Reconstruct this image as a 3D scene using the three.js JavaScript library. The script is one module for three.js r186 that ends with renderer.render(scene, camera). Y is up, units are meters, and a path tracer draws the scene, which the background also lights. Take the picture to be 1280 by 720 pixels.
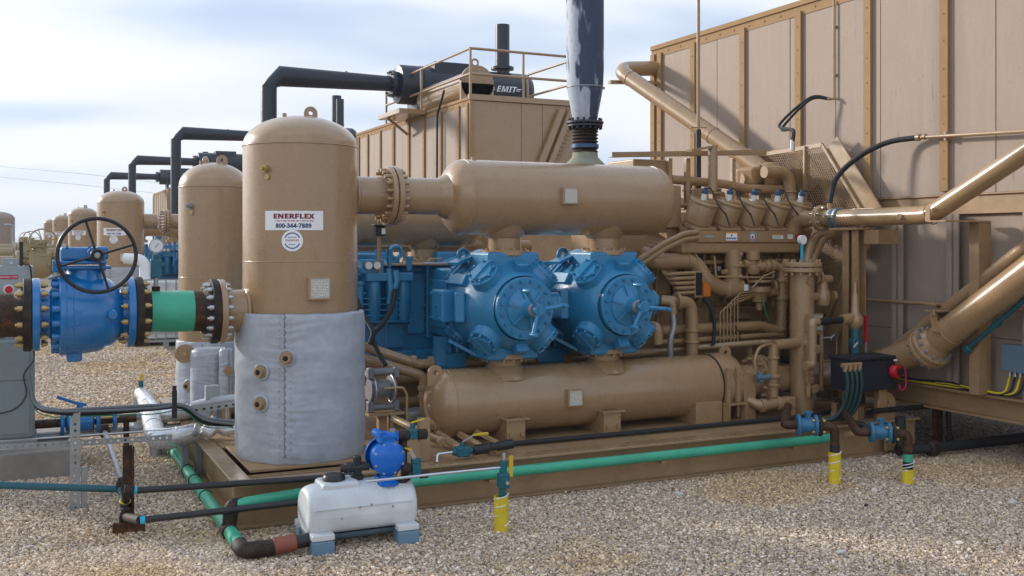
import * as THREE from 'three';
import { RoundedBoxGeometry } from 'three/addons/geometries/RoundedBoxGeometry.js';
import { mergeGeometries } from 'three/addons/utils/BufferGeometryUtils.js';
import { ImprovedNoise } from 'three/addons/math/ImprovedNoise.js';

// ---------- camera, sky, sun, exposure ----------
const scene = new THREE.Scene();
const camera = new THREE.PerspectiveCamera(31.28, 1280 / 720, 0.1, 2500);
camera.position.set(-1.523, 2.300, 8.347);
camera.lookAt(2.7663, 2.3000, -0.6865);
camera.setViewOffset(1280, 720, 0, 57, 1280, 720);      // lens shifted down, verticals stay vertical
scene.add(camera);
const renderer = new THREE.WebGLRenderer({ antialias: true });
renderer.setSize(1280, 720);
renderer.toneMapping = THREE.LinearToneMapping;
renderer.toneMappingExposure = 1.22;
renderer.shadowMap.enabled = true;

const sunDir = new THREE.Vector3(-0.70, 0.38, -0.96).normalize();
const sun = new THREE.DirectionalLight(new THREE.Color(1.0, 0.93, 0.84), 2.9);
sun.position.copy(sunDir).multiplyScalar(60);
sun.castShadow = true; sun.shadow.radius = 10; sun.shadow.mapSize.set(4096, 4096);
Object.assign(sun.shadow.camera, { left: -40, right: 40, top: 40, bottom: -40, near: 1, far: 160 });
scene.add(sun, sun.target);

let seed = 20240611;
const rnd = () => { seed = (seed * 1664525 + 1013904223) >>> 0; return seed / 4294967296; };
const rr = (a, b) => a + (b - a) * rnd();
const noise = new ImprovedNoise();
const fbm = (x, y, z, o = 5) => { let s = 0, a = 0.5; for (let i = 0; i < o; i++) { s += a * noise.noise(x, y, z); x *= 2.03; y *= 2.03; z *= 2.03; a *= 0.5; } return s; };
const clamp = (x, a = 0, b = 1) => Math.min(b, Math.max(a, x));
const mix = (a, b, t) => a + (b - a) * t;
const sm = (a, b, x) => { const t = clamp((x - a) / (b - a)); return t * t * (3 - 2 * t); };

{ // thin high overcast: pale blue showing through streaks of white cloud
  const W = 1024, H = 512, d = new Float32Array(W * H * 4);
  for (let j = 0; j < H; j++) for (let i = 0; i < W; i++) {
    const el = ((j + 0.5) / H - 0.5) * Math.PI, ph = ((i + 0.5) / W - 0.5) * 2 * Math.PI;
    const x = Math.cos(ph) * Math.cos(el), y = Math.sin(el), z = Math.sin(ph) * Math.cos(el);
    const yy = Math.max(y, 0.0), k = 1 / (yy + 0.16);
    // project on a cloud layer, streaks drawn out along one wind direction
    const px = x * k, pz = z * k;
    let c = fbm(px * 0.55 + pz * 0.25 + 7.3, pz * 1.5 - px * 0.35 + 2.1, 3.7, 6) * 1.15 + fbm(px * 0.35 + 1.7, pz * 0.4 + 8.8, 9.1, 4) * 0.9;
    c = sm(-0.42, 0.34, c);
    const up = sm(0.0, 0.55, yy);
    const blue = [mix(0.46, 0.34, up), mix(0.57, 0.47, up), mix(0.76, 0.70, up)];
    const wht = [mix(0.76, 0.95, up), mix(0.80, 0.965, up), mix(0.85, 0.99, up)];
    const hz = 1 - sm(0.0, 0.14, yy);
    const sd = Math.max(0, x * sunDir.x + y * sunDir.y + z * sunDir.z);
    const glow = 0.9 * Math.pow(sd, 14) + 0.25 * Math.pow(sd, 4);
    const o = (j * W + i) * 4;
    for (let q = 0; q < 3; q++) {
      let v = mix(blue[q], wht[q], c);
      v = mix(v, [0.70, 0.76, 0.84][q], hz * 0.55);
      v += glow * [1, 0.95, 0.87][q] * 0.8;
      if (y < 0) v = mix(v, [0.30, 0.27, 0.24][q], sm(0, 0.05, -y));
      d[o + q] = v;
    }
    d[o + 3] = 1;
  }
  const t = new THREE.DataTexture(d, W, H, THREE.RGBAFormat, THREE.FloatType);
  t.mapping = THREE.EquirectangularReflectionMapping; t.magFilter = THREE.LinearFilter; t.minFilter = THREE.LinearFilter; t.wrapS = THREE.RepeatWrapping; t.needsUpdate = true;
  scene.background = t; scene.environment = t;
}
scene.fog = new THREE.FogExp2(new THREE.Color(0.74, 0.78, 0.84), 0.0006);

// ---------- textures and materials ----------
function tex(n, fn, srgb = true) {           // n x n texture from fn(u, v) -> [r, g, b] in 0..1
  const d = new Uint8Array(n * n * 4);
  for (let j = 0; j < n; j++) for (let i = 0; i < n; i++) { const c = fn((i + 0.5) / n, (j + 0.5) / n, i, j), o = (j * n + i) * 4; for (let q = 0; q < 3; q++) d[o + q] = clamp(c[q]) * 255; d[o + 3] = 255; }
  const t = new THREE.DataTexture(d, n, n); t.wrapS = t.wrapT = THREE.RepeatWrapping; t.magFilter = THREE.LinearFilter; t.minFilter = THREE.LinearMipmapLinearFilter; t.generateMipmaps = true;
  if (srgb) t.colorSpace = THREE.SRGBColorSpace; t.needsUpdate = true; return t;
}
// tileable noise: four shifted copies cross-faded over the tile
const tn = (u, v, f, s, o = 4) => { const F = (a, b) => fbm(a * f + s, b * f + s * 1.7, s * 0.37, o), wu = u, wv = v, q = [(1 - wu) * (1 - wv), wu * (1 - wv), (1 - wu) * wv, wu * wv], n = Math.sqrt(q[0] ** 2 + q[1] ** 2 + q[2] ** 2 + q[3] ** 2); return (q[0] * F(u, v) + q[1] * F(u - 1, v) + q[2] * F(u, v - 1) + q[3] * F(u - 1, v - 1)) / n; };
const rep = (t, m) => { const c = t.clone(); c.repeat.set(1 / m, 1 / m); c.needsUpdate = true; return c; };
const paintT = tex(512, (u, v) => { const a = tn(u, v, 6, 3.1), b = tn(u, v, 40, 9.2, 3); let k = 0.955 + a * 0.05 + b * 0.03; const sp = tn(u, v, 90, 5.5, 2); if (sp > 0.36) k -= 0.13; if (sp < -0.37) k += 0.06; return [k, k * (0.995 + a * 0.01), k * (0.985 + a * 0.02)]; });
const roughT = tex(512, (u, v) => { const a = tn(u, v, 9, 13.1), b = tn(u, v, 60, 2.2, 3); const k = 0.72 + a * 0.42 + b * 0.2; return [k, k, k]; }, false);
const orangeT = tex(256, (u, v) => { const k = 0.5 + tn(u, v, 60, 4.4, 3) * 0.7; return [k, k, k]; }, false);
const dirtT = tex(512, (u, v) => { const a = tn(u, v, 5, 23.1), b = tn(u, v, 26, 19.2, 4); let k = 0.93 + a * 0.10 + b * 0.08; return [k, k * 0.992, k * 0.98]; });
const streakT = tex(512, (u, v) => { const w = (s, f, o) => (1 - u) * fbm(u * f + s, v * f * 0.09 + s, s * 0.3, o) + u * fbm((u - 1) * f + s, v * f * 0.09 + s, s * 0.3, o), a = w(3.3, 34, 4), b = tn(u, v, 5, 8.1), c = tn(u, v, 60, 6.6, 2); let k = 0.965 + a * 0.05 + b * 0.018 + c * 0.03; const d = w(7.7, 60, 3) + b * 0.5; if (d > 0.30) k -= (d - 0.30) * 0.5; if (c > 0.38) k -= 0.1; return [k, k * 0.993, k * (0.98 - Math.max(0, d - 0.3) * 0.2)]; });
const rustT = tex(512, (u, v) => { const a = tn(u, v, 8, 33.1, 5), b = tn(u, v, 50, 39.2, 3); const k = 0.62 + a * 0.7 + b * 0.35; return [k * 1.05, k * (0.92 + b * 0.2), k * (0.8 + a * 0.3)]; });
const pm = rep(paintT, 1.3), rm = rep(roughT, 0.9), om = rep(orangeT, 0.16), dm = rep(dirtT, 1.7), rs = rep(rustT, 0.5), sk = rep(streakT, 1.9);
const lin = (r, g, b) => new THREE.Color().setRGB(r, g, b);
const mat = (c, rough = 0.5, metal = 0, o = {}) => new THREE.MeshStandardMaterial({ color: lin(...c), roughness: rough, metalness: metal, ...o });
const paint = (c, rough = 0.55, o = {}) => mat(c, rough, 0, { map: pm, roughnessMap: rm, bumpMap: om, bumpScale: 0.0003, ...o });
const enamel = (c, rough, cc, o = {}) => new THREE.MeshPhysicalMaterial({ color: lin(...c), roughness: rough, map: pm, roughnessMap: rm, bumpMap: om, bumpScale: 0.0003, clearcoat: cc, clearcoatRoughness: 0.2, ...o });
const MT = {
  tan: enamel([0.398, 0.257, 0.134], 0.42, 0.7),
  tanTall: enamel([0.398, 0.257, 0.134], 0.42, 0.7, { map: sk }),
  tanDull: paint([0.398, 0.257, 0.134], 0.72, { map: dm }),
  tanDeck: paint([0.398, 0.257, 0.134], 0.85, { map: dm }),
  wall: mat([0.37, 0.292, 0.238], 0.7, 0, { map: rep(streakT, 2.6) }),
  beam: mat([0.398, 0.257, 0.134], 0.95, 0, { map: pm }),
  engine: enamel([0.398, 0.257, 0.134], 0.45, 0.4),
  olive: paint([0.36, 0.28, 0.15], 0.6),
  blue: enamel([0.026, 0.245, 0.49], 0.48, 0.35, { bumpScale: 0.0012 }),
  blueDark: paint([0.022, 0.10, 0.24], 0.5),
  valveBlue: enamel([0.003, 0.185, 0.52], 0.35, 0.8),
  pumpBlue: paint([0.003, 0.16, 0.66], 0.35),
  tealValve: paint([0.01, 0.14, 0.19], 0.45),
  smallBlue: paint([0.03, 0.17, 0.32], 0.5),
  green: paint([0.06, 0.48, 0.30], 0.5, { map: dm }),
  teal: paint([0.02, 0.12, 0.16], 0.6),
  black: mat([0.018, 0.018, 0.02], 0.55, 0, { roughnessMap: rm }),
  rubber: mat([0.02, 0.022, 0.024], 0.75),
  duct: paint([0.022, 0.030, 0.046], 0.5),
  boxDark: paint([0.018, 0.024, 0.036], 0.6),
  rust: mat([0.13, 0.062, 0.026], 0.85, 0, { map: rs, roughnessMap: rm, bumpMap: om, bumpScale: 0.001 }),
  rustLight: mat([0.20, 0.10, 0.035], 0.85, 0, { map: rs }),
  darkIron: mat([0.06, 0.045, 0.036], 0.7, 0, { map: rs, bumpMap: om, bumpScale: 0.001 }),
  brass: mat([0.55, 0.40, 0.17], 0.45, 0.7),
  zinc: mat([0.55, 0.56, 0.56], 0.42, 0.75, { roughnessMap: rm }),
  galv: mat([0.42, 0.44, 0.46], 0.55, 0.45, { map: dm, roughnessMap: rm }),
  chrome: mat([0.7, 0.71, 0.73], 0.25, 0.95),
  alu: mat([0.74, 0.75, 0.77], 0.38, 0.6, { roughnessMap: rm }),
  pumpGrey: mat([0.22, 0.225, 0.24], 0.55, 0.2, { map: dm }),
  greyBox: paint([0.235, 0.285, 0.31], 0.55),
  greyPanel: paint([0.36, 0.41, 0.43], 0.5),
  steelBox: paint([0.13, 0.20, 0.27], 0.5),
  jacket: mat([0.47, 0.52, 0.595], 0.38, 0.0, { map: dm, bumpMap: om, bumpScale: 0.0008 }),
  jacketFar: mat([0.47, 0.52, 0.595], 0.38, 0, { map: dm }),
  lace: mat([0.10, 0.10, 0.11], 0.8),
  white: mat([0.78, 0.80, 0.82], 0.45),
  poly: new THREE.MeshPhysicalMaterial({ color: lin(0.74, 0.79, 0.82), roughness: 0.42, sheen: 0.0, map: rep(dirtT, 3.1) }),
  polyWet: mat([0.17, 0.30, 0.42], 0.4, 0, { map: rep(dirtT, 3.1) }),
  plate: mat([0.62, 0.62, 0.58], 0.5, 0.0, { map: dm }),
  concrete: mat([0.33, 0.31, 0.28], 0.9, 0, { map: dm, bumpMap: om, bumpScale: 0.003 }),
  yellow: mat([0.85, 0.68, 0.03], 0.55, 0, { map: dm }),
  yellowCap: mat([0.65, 0.45, 0.02], 0.5),
  red: mat([0.52, 0.012, 0.025], 0.4),
  redTape: mat([0.30, 0.085, 0.05], 0.5, 0, { map: dm }),
  orange: mat([0.62, 0.16, 0.01], 0.5),
  conduit: mat([0.19, 0.21, 0.235], 0.6, 0.1, { map: dm }),
  cyan: mat([0.02, 0.40, 0.62], 0.45),
  dark: mat([0.02, 0.017, 0.015], 0.9),
  greenHose: mat([0.012, 0.045, 0.045], 0.5),
  greenWire: mat([0.02, 0.22, 0.08], 0.6),
  stackWhite: mat([0.5, 0.52, 0.54], 0.6),
};

// ---------- geometry helpers (all in metres, world coordinates) ----------
const V = a => a.isVector3 ? a.clone() : new THREE.Vector3(...a);
const add = (a, b) => [a[0] + b[0], a[1] + b[1], a[2] + b[2]];
const YUP = new THREE.Vector3(0, 1, 0);
function strip(g) { let h = g.index ? g.toNonIndexed() : g; for (const k of Object.keys(h.attributes)) if (!['position', 'normal', 'uv'].includes(k)) h.deleteAttribute(k); if (!h.attributes.uv) h.setAttribute('uv', new THREE.BufferAttribute(new Float32Array(h.attributes.position.count * 2), 2)); h.clearGroups(); return h; }
const G = (...gs) => { const l = gs.flat(3).filter(Boolean).map(strip); return l.length === 1 ? l[0] : mergeGeometries(l); };
function orient(g, o, dir) { g.applyQuaternion(new THREE.Quaternion().setFromUnitVectors(YUP, V(dir).normalize())); return g.translate(...V(o).toArray()); }
function lathe(o, dir, prof, seg = 28) {      // prof: [radius, distance along dir]; hard edges where the profile turns sharply
  const P = [], N = [], U = [], n = prof.length, sn = [];
  for (let i = 0; i < n - 1; i++) { const dr = prof[i + 1][0] - prof[i][0], dy = prof[i + 1][1] - prof[i][1], l = Math.hypot(dr, dy) || 1; sn.push([dy / l, -dr / l]); }
  for (let i = 0; i < n - 1; i++) {
    const ns = sn[i], sp = i > 0 && sn[i - 1][0] * ns[0] + sn[i - 1][1] * ns[1] > 0.72 ? [(sn[i - 1][0] + ns[0]), (sn[i - 1][1] + ns[1])] : ns, se = i < n - 2 && sn[i + 1][0] * ns[0] + sn[i + 1][1] * ns[1] > 0.72 ? [(sn[i + 1][0] + ns[0]), (sn[i + 1][1] + ns[1])] : ns;
    for (let j = 0; j < seg; j++) {
      const a = j / seg * 2 * Math.PI, b = (j + 1) / seg * 2 * Math.PI;
      const q = [[prof[i], a, sp], [prof[i + 1], a, se], [prof[i + 1], b, se], [prof[i], b, sp]];
      for (const k of [0, 1, 2, 0, 2, 3]) { const [p, t, nn] = q[k]; if ((k === 1 || k === 2 ? prof[i + 1][0] : 1) < 1e-6 && 0) continue; const l = Math.hypot(nn[0], nn[1]); P.push(p[0] * Math.sin(t), p[1], p[0] * Math.cos(t)); N.push(nn[0] / l * Math.sin(t), nn[1] / l, nn[0] / l * Math.cos(t)); U.push(t / 6.2832, p[1]); }
    }
  }
  const g = new THREE.BufferGeometry(); g.setAttribute('position', new THREE.Float32BufferAttribute(P, 3)); g.setAttribute('normal', new THREE.Float32BufferAttribute(N, 3)); g.setAttribute('uv', new THREE.Float32BufferAttribute(U, 2));
  // winding so that faces point outward
  const pa = g.attributes.position.array, na = g.attributes.normal.array;
  for (let t = 0; t < pa.length; t += 9) {
    const ux = pa[t + 3] - pa[t], uy = pa[t + 4] - pa[t + 1], uz = pa[t + 5] - pa[t + 2], vx = pa[t + 6] - pa[t], vy = pa[t + 7] - pa[t + 1], vz = pa[t + 8] - pa[t + 2];
    const d = (uy * vz - uz * vy) * (na[t] + na[t + 3]) + (uz * vx - ux * vz) * (na[t + 1] + na[t + 4]) + (ux * vy - uy * vx) * (na[t + 2] + na[t + 5]);
    if (d < 0) for (const A of [g.attributes.position, g.attributes.normal, g.attributes.uv]) { const s = A.itemSize, r = A.array, b = t / 3 * s; for (let q = 0; q < s; q++) { const w = r[b + s + q]; r[b + s + q] = r[b + 2 * s + q]; r[b + 2 * s + q] = w; } }
  }
  return orient(g, o, dir);
}
function cyl(a, b, r, seg = 16, r2 = r, ch = 0) { const A = V(a), B = V(b), d = B.clone().sub(A), L = d.length(); const c = Math.min(ch, L / 3, r / 2); return lathe(A, d, c ? [[0, 0], [r - c, 0], [r, c], [r2, L - c], [r2 - c, L], [0, L]] : [[0, 0], [r, 0], [r2, L], [0, L]], seg); }
function bx(x0, x1, y0, y1, z0, z1, bev = 0) { const w = Math.abs(x1 - x0), h = Math.abs(y1 - y0), d = Math.abs(z1 - z0); const g = bev ? new RoundedBoxGeometry(w, h, d, 1, Math.min(bev, w / 2.5, h / 2.5, d / 2.5)) : new THREE.BoxGeometry(w, h, d); return g.translate((x0 + x1) / 2, (y0 + y1) / 2, (z0 + z1) / 2); }
function cb(c, w, h, d, bev = 0.004, rot) { const g = bev ? new RoundedBoxGeometry(w, h, d, 1, Math.min(bev, w / 2.5, h / 2.5, d / 2.5)) : new THREE.BoxGeometry(w, h, d); if (rot) g.applyMatrix4(new THREE.Matrix4().makeRotationFromEuler(new THREE.Euler(...rot))); return g.translate(...c); }
function bar(a, b, w, t, side = [0, 1, 0]) {   // rectangular bar from a to b, w across 'side', t the other way
  const A = V(a), B = V(b), d = B.clone().sub(A), L = d.length(); d.normalize(); let s = V(side); s.addScaledVector(d, -s.dot(d)); if (s.length() < 0.01) s = Math.abs(d.x) < 0.9 ? new THREE.Vector3(1, 0, 0) : new THREE.Vector3(0, 0, 1); s.addScaledVector(d, -s.dot(d)).normalize(); const c = new THREE.Vector3().crossVectors(d, s);
  const g = new THREE.BoxGeometry(L, w, t); g.applyMatrix4(new THREE.Matrix4().makeBasis(d, s, c)); const m = A.add(B).multiplyScalar(0.5); return g.translate(m.x, m.y, m.z);
}
function round(pts, bend) {                    // polyline with its corners rounded to a bend radius
  const p = pts.map(V), out = [p[0]];
  for (let i = 1; i < p.length - 1; i++) {
    const a = p[i - 1].clone().sub(p[i]), b = p[i + 1].clone().sub(p[i]), la = a.length(), lb = b.length(); a.normalize(); b.normalize();
    const ang = Math.acos(clamp(a.dot(b), -1, 1)); if (ang > 3.1) { out.push(p[i]); continue; }
    const t = Math.min(bend / Math.tan(ang / 2), la * 0.48, lb * 0.48), n = 8;
    const s = p[i].clone().addScaledVector(a, t), e = p[i].clone().addScaledVector(b, t);
    for (let k = 0; k <= n; k++) { const q = k / n; out.push(s.clone().multiplyScalar((1 - q) ** 2).addScaledVector(p[i], 2 * q * (1 - q)).addScaledVector(e, q * q)); }
  }
  out.push(p[p.length - 1]); return out;
}
function sweep(pts, r, seg = 14, cap = true, rad) {
  const p = pts.map(V), n = p.length, P = [], N = [], I = [], U = [];
  let t = p[1].clone().sub(p[0]).normalize(), nrm = Math.abs(t.y) < 0.9 ? new THREE.Vector3(0, 1, 0) : new THREE.Vector3(1, 0, 0); nrm.addScaledVector(t, -nrm.dot(t)).normalize();
  let len = 0;
  for (let i = 0; i < n; i++) {
    const tt = p[Math.min(i + 1, n - 1)].clone().sub(p[Math.max(i - 1, 0)]).normalize(); nrm.addScaledVector(tt, -nrm.dot(tt)).normalize(); const bn = new THREE.Vector3().crossVectors(tt, nrm); if (i) len += p[i].distanceTo(p[i - 1]);
    let sc = 1; if (i && i < n - 1) { const a = p[i].clone().sub(p[i - 1]).normalize(); sc = 1 / Math.max(0.6, a.dot(tt)); }
    const R = rad ? rad(i / (n - 1)) * r : r * sc;
    for (let j = 0; j <= seg; j++) { const a = j / seg * 2 * Math.PI, c = Math.cos(a), s = Math.sin(a); N.push(nrm.x * c + bn.x * s, nrm.y * c + bn.y * s, nrm.z * c + bn.z * s); P.push(p[i].x + R * (nrm.x * c + bn.x * s), p[i].y + R * (nrm.y * c + bn.y * s), p[i].z + R * (nrm.z * c + bn.z * s)); U.push(j / seg, len); }
  }
  for (let i = 0; i < n - 1; i++) for (let j = 0; j < seg; j++) { const a = i * (seg + 1) + j, b = a + seg + 1; I.push(a, a + 1, b, b, a + 1, b + 1); }
  const g = new THREE.BufferGeometry(); g.setAttribute('position', new THREE.Float32BufferAttribute(P, 3)); g.setAttribute('normal', new THREE.Float32BufferAttribute(N, 3)); g.setAttribute('uv', new THREE.Float32BufferAttribute(U, 2)); g.setIndex(I);
  if (!cap || rad) return g;
  const d0 = p[0].clone().sub(p[1]).normalize(), d1 = p[n - 1].clone().sub(p[n - 2]).normalize();
  return G(g, orient(new THREE.CircleGeometry(r, seg).rotateX(-Math.PI / 2), p[0], d0), orient(new THREE.CircleGeometry(r, seg).rotateX(-Math.PI / 2), p[n - 1], d1));
}
const pipe = (pts, r, bend = 2.2 * r, seg = 14) => sweep(round(pts, bend), r, seg);
const hose = (pts, r, seg = 10, n = 40) => sweep(new THREE.CatmullRomCurve3(pts.map(V), false, 'catmullrom', 0.5).getPoints(n), r, seg);
const ring = (c, ax, R, r, seg = 40) => orient(new THREE.TorusGeometry(R, r, 10, seg).rotateX(Math.PI / 2), c, ax);
const disc = (c, ax, R, t, seg = 32) => { const ch = Math.min(0.006, t / 4); const a = V(ax).normalize(); return lathe(V(c).addScaledVector(a, -t / 2), a, [[0, 0], [R - ch, 0], [R, ch], [R, t - ch], [R - ch, t], [0, t]], seg); };
const basis = ax => { const a = V(ax).normalize(), s = Math.abs(a.y) < 0.9 ? new THREE.Vector3(0, 1, 0) : new THREE.Vector3(1, 0, 0); s.addScaledVector(a, -s.dot(a)).normalize(); return [a, s, new THREE.Vector3().crossVectors(a, s)]; };
const circ = (c, ax, R, n, ph = 0) => { const [a, s, b] = basis(ax); return Array.from({ length: n }, (_, i) => { const t = (i + ph) / n * 2 * Math.PI; return V(c).addScaledVector(s, R * Math.cos(t)).addScaledVector(b, R * Math.sin(t)); }); };
const hexBolt = (c, ax, r, L) => { const a = V(ax).normalize(); return G(cyl(V(c).addScaledVector(a, -L / 2), V(c).addScaledVector(a, L / 2), r, 6), cyl(V(c).addScaledVector(a, L / 2), V(c).addScaledVector(a, L / 2 + r * 0.7), r * 0.55, 6)); };
const boltRing = (c, ax, R, n, r, L, ph = 0.5) => G(circ(c, ax, R, n, ph).map(p => { const a = V(ax).normalize(); return cyl(p.clone().addScaledVector(a, -L / 2), p.clone().addScaledVector(a, L / 2), r, 6); }));
const dome = (R, h, n = 10) => Array.from({ length: n + 1 }, (_, i) => { const t = i / n * Math.PI / 2; return [R * Math.cos(t) + 1e-5, h * Math.sin(t)]; });
function vesselProfile(R, L, h) { const d = dome(R, h, 12); return [...d.slice().reverse().map(([r, y]) => [r, h - y]), ...d.map(([r, y]) => [r, L - h + y])]; }   // L overall, both ends domed
function az(c, A, R, y) { const t = A * Math.PI / 180; return [c[0] + R * Math.sin(t), y, c[1] + R * Math.cos(t)]; }     // point on a vertical vessel at compass angle A
const azd = A => { const t = A * Math.PI / 180; return [Math.sin(t), 0, Math.cos(t)]; };

// ---------- scene graph helpers ----------
const counts = {};
const numbered = n => { const k = counts[n] = (counts[n] ?? -1) + 1; return k ? `${n}_${String(k).padStart(3, '0')}` : n; };
function boxUV(g) {                             // uv in metres, projected along the main axis of each face
  const h = g.index ? g.toNonIndexed() : g, p = h.attributes.position, n = h.attributes.normal, uv = new Float32Array(p.count * 2);
  for (let t = 0; t < p.count; t += 3) {
    const nx = Math.abs(n.getX(t) + n.getX(t + 1) + n.getX(t + 2)), ny = Math.abs(n.getY(t) + n.getY(t + 1) + n.getY(t + 2)), nz = Math.abs(n.getZ(t) + n.getZ(t + 1) + n.getZ(t + 2));
    for (let k = t; k < t + 3; k++) { const X = p.getX(k), Y = p.getY(k), Z = p.getZ(k); uv[2 * k] = nx > ny && nx > nz ? Z : X; uv[2 * k + 1] = ny >= nx && ny >= nz ? Z : Y; }
  }
  h.setAttribute('uv', new THREE.BufferAttribute(uv, 2)); return h;
}
function part(parent, name, geo, material, o = {}) {
  const g = Array.isArray(geo) ? G(geo) : geo, m = new THREE.Mesh(o.uv ? g : boxUV(strip(g)), material);
  m.name = name; m.castShadow = m.receiveShadow = true; if (o.stuff) m.userData.kind = 'stuff'; if (o.label) m.userData.label = o.label; if (o.at) m.position.copy(V(o.at)); parent.add(m); return m;
}
function thing(name, label, category, group) { const o = new THREE.Group(); o.name = numbered(name); o.userData = { label, category }; if (group) o.userData.group = group; scene.add(o); return o; }
function fin(o) {                               // move the origin of a finished group to the middle of its base
  o.updateMatrixWorld(true); const b = new THREE.Box3().setFromObject(o), c = new THREE.Vector3((b.min.x + b.max.x) / 2, b.min.y, (b.min.z + b.max.z) / 2);
  o.children.forEach(m => m.position.sub(c)); o.position.copy(c); return o;
}
function one(name, label, category, geo, material, group, o = {}) {   // a thing of a single mesh
  const g = o.uv ? G(geo) : boxUV(strip(Array.isArray(geo) ? G(geo) : geo)); g.computeBoundingBox(); const b = g.boundingBox, c = [(b.min.x + b.max.x) / 2, b.min.y, (b.min.z + b.max.z) / 2]; g.translate(-c[0], -c[1], -c[2]);
  const m = new THREE.Mesh(g, material); m.position.set(...c); m.name = numbered(name); m.castShadow = m.receiveShadow = true; m.userData = { label, category }; if (group) m.userData.group = group; scene.add(m); return m;
}
function struct(name, geo, material, o = {}) { const m = new THREE.Mesh(o.uv ? geo : boxUV(strip(geo)), material); m.name = name; m.userData.kind = 'structure'; m.castShadow = m.receiveShadow = true; scene.add(m); return m; }
function dup(src, d, label, group, swap) { const c = src.clone(); c.name = numbered(src.name.replace(/_\d{3}$/, '')); c.userData = { ...src.userData, label }; if (group) c.userData.group = group; c.position.add(V(d)); if (swap) c.traverse(m => { if (m.isMesh && swap.has(m.material)) m.material = swap.get(m.material); }); scene.add(c); return c; }
function flange(parent, c, ax, R, t, n, m = MT.tan, bm = MT.tan, o = {}) {   // pair of flange discs with a ring of studs
  const a = V(ax).normalize(), C = V(c), gap = o.gap ?? 0.012, f = part(parent, 'flange', [disc(C.clone().addScaledVector(a, -(t + gap) / 2), a, R, t), disc(C.clone().addScaledVector(a, (t + gap) / 2), a, R, t), cyl(C.clone().addScaledVector(a, -gap / 2 - 0.001), C.clone().addScaledVector(a, gap / 2 + 0.001), R * 0.8, 24)], m);
  part(f, 'bolts', boltRing(C, a, R * 0.84, n, o.br ?? R * 0.062, 2 * t + gap + (o.ext ?? R * 0.3)), bm, { stuff: true }); return f;
}
function canvasTex(w, h, draw) { const c = document.createElement('canvas'); c.width = w; c.height = h; const x = c.getContext('2d'); draw(x, w, h); const t = new THREE.CanvasTexture(c); t.colorSpace = THREE.SRGBColorSpace; t.anisotropy = 4; return t; }
const print = (t, rough = 0.45) => new THREE.MeshStandardMaterial({ map: t, roughness: rough });
function curved(c, A, R, y, w, h, round_ = false) {   // patch bent round a vertical vessel: uv over the patch
  const P = [], U = [], N = [], I = [], n = 16, m = round_ ? 16 : 1;
  for (let j = 0; j <= m; j++) for (let i = 0; i <= n; i++) {
    let a = i / n * 2 - 1, b = j / m * 2 - 1; if (round_) { const k = Math.max(Math.abs(a), Math.abs(b)) || 1, l = Math.hypot(a, b) || 1; a *= k / l; b *= k / l; }
    const t = A * Math.PI / 180 + a * w / 2 / R; P.push(c[0] + R * Math.sin(t), y + b * h / 2, c[1] + R * Math.cos(t)); N.push(Math.sin(t), 0, Math.cos(t)); U.push(a / 2 + 0.5, b / 2 + 0.5);
  }
  for (let j = 0; j < m; j++) for (let i = 0; i < n; i++) { const a = j * (n + 1) + i, b = a + n + 1; I.push(a, a + 1, b, b, a + 1, b + 1); }
  const g = new THREE.BufferGeometry(); g.setAttribute('position', new THREE.Float32BufferAttribute(P, 3)); g.setAttribute('normal', new THREE.Float32BufferAttribute(N, 3)); g.setAttribute('uv', new THREE.Float32BufferAttribute(U, 2)); g.setIndex(I); return g;
}
const rect = (c, w, h, ry = 0) => new THREE.PlaneGeometry(w, h).rotateY(ry).translate(...c);

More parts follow.
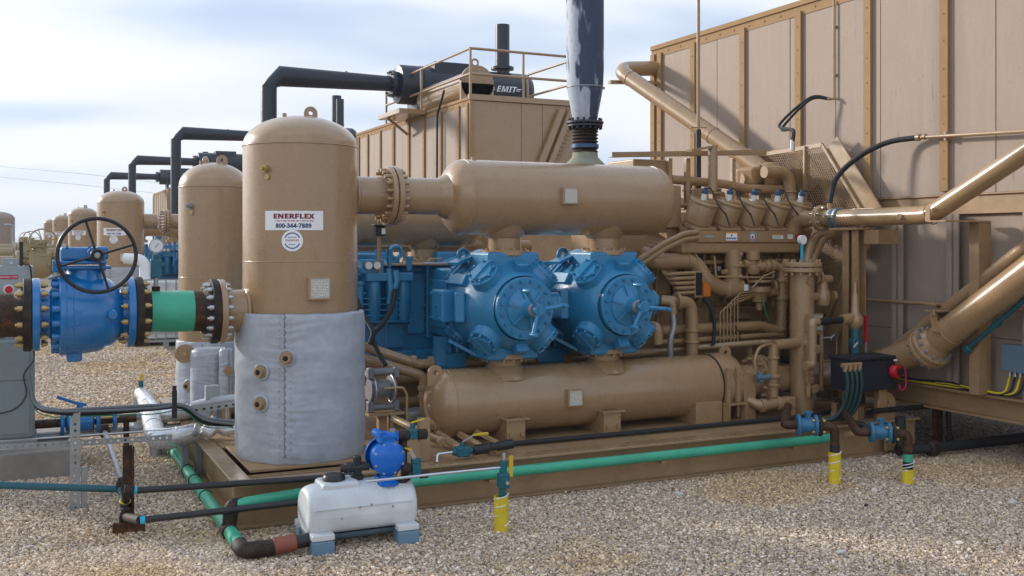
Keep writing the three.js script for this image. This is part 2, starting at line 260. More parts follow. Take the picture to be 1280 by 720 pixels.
// ---------- ground ----------
const groundY = z => z > -9 ? 0 : (-z - 9) * 0.0066;
{
  // pebble texture: cells of many stone tones
  const n = 1024, cells = 120, pts = [], pal = [[0.62, 0.57, 0.51], [0.53, 0.47, 0.41], [0.72, 0.68, 0.63], [0.44, 0.36, 0.28], [0.58, 0.48, 0.35], [0.38, 0.33, 0.29], [0.66, 0.58, 0.47], [0.80, 0.77, 0.73], [0.50, 0.46, 0.43], [0.60, 0.54, 0.48]];
  for (let j = 0; j < cells; j++) for (let i = 0; i < cells; i++) { const c = pal[Math.floor(rnd() * pal.length)], k = rr(0.85, 1.15); pts.push([rnd(), rnd(), c[0] * k * 1.06, c[1] * k * 1.04, c[2] * k * 1.02]); }
  const col = new Uint8Array(n * n * 4), hgt = new Uint8Array(n * n * 4);
  for (let y = 0; y < n; y++) for (let x = 0; x < n; x++) {
    const fx = (x + 0.5) / n * cells, fy = (y + 0.5) / n * cells, ix = Math.floor(fx), iy = Math.floor(fy); let d1 = 9, d2 = 9, w = null;
    for (let b = -1; b <= 1; b++) for (let a = -1; a <= 1; a++) { const q = pts[((iy + b + cells) % cells) * cells + (ix + a + cells) % cells], dx = ix + a + q[0] - fx, dy = iy + b + q[1] - fy, d = dx * dx + dy * dy; if (d < d1) { d2 = d1; d1 = d; w = q; } else if (d < d2) d2 = d; }
    const e = Math.sqrt(d2) - Math.sqrt(d1), hh = clamp(Math.sqrt(clamp(e * 1.6))), o = (y * n + x) * 4, g = e < 0.07 ? 0.72 : 1;
    for (let q = 0; q < 3; q++) { col[o + q] = clamp(w[2 + q] * g) * 255; hgt[o + q] = hh * 255; } col[o + 3] = hgt[o + 3] = 255;
  }
  const mk = (d, s) => { const t = new THREE.DataTexture(d, n, n); t.wrapS = t.wrapT = THREE.RepeatWrapping; t.magFilter = THREE.LinearFilter; t.minFilter = THREE.LinearMipmapLinearFilter; t.generateMipmaps = true; t.repeat.set(1 / 2.9, 1 / 2.9); if (s) t.colorSpace = THREE.SRGBColorSpace; t.needsUpdate = true; return t; };
  const gm = new THREE.MeshStandardMaterial({ map: mk(col, true), bumpMap: mk(hgt, false), bumpScale: 0.012, roughness: 0.95, vertexColors: true });
  const xs = [], zs = []; for (let i = -24; i <= 24; i++) xs.push(Math.sign(i) * (Math.abs(i) < 14 ? Math.abs(i) * 0.8 : 11 + (Math.abs(i) - 14) ** 2.6 * 1.5)); for (let i = -30; i <= 14; i++) zs.push(Math.sign(i) * (Math.abs(i) < 18 ? Math.abs(i) * 1.3 : 23 + (Math.abs(i) - 18) ** 2.4 * 1.6));
  const P = [], C = [], I = [], U = [];
  for (const z of zs) for (const x of xs) { P.push(x, groundY(Math.max(z, -110)), z); U.push(x, z); const w = fbm(x * 0.35, z * 0.35, 4.2, 4), k = 0.92 + w * 0.25, yl = sm(0.0, 0.35, fbm(x * 0.5 + 9, z * 0.5, 7.7, 4)); C.push(k, k * (1 - 0.06 * yl), k * (1 - 0.2 * yl)); }
  for (let j = 0; j < zs.length - 1; j++) for (let i = 0; i < xs.length - 1; i++) { const a = j * xs.length + i, b = a + xs.length; I.push(a, b, a + 1, b, b + 1, a + 1); }
  const g = new THREE.BufferGeometry(); g.setAttribute('position', new THREE.Float32BufferAttribute(P, 3)); g.setAttribute('color', new THREE.Float32BufferAttribute(C, 3)); g.setAttribute('uv', new THREE.Float32BufferAttribute(U, 2)); g.setIndex(I); g.computeVertexNormals();
  struct('ground', g, gm, { uv: true });

  // loose stones over it, real geometry
  const stone = s => { const g = new THREE.IcosahedronGeometry(1, 0), p = g.attributes.position; for (let i = 0; i < p.count; i++) { const x = p.getX(i), y = p.getY(i), z = p.getZ(i), k = 1 + 0.5 * noise.noise(x * 1.1 + s, y * 1.1 + s * 2, z * 1.1); p.setXYZ(i, x * k * 1.1, y * k * 0.72, z * k * 0.9); } g.computeVertexNormals(); return strip(g); };
  const tone = [[0.36, 0.32, 0.275], [0.27, 0.225, 0.18], [0.50, 0.46, 0.41], [0.17, 0.125, 0.09], [0.30, 0.22, 0.13], [0.14, 0.12, 0.10], [0.41, 0.33, 0.22], [0.60, 0.57, 0.53], [0.24, 0.22, 0.205], [0.34, 0.29, 0.235], [0.44, 0.40, 0.36]];
  const spots = [];
  const put = (x, z, r) => spots.push([x, z, r]);
  const scatter = (x0, x1, z0, z1, den, r0, r1, ok) => { const N = Math.round((x1 - x0) * (z1 - z0) * den); for (let i = 0; i < N; i++) { const x = rr(x0, x1), z = rr(z0, z1); if (!ok || ok(x, z)) put(x, z, r0 + (r1 - r0) * Math.pow(rnd(), 2.2)); } };
  const cx = camera.position.x, cz = camera.position.z, dep = (x, z) => (x - cx) * 0.4289 - (z - cz) * 0.9033;
  scatter(-3, 10.5, 0.03, 4.2, 4300, 0.0055, 0.0150, (x, z) => dep(x, z) > 6.4);
  scatter(-3.4, -0.02, -6, 2.2, 3300, 0.006, 0.016, (x, z) => dep(x, z) > 6.4);
  scatter(-4, 1.2, -17, -5.3, 800, 0.011, 0.024);
  scatter(-5, 2, -32, -17, 60, 0.02, 0.04);
  scatter(-2, 10, 0.05, 4, 10, 0.018, 0.034, (x, z) => dep(x, z) > 6.6);
  const geos = [stone(1.3), stone(5.1), stone(9.7)], sm_ = new THREE.MeshStandardMaterial({ roughness: 0.9 }), m4 = new THREE.Matrix4(), q = new THREE.Quaternion(), e = new THREE.Euler(), cc = new THREE.Color();
  geos.forEach((g, k) => {
    const mine = spots.filter((_, i) => i % 3 === k), im = new THREE.InstancedMesh(g, sm_, mine.length); im.name = numbered('gravel'); im.userData = { kind: 'stuff', label: 'loose pale tan and grey gravel covering the yard', category: 'gravel', group: 'yard gravel' };
    mine.forEach(([x, z, r], i) => { e.set(rr(-0.5, 0.5), rr(0, 6.28), rr(-0.5, 0.5)); q.setFromEuler(e); m4.compose(new THREE.Vector3(x, groundY(z) + r * 0.3, z), q, new THREE.Vector3(r, r, r)); im.setMatrixAt(i, m4); const t = tone[Math.floor(rnd() * tone.length)].map((v, q) => mix([0.345, 0.30, 0.25][q], v, 0.72)), b = rr(0.8, 1.15), w = sm(0.02, 0.3, fbm(x * 0.55 + 3, z * 0.55, 1.7, 3)); cc.setRGB(t[0] * b * 1.76, t[1] * b * 1.60 * (1 - 0.10 * w), t[2] * b * 1.43 * (1 - 0.30 * w)); im.setColorAt(i, cc); });
    im.castShadow = im.receiveShadow = true; scene.add(im);
  });
  const big = [[[6.307, 0.02, 2.078], 0.055, 'smooth pale stone on the gravel at the right edge'], [[5.093, 0.02, 1.593], 0.028, 'small dark stone on gravel below the right yellow riser'], [[3.847, 0.02, 0.56], 0.045, 'flat cream stone on gravel below the skid middle'], [[3.919, 0.02, 2.544], 0.04, 'whitish stone lying on the brown gravel patch at the bottom right']];
  const bm = [mat([0.62, 0.58, 0.54], 0.8), mat([0.03, 0.03, 0.03], 0.8), mat([0.6, 0.55, 0.48], 0.8), mat([0.62, 0.6, 0.56], 0.8)];
  big.forEach(([p, r, l], i) => one('stone', l, 'stone', geos[i % 3].clone().scale(r, r * 0.7, r * 0.8).rotateY(i).translate(p[0], p[1], p[2]), bm[i], 'single stones'));
}

// ---------- the compressor skid ----------
const H = 0.363;
{
  const s = thing('compressor_skid', 'long tan steel skid carrying the vessels, compressor and engine', 'skid');
  const beam = (n, x0, x1, z0, z1) => { const lx = x1 - x0 > z1 - z0, b = part(s, n, [lx ? bx(x0, x1, 0.022, H - 0.024, (z0 + z1) / 2 - 0.012, (z0 + z1) / 2 + 0.012) : bx((x0 + x1) / 2 - 0.012, (x0 + x1) / 2 + 0.012, 0.022, H - 0.024, z0, z1)], MT.tanDull); part(b, 'top_flange', bx(x0, x1, H - 0.024, H, z0, z1, 0.005), MT.tan); part(b, 'bottom_flange', bx(x0, x1, 0, 0.022, z0, z1, 0.005), MT.tanDull); return b; };
  beam('front_beam', 0, 7.45, -0.19, 0); beam('rear_beam', 0, 7.45, -5.12, -4.93);
  beam('end_beam', 0, 0.16, -4.925, -0.195); beam('end_beam', 7.29, 7.45, -4.925, -0.195);
  for (const x of [1.5, 2.9, 4.3, 5.7]) part(s, 'cross_beam', bx(x - 0.05, x + 0.05, 0.05, H - 0.04, -4.92, -0.2), MT.tanDull);
  // deck plates, a few open bays left dark between them
  for (const [a, b, z0, z1] of [[1.42, 3.0, -1.42, -0.20], [3.008, 5.1, -1.42, -0.20], [5.108, 7.28, -1.42, -0.20], [2.2, 7.28, -3.6, -1.43], [0.17, 2.19, -3.2, -1.62], [0.17, 7.28, -4.92, -3.61]]) part(s, 'deck_plate', bx(a, b, H - 0.02, H - 0.005, z0, z1), MT.tanDeck);
  part(s, 'vessel_plate', bx(0.20, 1.40, H - 0.006, H + 0.02, -1.60, -0.42, 0.005), MT.tanDeck);
  part(s, 'floor_pan', bx(0.2, 7.2, 0.03, 0.045, -4.9, -0.25), MT.beam);
  for (const z of [-0.30, -0.36]) part(s, 'bay_rail', bx(0.17, 1.4, H - 0.05, H - 0.012, z - 0.012, z + 0.012), MT.tanDull);
  // lifting lugs: round plates with a hole
  const lug = (c, r, ax) => { const sh = new THREE.Shape(); sh.moveTo(-r, -r * 1.3); sh.lineTo(r, -r * 1.3); sh.lineTo(r, 0); sh.absarc(0, 0, r, 0, Math.PI); sh.lineTo(-r, -r * 1.3); const h = new THREE.Path(); h.absarc(0, 0, r * 0.3, 0, 6.2832, true); sh.holes.push(h); const g = new THREE.ExtrudeGeometry(sh, { depth: 0.05, bevelEnabled: true, bevelSize: 0.006, bevelThickness: 0.006, bevelSegments: 1, curveSegments: 14 }); g.translate(0, 0, -0.025); return g.rotateY(ax).translate(...c); };
  part(s, 'lifting_lug', lug([7.02, 0.53, -0.10], 0.125, 0), MT.tan); part(s, 'lifting_lug', lug([1.46, 0.506, -0.1], 0.13, 0), MT.tan);
  part(s, 'lug_plate', bx(6.9, 7.22, 0.04, 0.33, 0.003, 0.03, 0.004), MT.tan);
  for (const [u, w] of [[[1.693, 0.579, -0.25], 0.10]]) part(s, 'stub_post', bx(u[0] - w / 2, u[0] + w / 2, H - 0.004, 0.74, u[2] - 0.05, u[2] + 0.03, 0.005), MT.tan);
  // pedestal of plate and channel under the compressor frame
  for (const [x0, x1] of [[2.05, 2.5], [2.62, 3.1], [3.6, 4.1], [4.4, 4.9]]) part(s, 'pedestal', bx(x0, x1, H - 0.004, 0.98, -2.55, -2.15, 0.006), MT.tanDull);
  part(s, 'pedestal_plate', bx(1.35, 5.0, 0.98, 1.03, -3.1, -1.9, 0.006), MT.tanDull);
  part(s, 'pedestal_plate', bx(2.45, 3.15, 0.96, 1.0, -1.88, -1.45, 0.006), MT.tanDull);
  part(s, 'pedestal_plate', bx(3.6, 4.3, 0.96, 1.0, -1.88, -1.45, 0.006), MT.tanDull);
  for (const x of [2.5, 3.1, 3.65, 4.25]) part(s, 'pedestal_post', bx(x - 0.04, x + 0.04, H - 0.004, 0.96, -1.75, -1.66), MT.tanDull);
  fin(s);
}

// ---------- air cooler: a tall box of sheet panels and channel posts on the right end ----------
const cooler = thing('air_cooler', 'tall tan sheet-metal air cooler housing at the right end of the skid', 'cooler', 'air coolers');
{
  const c = cooler, X = 7.6, Z0 = -5.62, Z1 = 3.1;
  part(c, 'core', [bx(X + 0.03, 10.6, 2.7, 5.36, Z0 + 0.03, Z1 - 0.03)], MT.beam);
  const zs = [-5.6, -4.47, -3.9, -3.29, -2.32, -1.48, -0.738, 0.216, 0.852, 1.5, 2.3, 3.09];
  for (let i = 0; i < zs.length - 1; i++) { const w = rr(-0.002, 0.004); part(c, 'panel', bx(X - 0.004 + w, X + 0.022, 2.822, 5.36, zs[i] + 0.005, zs[i + 1] - 0.005, 0.004), MT.wall); }
  for (const z of [-5.55, -5.36, -4.46, -3.28, -2.13, -0.915, 0.216, 1.38, 2.5, 3.02]) { const b = part(c, 'post', [bx(X - 0.045, X - 0.035, 2.86, 5.30, z - 0.055, z + 0.055), bx(X - 0.036, X - 0.006, 2.86, 5.30, z - 0.05, z + 0.05)], MT.beam); part(b, 'bolts', G(Array.from({ length: 8 }, (_, i) => cyl([X - 0.045, 3 + i * 0.3, z], [X - 0.053, 3 + i * 0.3, z], 0.008, 6))), MT.beam, { stuff: true }); }
  const tr = part(c, 'top_rail', [bx(X - 0.035, X + 0.05, 5.37, 5.44, Z0, Z1, 0.005), bx(X - 0.012, X - 0.004, 5.25, 5.37, Z0, Z1)], MT.beam);
  part(tr, 'bolts', G(Array.from({ length: 26 }, (_, i) => cyl([X - 0.012, 5.31, Z0 + 0.15 + i * 0.33], [X - 0.022, 5.31, Z0 + 0.15 + i * 0.33], 0.014, 6))), MT.beam, { stuff: true });
  part(c, 'sill_channel', [bx(X - 0.03, X + 0.1, 2.805, 2.82, Z0, Z1), bx(X + 0.0, X + 0.05, 2.62, 2.805, Z0, Z1), bx(X - 0.03, X + 0.1, 2.605, 2.62, Z0, Z1)], MT.tanDull);
  // lower wall
  const zl = [-5.6, -4.1, -2.6, -1.3, -0.42, 0.36, 1.3, 2.2, 3.09];
  for (let i = 0; i < zl.length - 1; i++) for (const [y0, y1] of [[0.725, 1.30], [1.306, 2.60]]) part(c, 'lower_panel', bx(X + 0.03, X + 0.05, y0, y1, zl[i] + 0.004, zl[i + 1] - 0.004, 0.003), MT.wall);
  for (const z of [-5.5, -4.1, -2.6, -1.35, -0.42, 0.36, 1.3, 2.2, 3.0]) part(c, 'lower_post', [bx(X - 0.07, X + 0.028, 0.725, 2.604, z - 0.012, z + 0.012), bx(X - 0.07, X - 0.055, 0.725, 2.604, z - 0.08, z + 0.08)], MT.wall);
  part(c, 'tie_rod', cyl([X - 0.08, 1.62, -2.2], [X - 0.08, 1.62, 3.0], 0.02, 8), MT.tanDull);
  // base frame
  part(c, 'base_beam', [bx(X - 0.12, X + 0.1, 0.70, 0.722, Z0, Z1 + 0.05), bx(X - 0.02, X + 0.02, 0.50, 0.70, Z0, Z1 + 0.05), bx(X - 0.12, X + 0.1, 0.478, 0.50, Z0, Z1 + 0.05)], MT.tanDull);
  part(c, 'base_deck', bx(X + 0.06, 10.6, 0.64, 0.70, Z0, Z1), MT.tanDull);
  for (const z of [-5.4, -2.3, 1.0, 2.85]) for (const x of [8.3, 10.3]) part(c, 'footing', bx(x - 0.15, x + 0.15, -0.02, 0.64, z - 0.15, z + 0.15, 0.01), MT.concrete);
  part(c, 'core', bx(8.4, 10.5, 0.71, 2.7, Z0 + 0.05, Z1 - 0.05), MT.beam);
  // near end wall of sheet panels with a corner channel and slanted stair stringers
  const xe = [7.6, 8.9, 9.45, 10.6]; for (let i = 0; i < 3; i++) part(c, 'end_panel', bx(xe[i] + 0.005, xe[i + 1] - 0.005, 2.72, 5.36, Z1 - 0.025, Z1, 0.004), MT.tan);
  part(c, 'end_post', bx(7.585, 7.66, 2.72, 5.36, Z1 + 0.002, Z1 + 0.06, 0.005), MT.beam);
  part(c, 'end_rail', bx(7.57, 10.65, 5.37, 5.50, Z1 - 0.05, Z1 + 0.05, 0.005), MT.tan);
  part(c, 'end_lower_panel', bx(7.66, 10.6, 0.72, 2.7, Z1 - 0.03, Z1, 0.004), MT.tanDull);
  part(c, 'roof', bx(7.66, 10.6, 5.36, 5.40, Z0, Z1 - 0.06), MT.tanDull);
  fin(c);
}

// ---------- printed labels ----------
const signTex = canvasTex(512, 166, (x, w, h) => { x.fillStyle = '#eef0f2'; x.fillRect(0, 0, w, h); x.textAlign = 'center'; x.fillStyle = '#7c1733'; x.font = 'bold 66px sans-serif'; x.save(); x.translate(w / 2, 66); x.scale(1.12, 0.85); x.fillText('ENERFLEX', 0, 0); x.strokeStyle = '#7c1733'; x.lineWidth = 5; x.strokeText('ENERFLEX', 0, 0); x.restore(); x.fillStyle = '#b04a58'; for (let i = 0, c = 96; c < 410; i++) { const l = 10 + (i * 17) % 29; x.fillRect(c, 82, l, 9); c += l + 7; } x.fillStyle = '#1d3c66'; x.font = 'bold 50px sans-serif'; x.fillText('800-344-7889', w / 2, 145); x.strokeStyle = '#1d3c66'; x.lineWidth = 3; x.strokeText('800-344-7889', w / 2, 145); });
const logoTex = canvasTex(256, 256, (x, w) => { x.fillStyle = '#f0f2f4'; x.fillRect(0, 0, w, w); x.strokeStyle = '#27507e'; x.lineWidth = 15; for (const [a, b] of [[3.5, 5.9], [0.4, 2.75]]) { x.beginPath(); x.arc(128, 128, 92, a, b); x.stroke(); } x.fillStyle = '#27507e'; x.textAlign = 'center'; x.font = 'bold 34px sans-serif'; x.fillStyle = '#8c2038'; x.fillText('ENERFLEX', 128, 136); x.fillStyle = '#27507e'; for (const [y, n] of [[82, 5], [168, 4]]) for (let i = 0; i < n; i++) x.fillRect(128 - n * 10 + i * 20, y, 14, 12); });
const plateTex = canvasTex(160, 160, (x, w) => { x.fillStyle = '#d6d4c8'; x.fillRect(0, 0, w, w); x.fillStyle = '#55524a'; for (let i = 0; i < 11; i++) { let c = 12; while (c < 140) { const l = 6 + (i * 7 + c * 3) % 23; x.fillRect(c, 14 + i * 13, Math.min(l, 148 - c), 4); c += l + 7; } } x.strokeStyle = '#6b675c'; x.lineWidth = 3; x.strokeRect(5, 5, 150, 150); });
const signM = print(signTex), logoM = print(logoTex), plateM = print(plateTex, 0.35);

// plate with writing in a shallow welded bracket; faces along dir (horizontal)
function namePlate(parent, c, dirA, w) { const g = thingBox(c, dirA, w); const b = part(parent, 'nameplate_bracket', g[0], MT.tan); part(b, 'nameplate', g[1], plateM, { uv: true }); return b; }
function thingBox(c, A, w) { const r = A * Math.PI / 180, d = azd(A); return [cb(add(c, [d[0] * 0.05, 0, d[2] * 0.05]), w, w, 0.10, 0.006, [0, r, 0]), rect(add(c, [d[0] * 0.104, 0, d[2] * 0.104]), w * 0.82, w * 0.84, r)]; }

function lugPlate(c, A, r, t = 0.03) { const sh = new THREE.Shape(); sh.moveTo(-r, -r * 1.6); sh.lineTo(r, -r * 1.6); sh.lineTo(r * 0.95, 0); sh.absarc(0, 0, r * 0.95, 0, Math.PI); const h = new THREE.Path(); h.absarc(0, 0.02 * r, r * 0.36, 0, 6.2832, true); sh.holes.push(h); const g = new THREE.ExtrudeGeometry(sh, { depth: t, bevelEnabled: true, bevelSize: 0.003, bevelThickness: 0.003, bevelSegments: 1, curveSegments: 12 }); return g.translate(0, 0, -t / 2).rotateY(A * Math.PI / 180).translate(...c); }

// ---------- insulation jacket: a quilted wrap, laced down one seam ----------
function jacketGeo(c, R, y0, y1, seamA, sd = 0) {
  const nu = 220, nv = 110, P = [], U = [], I = [];
  for (let j = 0; j <= nv; j++) for (let i = 0; i <= nu; i++) {
    const v = j / nv, y = y0 + (y1 - y0) * v, A = i / nu * 360, t = A * Math.PI / 180; let dA = ((A - seamA + 540) % 360) - 180; const s = dA * Math.PI / 180 * R;
    let r = R + 0.008 * fbm(Math.cos(t) * 1.6 + sd, Math.sin(t) * 1.6, y * 1.1, 3) + 0.006 * fbm(Math.cos(t) * 4 + sd, Math.sin(t) * 4, y * 2.6, 3);
    const as = Math.abs(s), near = Math.exp(-as / 0.17), sg = s > 0 ? 1 : -1, fan = y + s * 0.55 * noise.noise(y * 2.3, sd, sg * 3.1);
    const n1 = noise.noise(fan * 15, s * 1.6, sd + sg * 5), n2 = noise.noise(fan * 34, s * 2.5, sd + 4 + sg * 5);
    r += near * (0.010 * (0.5 - Math.abs(n1) * 2.2) + 0.003 * (0.4 - Math.abs(n2) * 2)) * sm(0.0, 0.03, as) - 0.010 * Math.exp(-as / 0.010);
    const far = noise.noise(s * 1.3 + y * 1.1, y * 3.2 - s * 0.9, sd + 2); r += 0.007 * (0.4 - Math.abs(far) * 2) * (1 - near);
    r += 0.016 * Math.exp(-v * 16) * noise.noise(s * 7, 2.2, sd) - 0.02 * Math.exp(-v * 26) + 0.015 * Math.exp(-(1 - v) * 22) * noise.noise(s * 9, 6.2, sd) - 0.018 * Math.exp(-(1 - v) * 30);
    r += 0.006 * Math.max(0, noise.noise(s * 2.2 + y * 3.5, y * 6 - s * 2.5, sd + 8));
    if (j === nv) r = R - 0.05;
    P.push(c[0] + r * Math.sin(t), y + (j === nv ? -0.004 : 0) + 0.010 * sm(0.9, 1, v) * noise.noise(s * 5, 1.1, sd), c[1] + r * Math.cos(t)); U.push(t * R, y);
  }
  for (let j = 0; j < nv; j++) for (let i = 0; i < nu; i++) { const a = j * (nu + 1) + i, b = a + nu + 1; I.push(a, a + 1, b, b, a + 1, b + 1); }
  const g = new THREE.BufferGeometry(); g.setAttribute('position', new THREE.Float32BufferAttribute(P, 3)); g.setAttribute('uv', new THREE.Float32BufferAttribute(U, 2)); g.setIndex(I); g.computeVertexNormals();
  const n = g.attributes.normal; for (let j = 0; j <= nv; j++) { const a = j * (nu + 1), b = a + nu; n.setXYZ(b, n.getX(a), n.getY(a), n.getZ(a)); } return g;
}

// ---------- main suction scrubber ----------
function makeScrubber(c, R, yb, yJ, yS, yT, RJ, label, o = {}) {
  const s = thing('gas_scrubber', label, 'scrubber vessel', 'suction scrubbers'), A0 = -13.8;
  const shell = part(s, 'shell', lathe([c[0], yb, c[1]], [0, 1, 0], [[0, 0], [R, 0], [R, yS - yb], ...dome(R - 0.002, yT - yS, 14).map(([r, y]) => [r, yS - yb + y])], 72), MT.tanTall);
  part(shell, 'weld_seam', ring([c[0], yS - 0.012, c[1]], [0, 1, 0], R - 0.001, 0.007, 72), MT.tan);
  part(shell, 'weld_seam', ring([c[0], yS - 1.05, c[1]], [0, 1, 0], R - 0.0035, 0.006, 72), MT.tan);
  part(s, 'lifting_lug', lugPlate([c[0] + 0.085, yT + 0.03, c[1] + 0.02], A0 + 10, 0.062), MT.tan);
  if (o.lug2) part(s, 'lifting_lug', lugPlate([c[0] - 0.08, yT + 0.02, c[1] - 0.12], 60, 0.06), MT.tan);
  part(s, 'top_plug', cyl([c[0] - 0.15, yT - 0.03, c[1]], [c[0] - 0.15, yT + 0.02, c[1]], 0.02, 10), MT.tan);
  const pl = az(c, A0 - 34, R, yS - 0.24), pd = azd(A0 - 34); part(s, 'plug', [cyl(pl, add(pl, [pd[0] * 0.05, 0, pd[2] * 0.05]), 0.032, 12), cyl(add(pl, [pd[0] * 0.05, 0, pd[2] * 0.05]), add(pl, [pd[0] * 0.09, 0, pd[2] * 0.09]), 0.018, 8)], o.plugM ?? MT.brass);
  const ch = az(c, A0 - 33, R, yS - 0.31); part(s, 'tag', [cyl(ch, add(ch, [pd[0] * 0.015, 0, pd[2] * 0.015]), 0.024, 12)], MT.brass);
  if (o.sign !== false) {
    part(s, 'name_sign', curved(c, A0 - 7, R + 0.004, yS - 0.69, 0.52, 0.168), signM, { uv: true, label: 'white sign with maker name and phone number' });
    part(s, 'round_sticker', curved(c, A0 - 8, R + 0.004, yS - 0.865, 0.185, 0.185, true), logoM, { uv: true });
    namePlate(s, az(c, A0 + 17, R - 0.03, yS - 1.28), A0 + 12, 0.2);
  }
  if (yJ) {
    const j = part(s, 'insulation_jacket', jacketGeo(c, RJ, yb + 0.004, yJ, A0 - 13.5, o.sd ?? 0), o.jm ?? MT.jacket, { label: 'silver quilted insulation jacket laced down one seam' });
    const sA = A0 - 13.5, q = [], l = []; for (let y = yb + 0.06; y < yJ - 0.03; y += 0.066) { for (const k of [-1, 1]) { const p = az(c, sA + k * 4.6, RJ + 0.004, y + 0.012 * k), d = azd(sA + k * 4.6); q.push(cyl(p, add(p, [d[0] * 0.012, 0, d[2] * 0.012]), 0.0085, 8)); } const a = az(c, sA - 0.6, RJ + 0.002, y), b = az(c, sA + 0.6, RJ + 0.002, y + 0.028); l.push(cyl(a, b, 0.0028, 5), cyl(b, az(c, sA - 0.6, RJ + 0.002, y + 0.056), 0.0028, 5)); }
    part(j, 'snaps', G(q), MT.zinc, { stuff: true }); part(j, 'lacing', G(l), MT.lace, { stuff: true });
    for (const [dA, y] of [[-11.5, yJ - 0.375], [-34, yJ - 0.50], [-34.5, yJ - 0.775]]) { const A = A0 + dA, p = az(c, A, RJ - 0.03, y), d = azd(A), f = (t) => add(p, [d[0] * t, 0, d[2] * t]); const n = part(s, 'gauge_nozzle', [cyl(p, f(0.055), 0.062, 20, 0.058), cyl(f(0.055), f(0.095), 0.042, 18), ], MT.tan); part(n, 'plug_hole', cyl(f(0.094), f(0.0965), 0.024, 14), MT.dark); part(n, 'collar', ring(f(0.04), d, 0.066, 0.012, 24), o.jm ?? MT.jacket); }
  }
  return s;
}
const SC = [0.772, -1.0];
const scrub = makeScrubber(SC, 0.517, H + 0.018, 1.683, 3.18, 3.455, 0.583, 'large tan scrubber vessel in the foreground with silver jacket and white maker sign');
{ // inlet nozzle with reinforcing pad on the left, outlet nozzle on the right
  part(scrub, 'inlet_nozzle', [cyl([SC[0] - 0.40, 1.69, SC[1]], [0.10, 1.69, SC[1]], 0.19, 32), ring([0.275, 1.69, SC[1]], [1, 0, 0], 0.195, 0.02, 32)], MT.tan);
  const f = part(scrub, 'inlet_flange', [disc([0.055, 1.69, SC[1]], [1, 0, 0], 0.285, 0.055, 40)], MT.tan);
  for (const p of circ([0.09, 1.69, SC[1]], [1, 0, 0], 0.238, 16, 0.5)) part(f, 'bolt', hexBolt(p, [1, 0, 0], 0.021, 0.05), MT.zinc);
  part(scrub, 'outlet_nozzle', [cyl([SC[0] + 0.45, 2.742, SC[1]], [1.575, 2.742, SC[1]], 0.178, 32), ring([SC[0] + 0.50, 2.742, SC[1]], [1, 0, 0], 0.183, 0.02, 32)], MT.tan);
  fin(scrub);
}

// ---------- upper pulsation bottle ----------
const upper = thing('pulsation_bottle', 'upper tan pulsation bottle lying above the two blue cylinders', 'pressure vessel', 'pulsation bottles');
const NX = [2.83, 3.98];
{
  const y = 2.745, R = 0.37, z = -1.0;
  const sh = part(upper, 'shell', lathe([2.15, y, z], [1, 0, 0], vesselProfile(R, 2.62, 0.21), 56), MT.tan);
  for (const x of [2.37, 4.55]) part(sh, 'weld_seam', ring([x, y, z], [1, 0, 0], R - 0.001, 0.007, 56), MT.tan);
  part(upper, 'inlet_pipe', [cyl([1.69, y, z], [2.20, y, z], 0.178, 32), lathe([2.10, y, z], [1, 0, 0], [[0.178, 0], [0.20, 0.05], [0.235, 0.12]], 32)], MT.tan);
  flange(upper, [1.632, y, z], [1, 0, 0], 0.285, 0.05, 20, MT.tan, MT.tan, { br: 0.019, ext: 0.11 });
  for (const x of NX) {
    const n = part(upper, 'nozzle', [lathe([x, 2.45, z], [0, -1, 0], [[0.26, -0.04], [0.205, 0.05], [0.19, 0.09], [0.165, 0.11], [0.165, 0.24]], 28)], MT.tan);
    part(n, 'nozzle_flange', disc([x, 2.195, z], [0, 1, 0], 0.245, 0.055, 32), MT.tan); part(n, 'bolts', boltRing([x, 2.19, z], [0, 1, 0], 0.215, 14, 0.017, 0.11), MT.tan, { stuff: true });
  }
  namePlate(upper, [3.36, 2.76, z + R - 0.05], 0, 0.17);
  part(upper, 'top_boss', cyl([2.5, y + R - 0.02, z], [2.5, y + R + 0.03, z], 0.03, 10), MT.tan);
  fin(upper);
}
const upperFar = dup(upper, [-0.85, -0.13, -3.1], 'tan pulsation bottle behind the compressor, half hidden by the front scrubber', 'pulsation bottles');

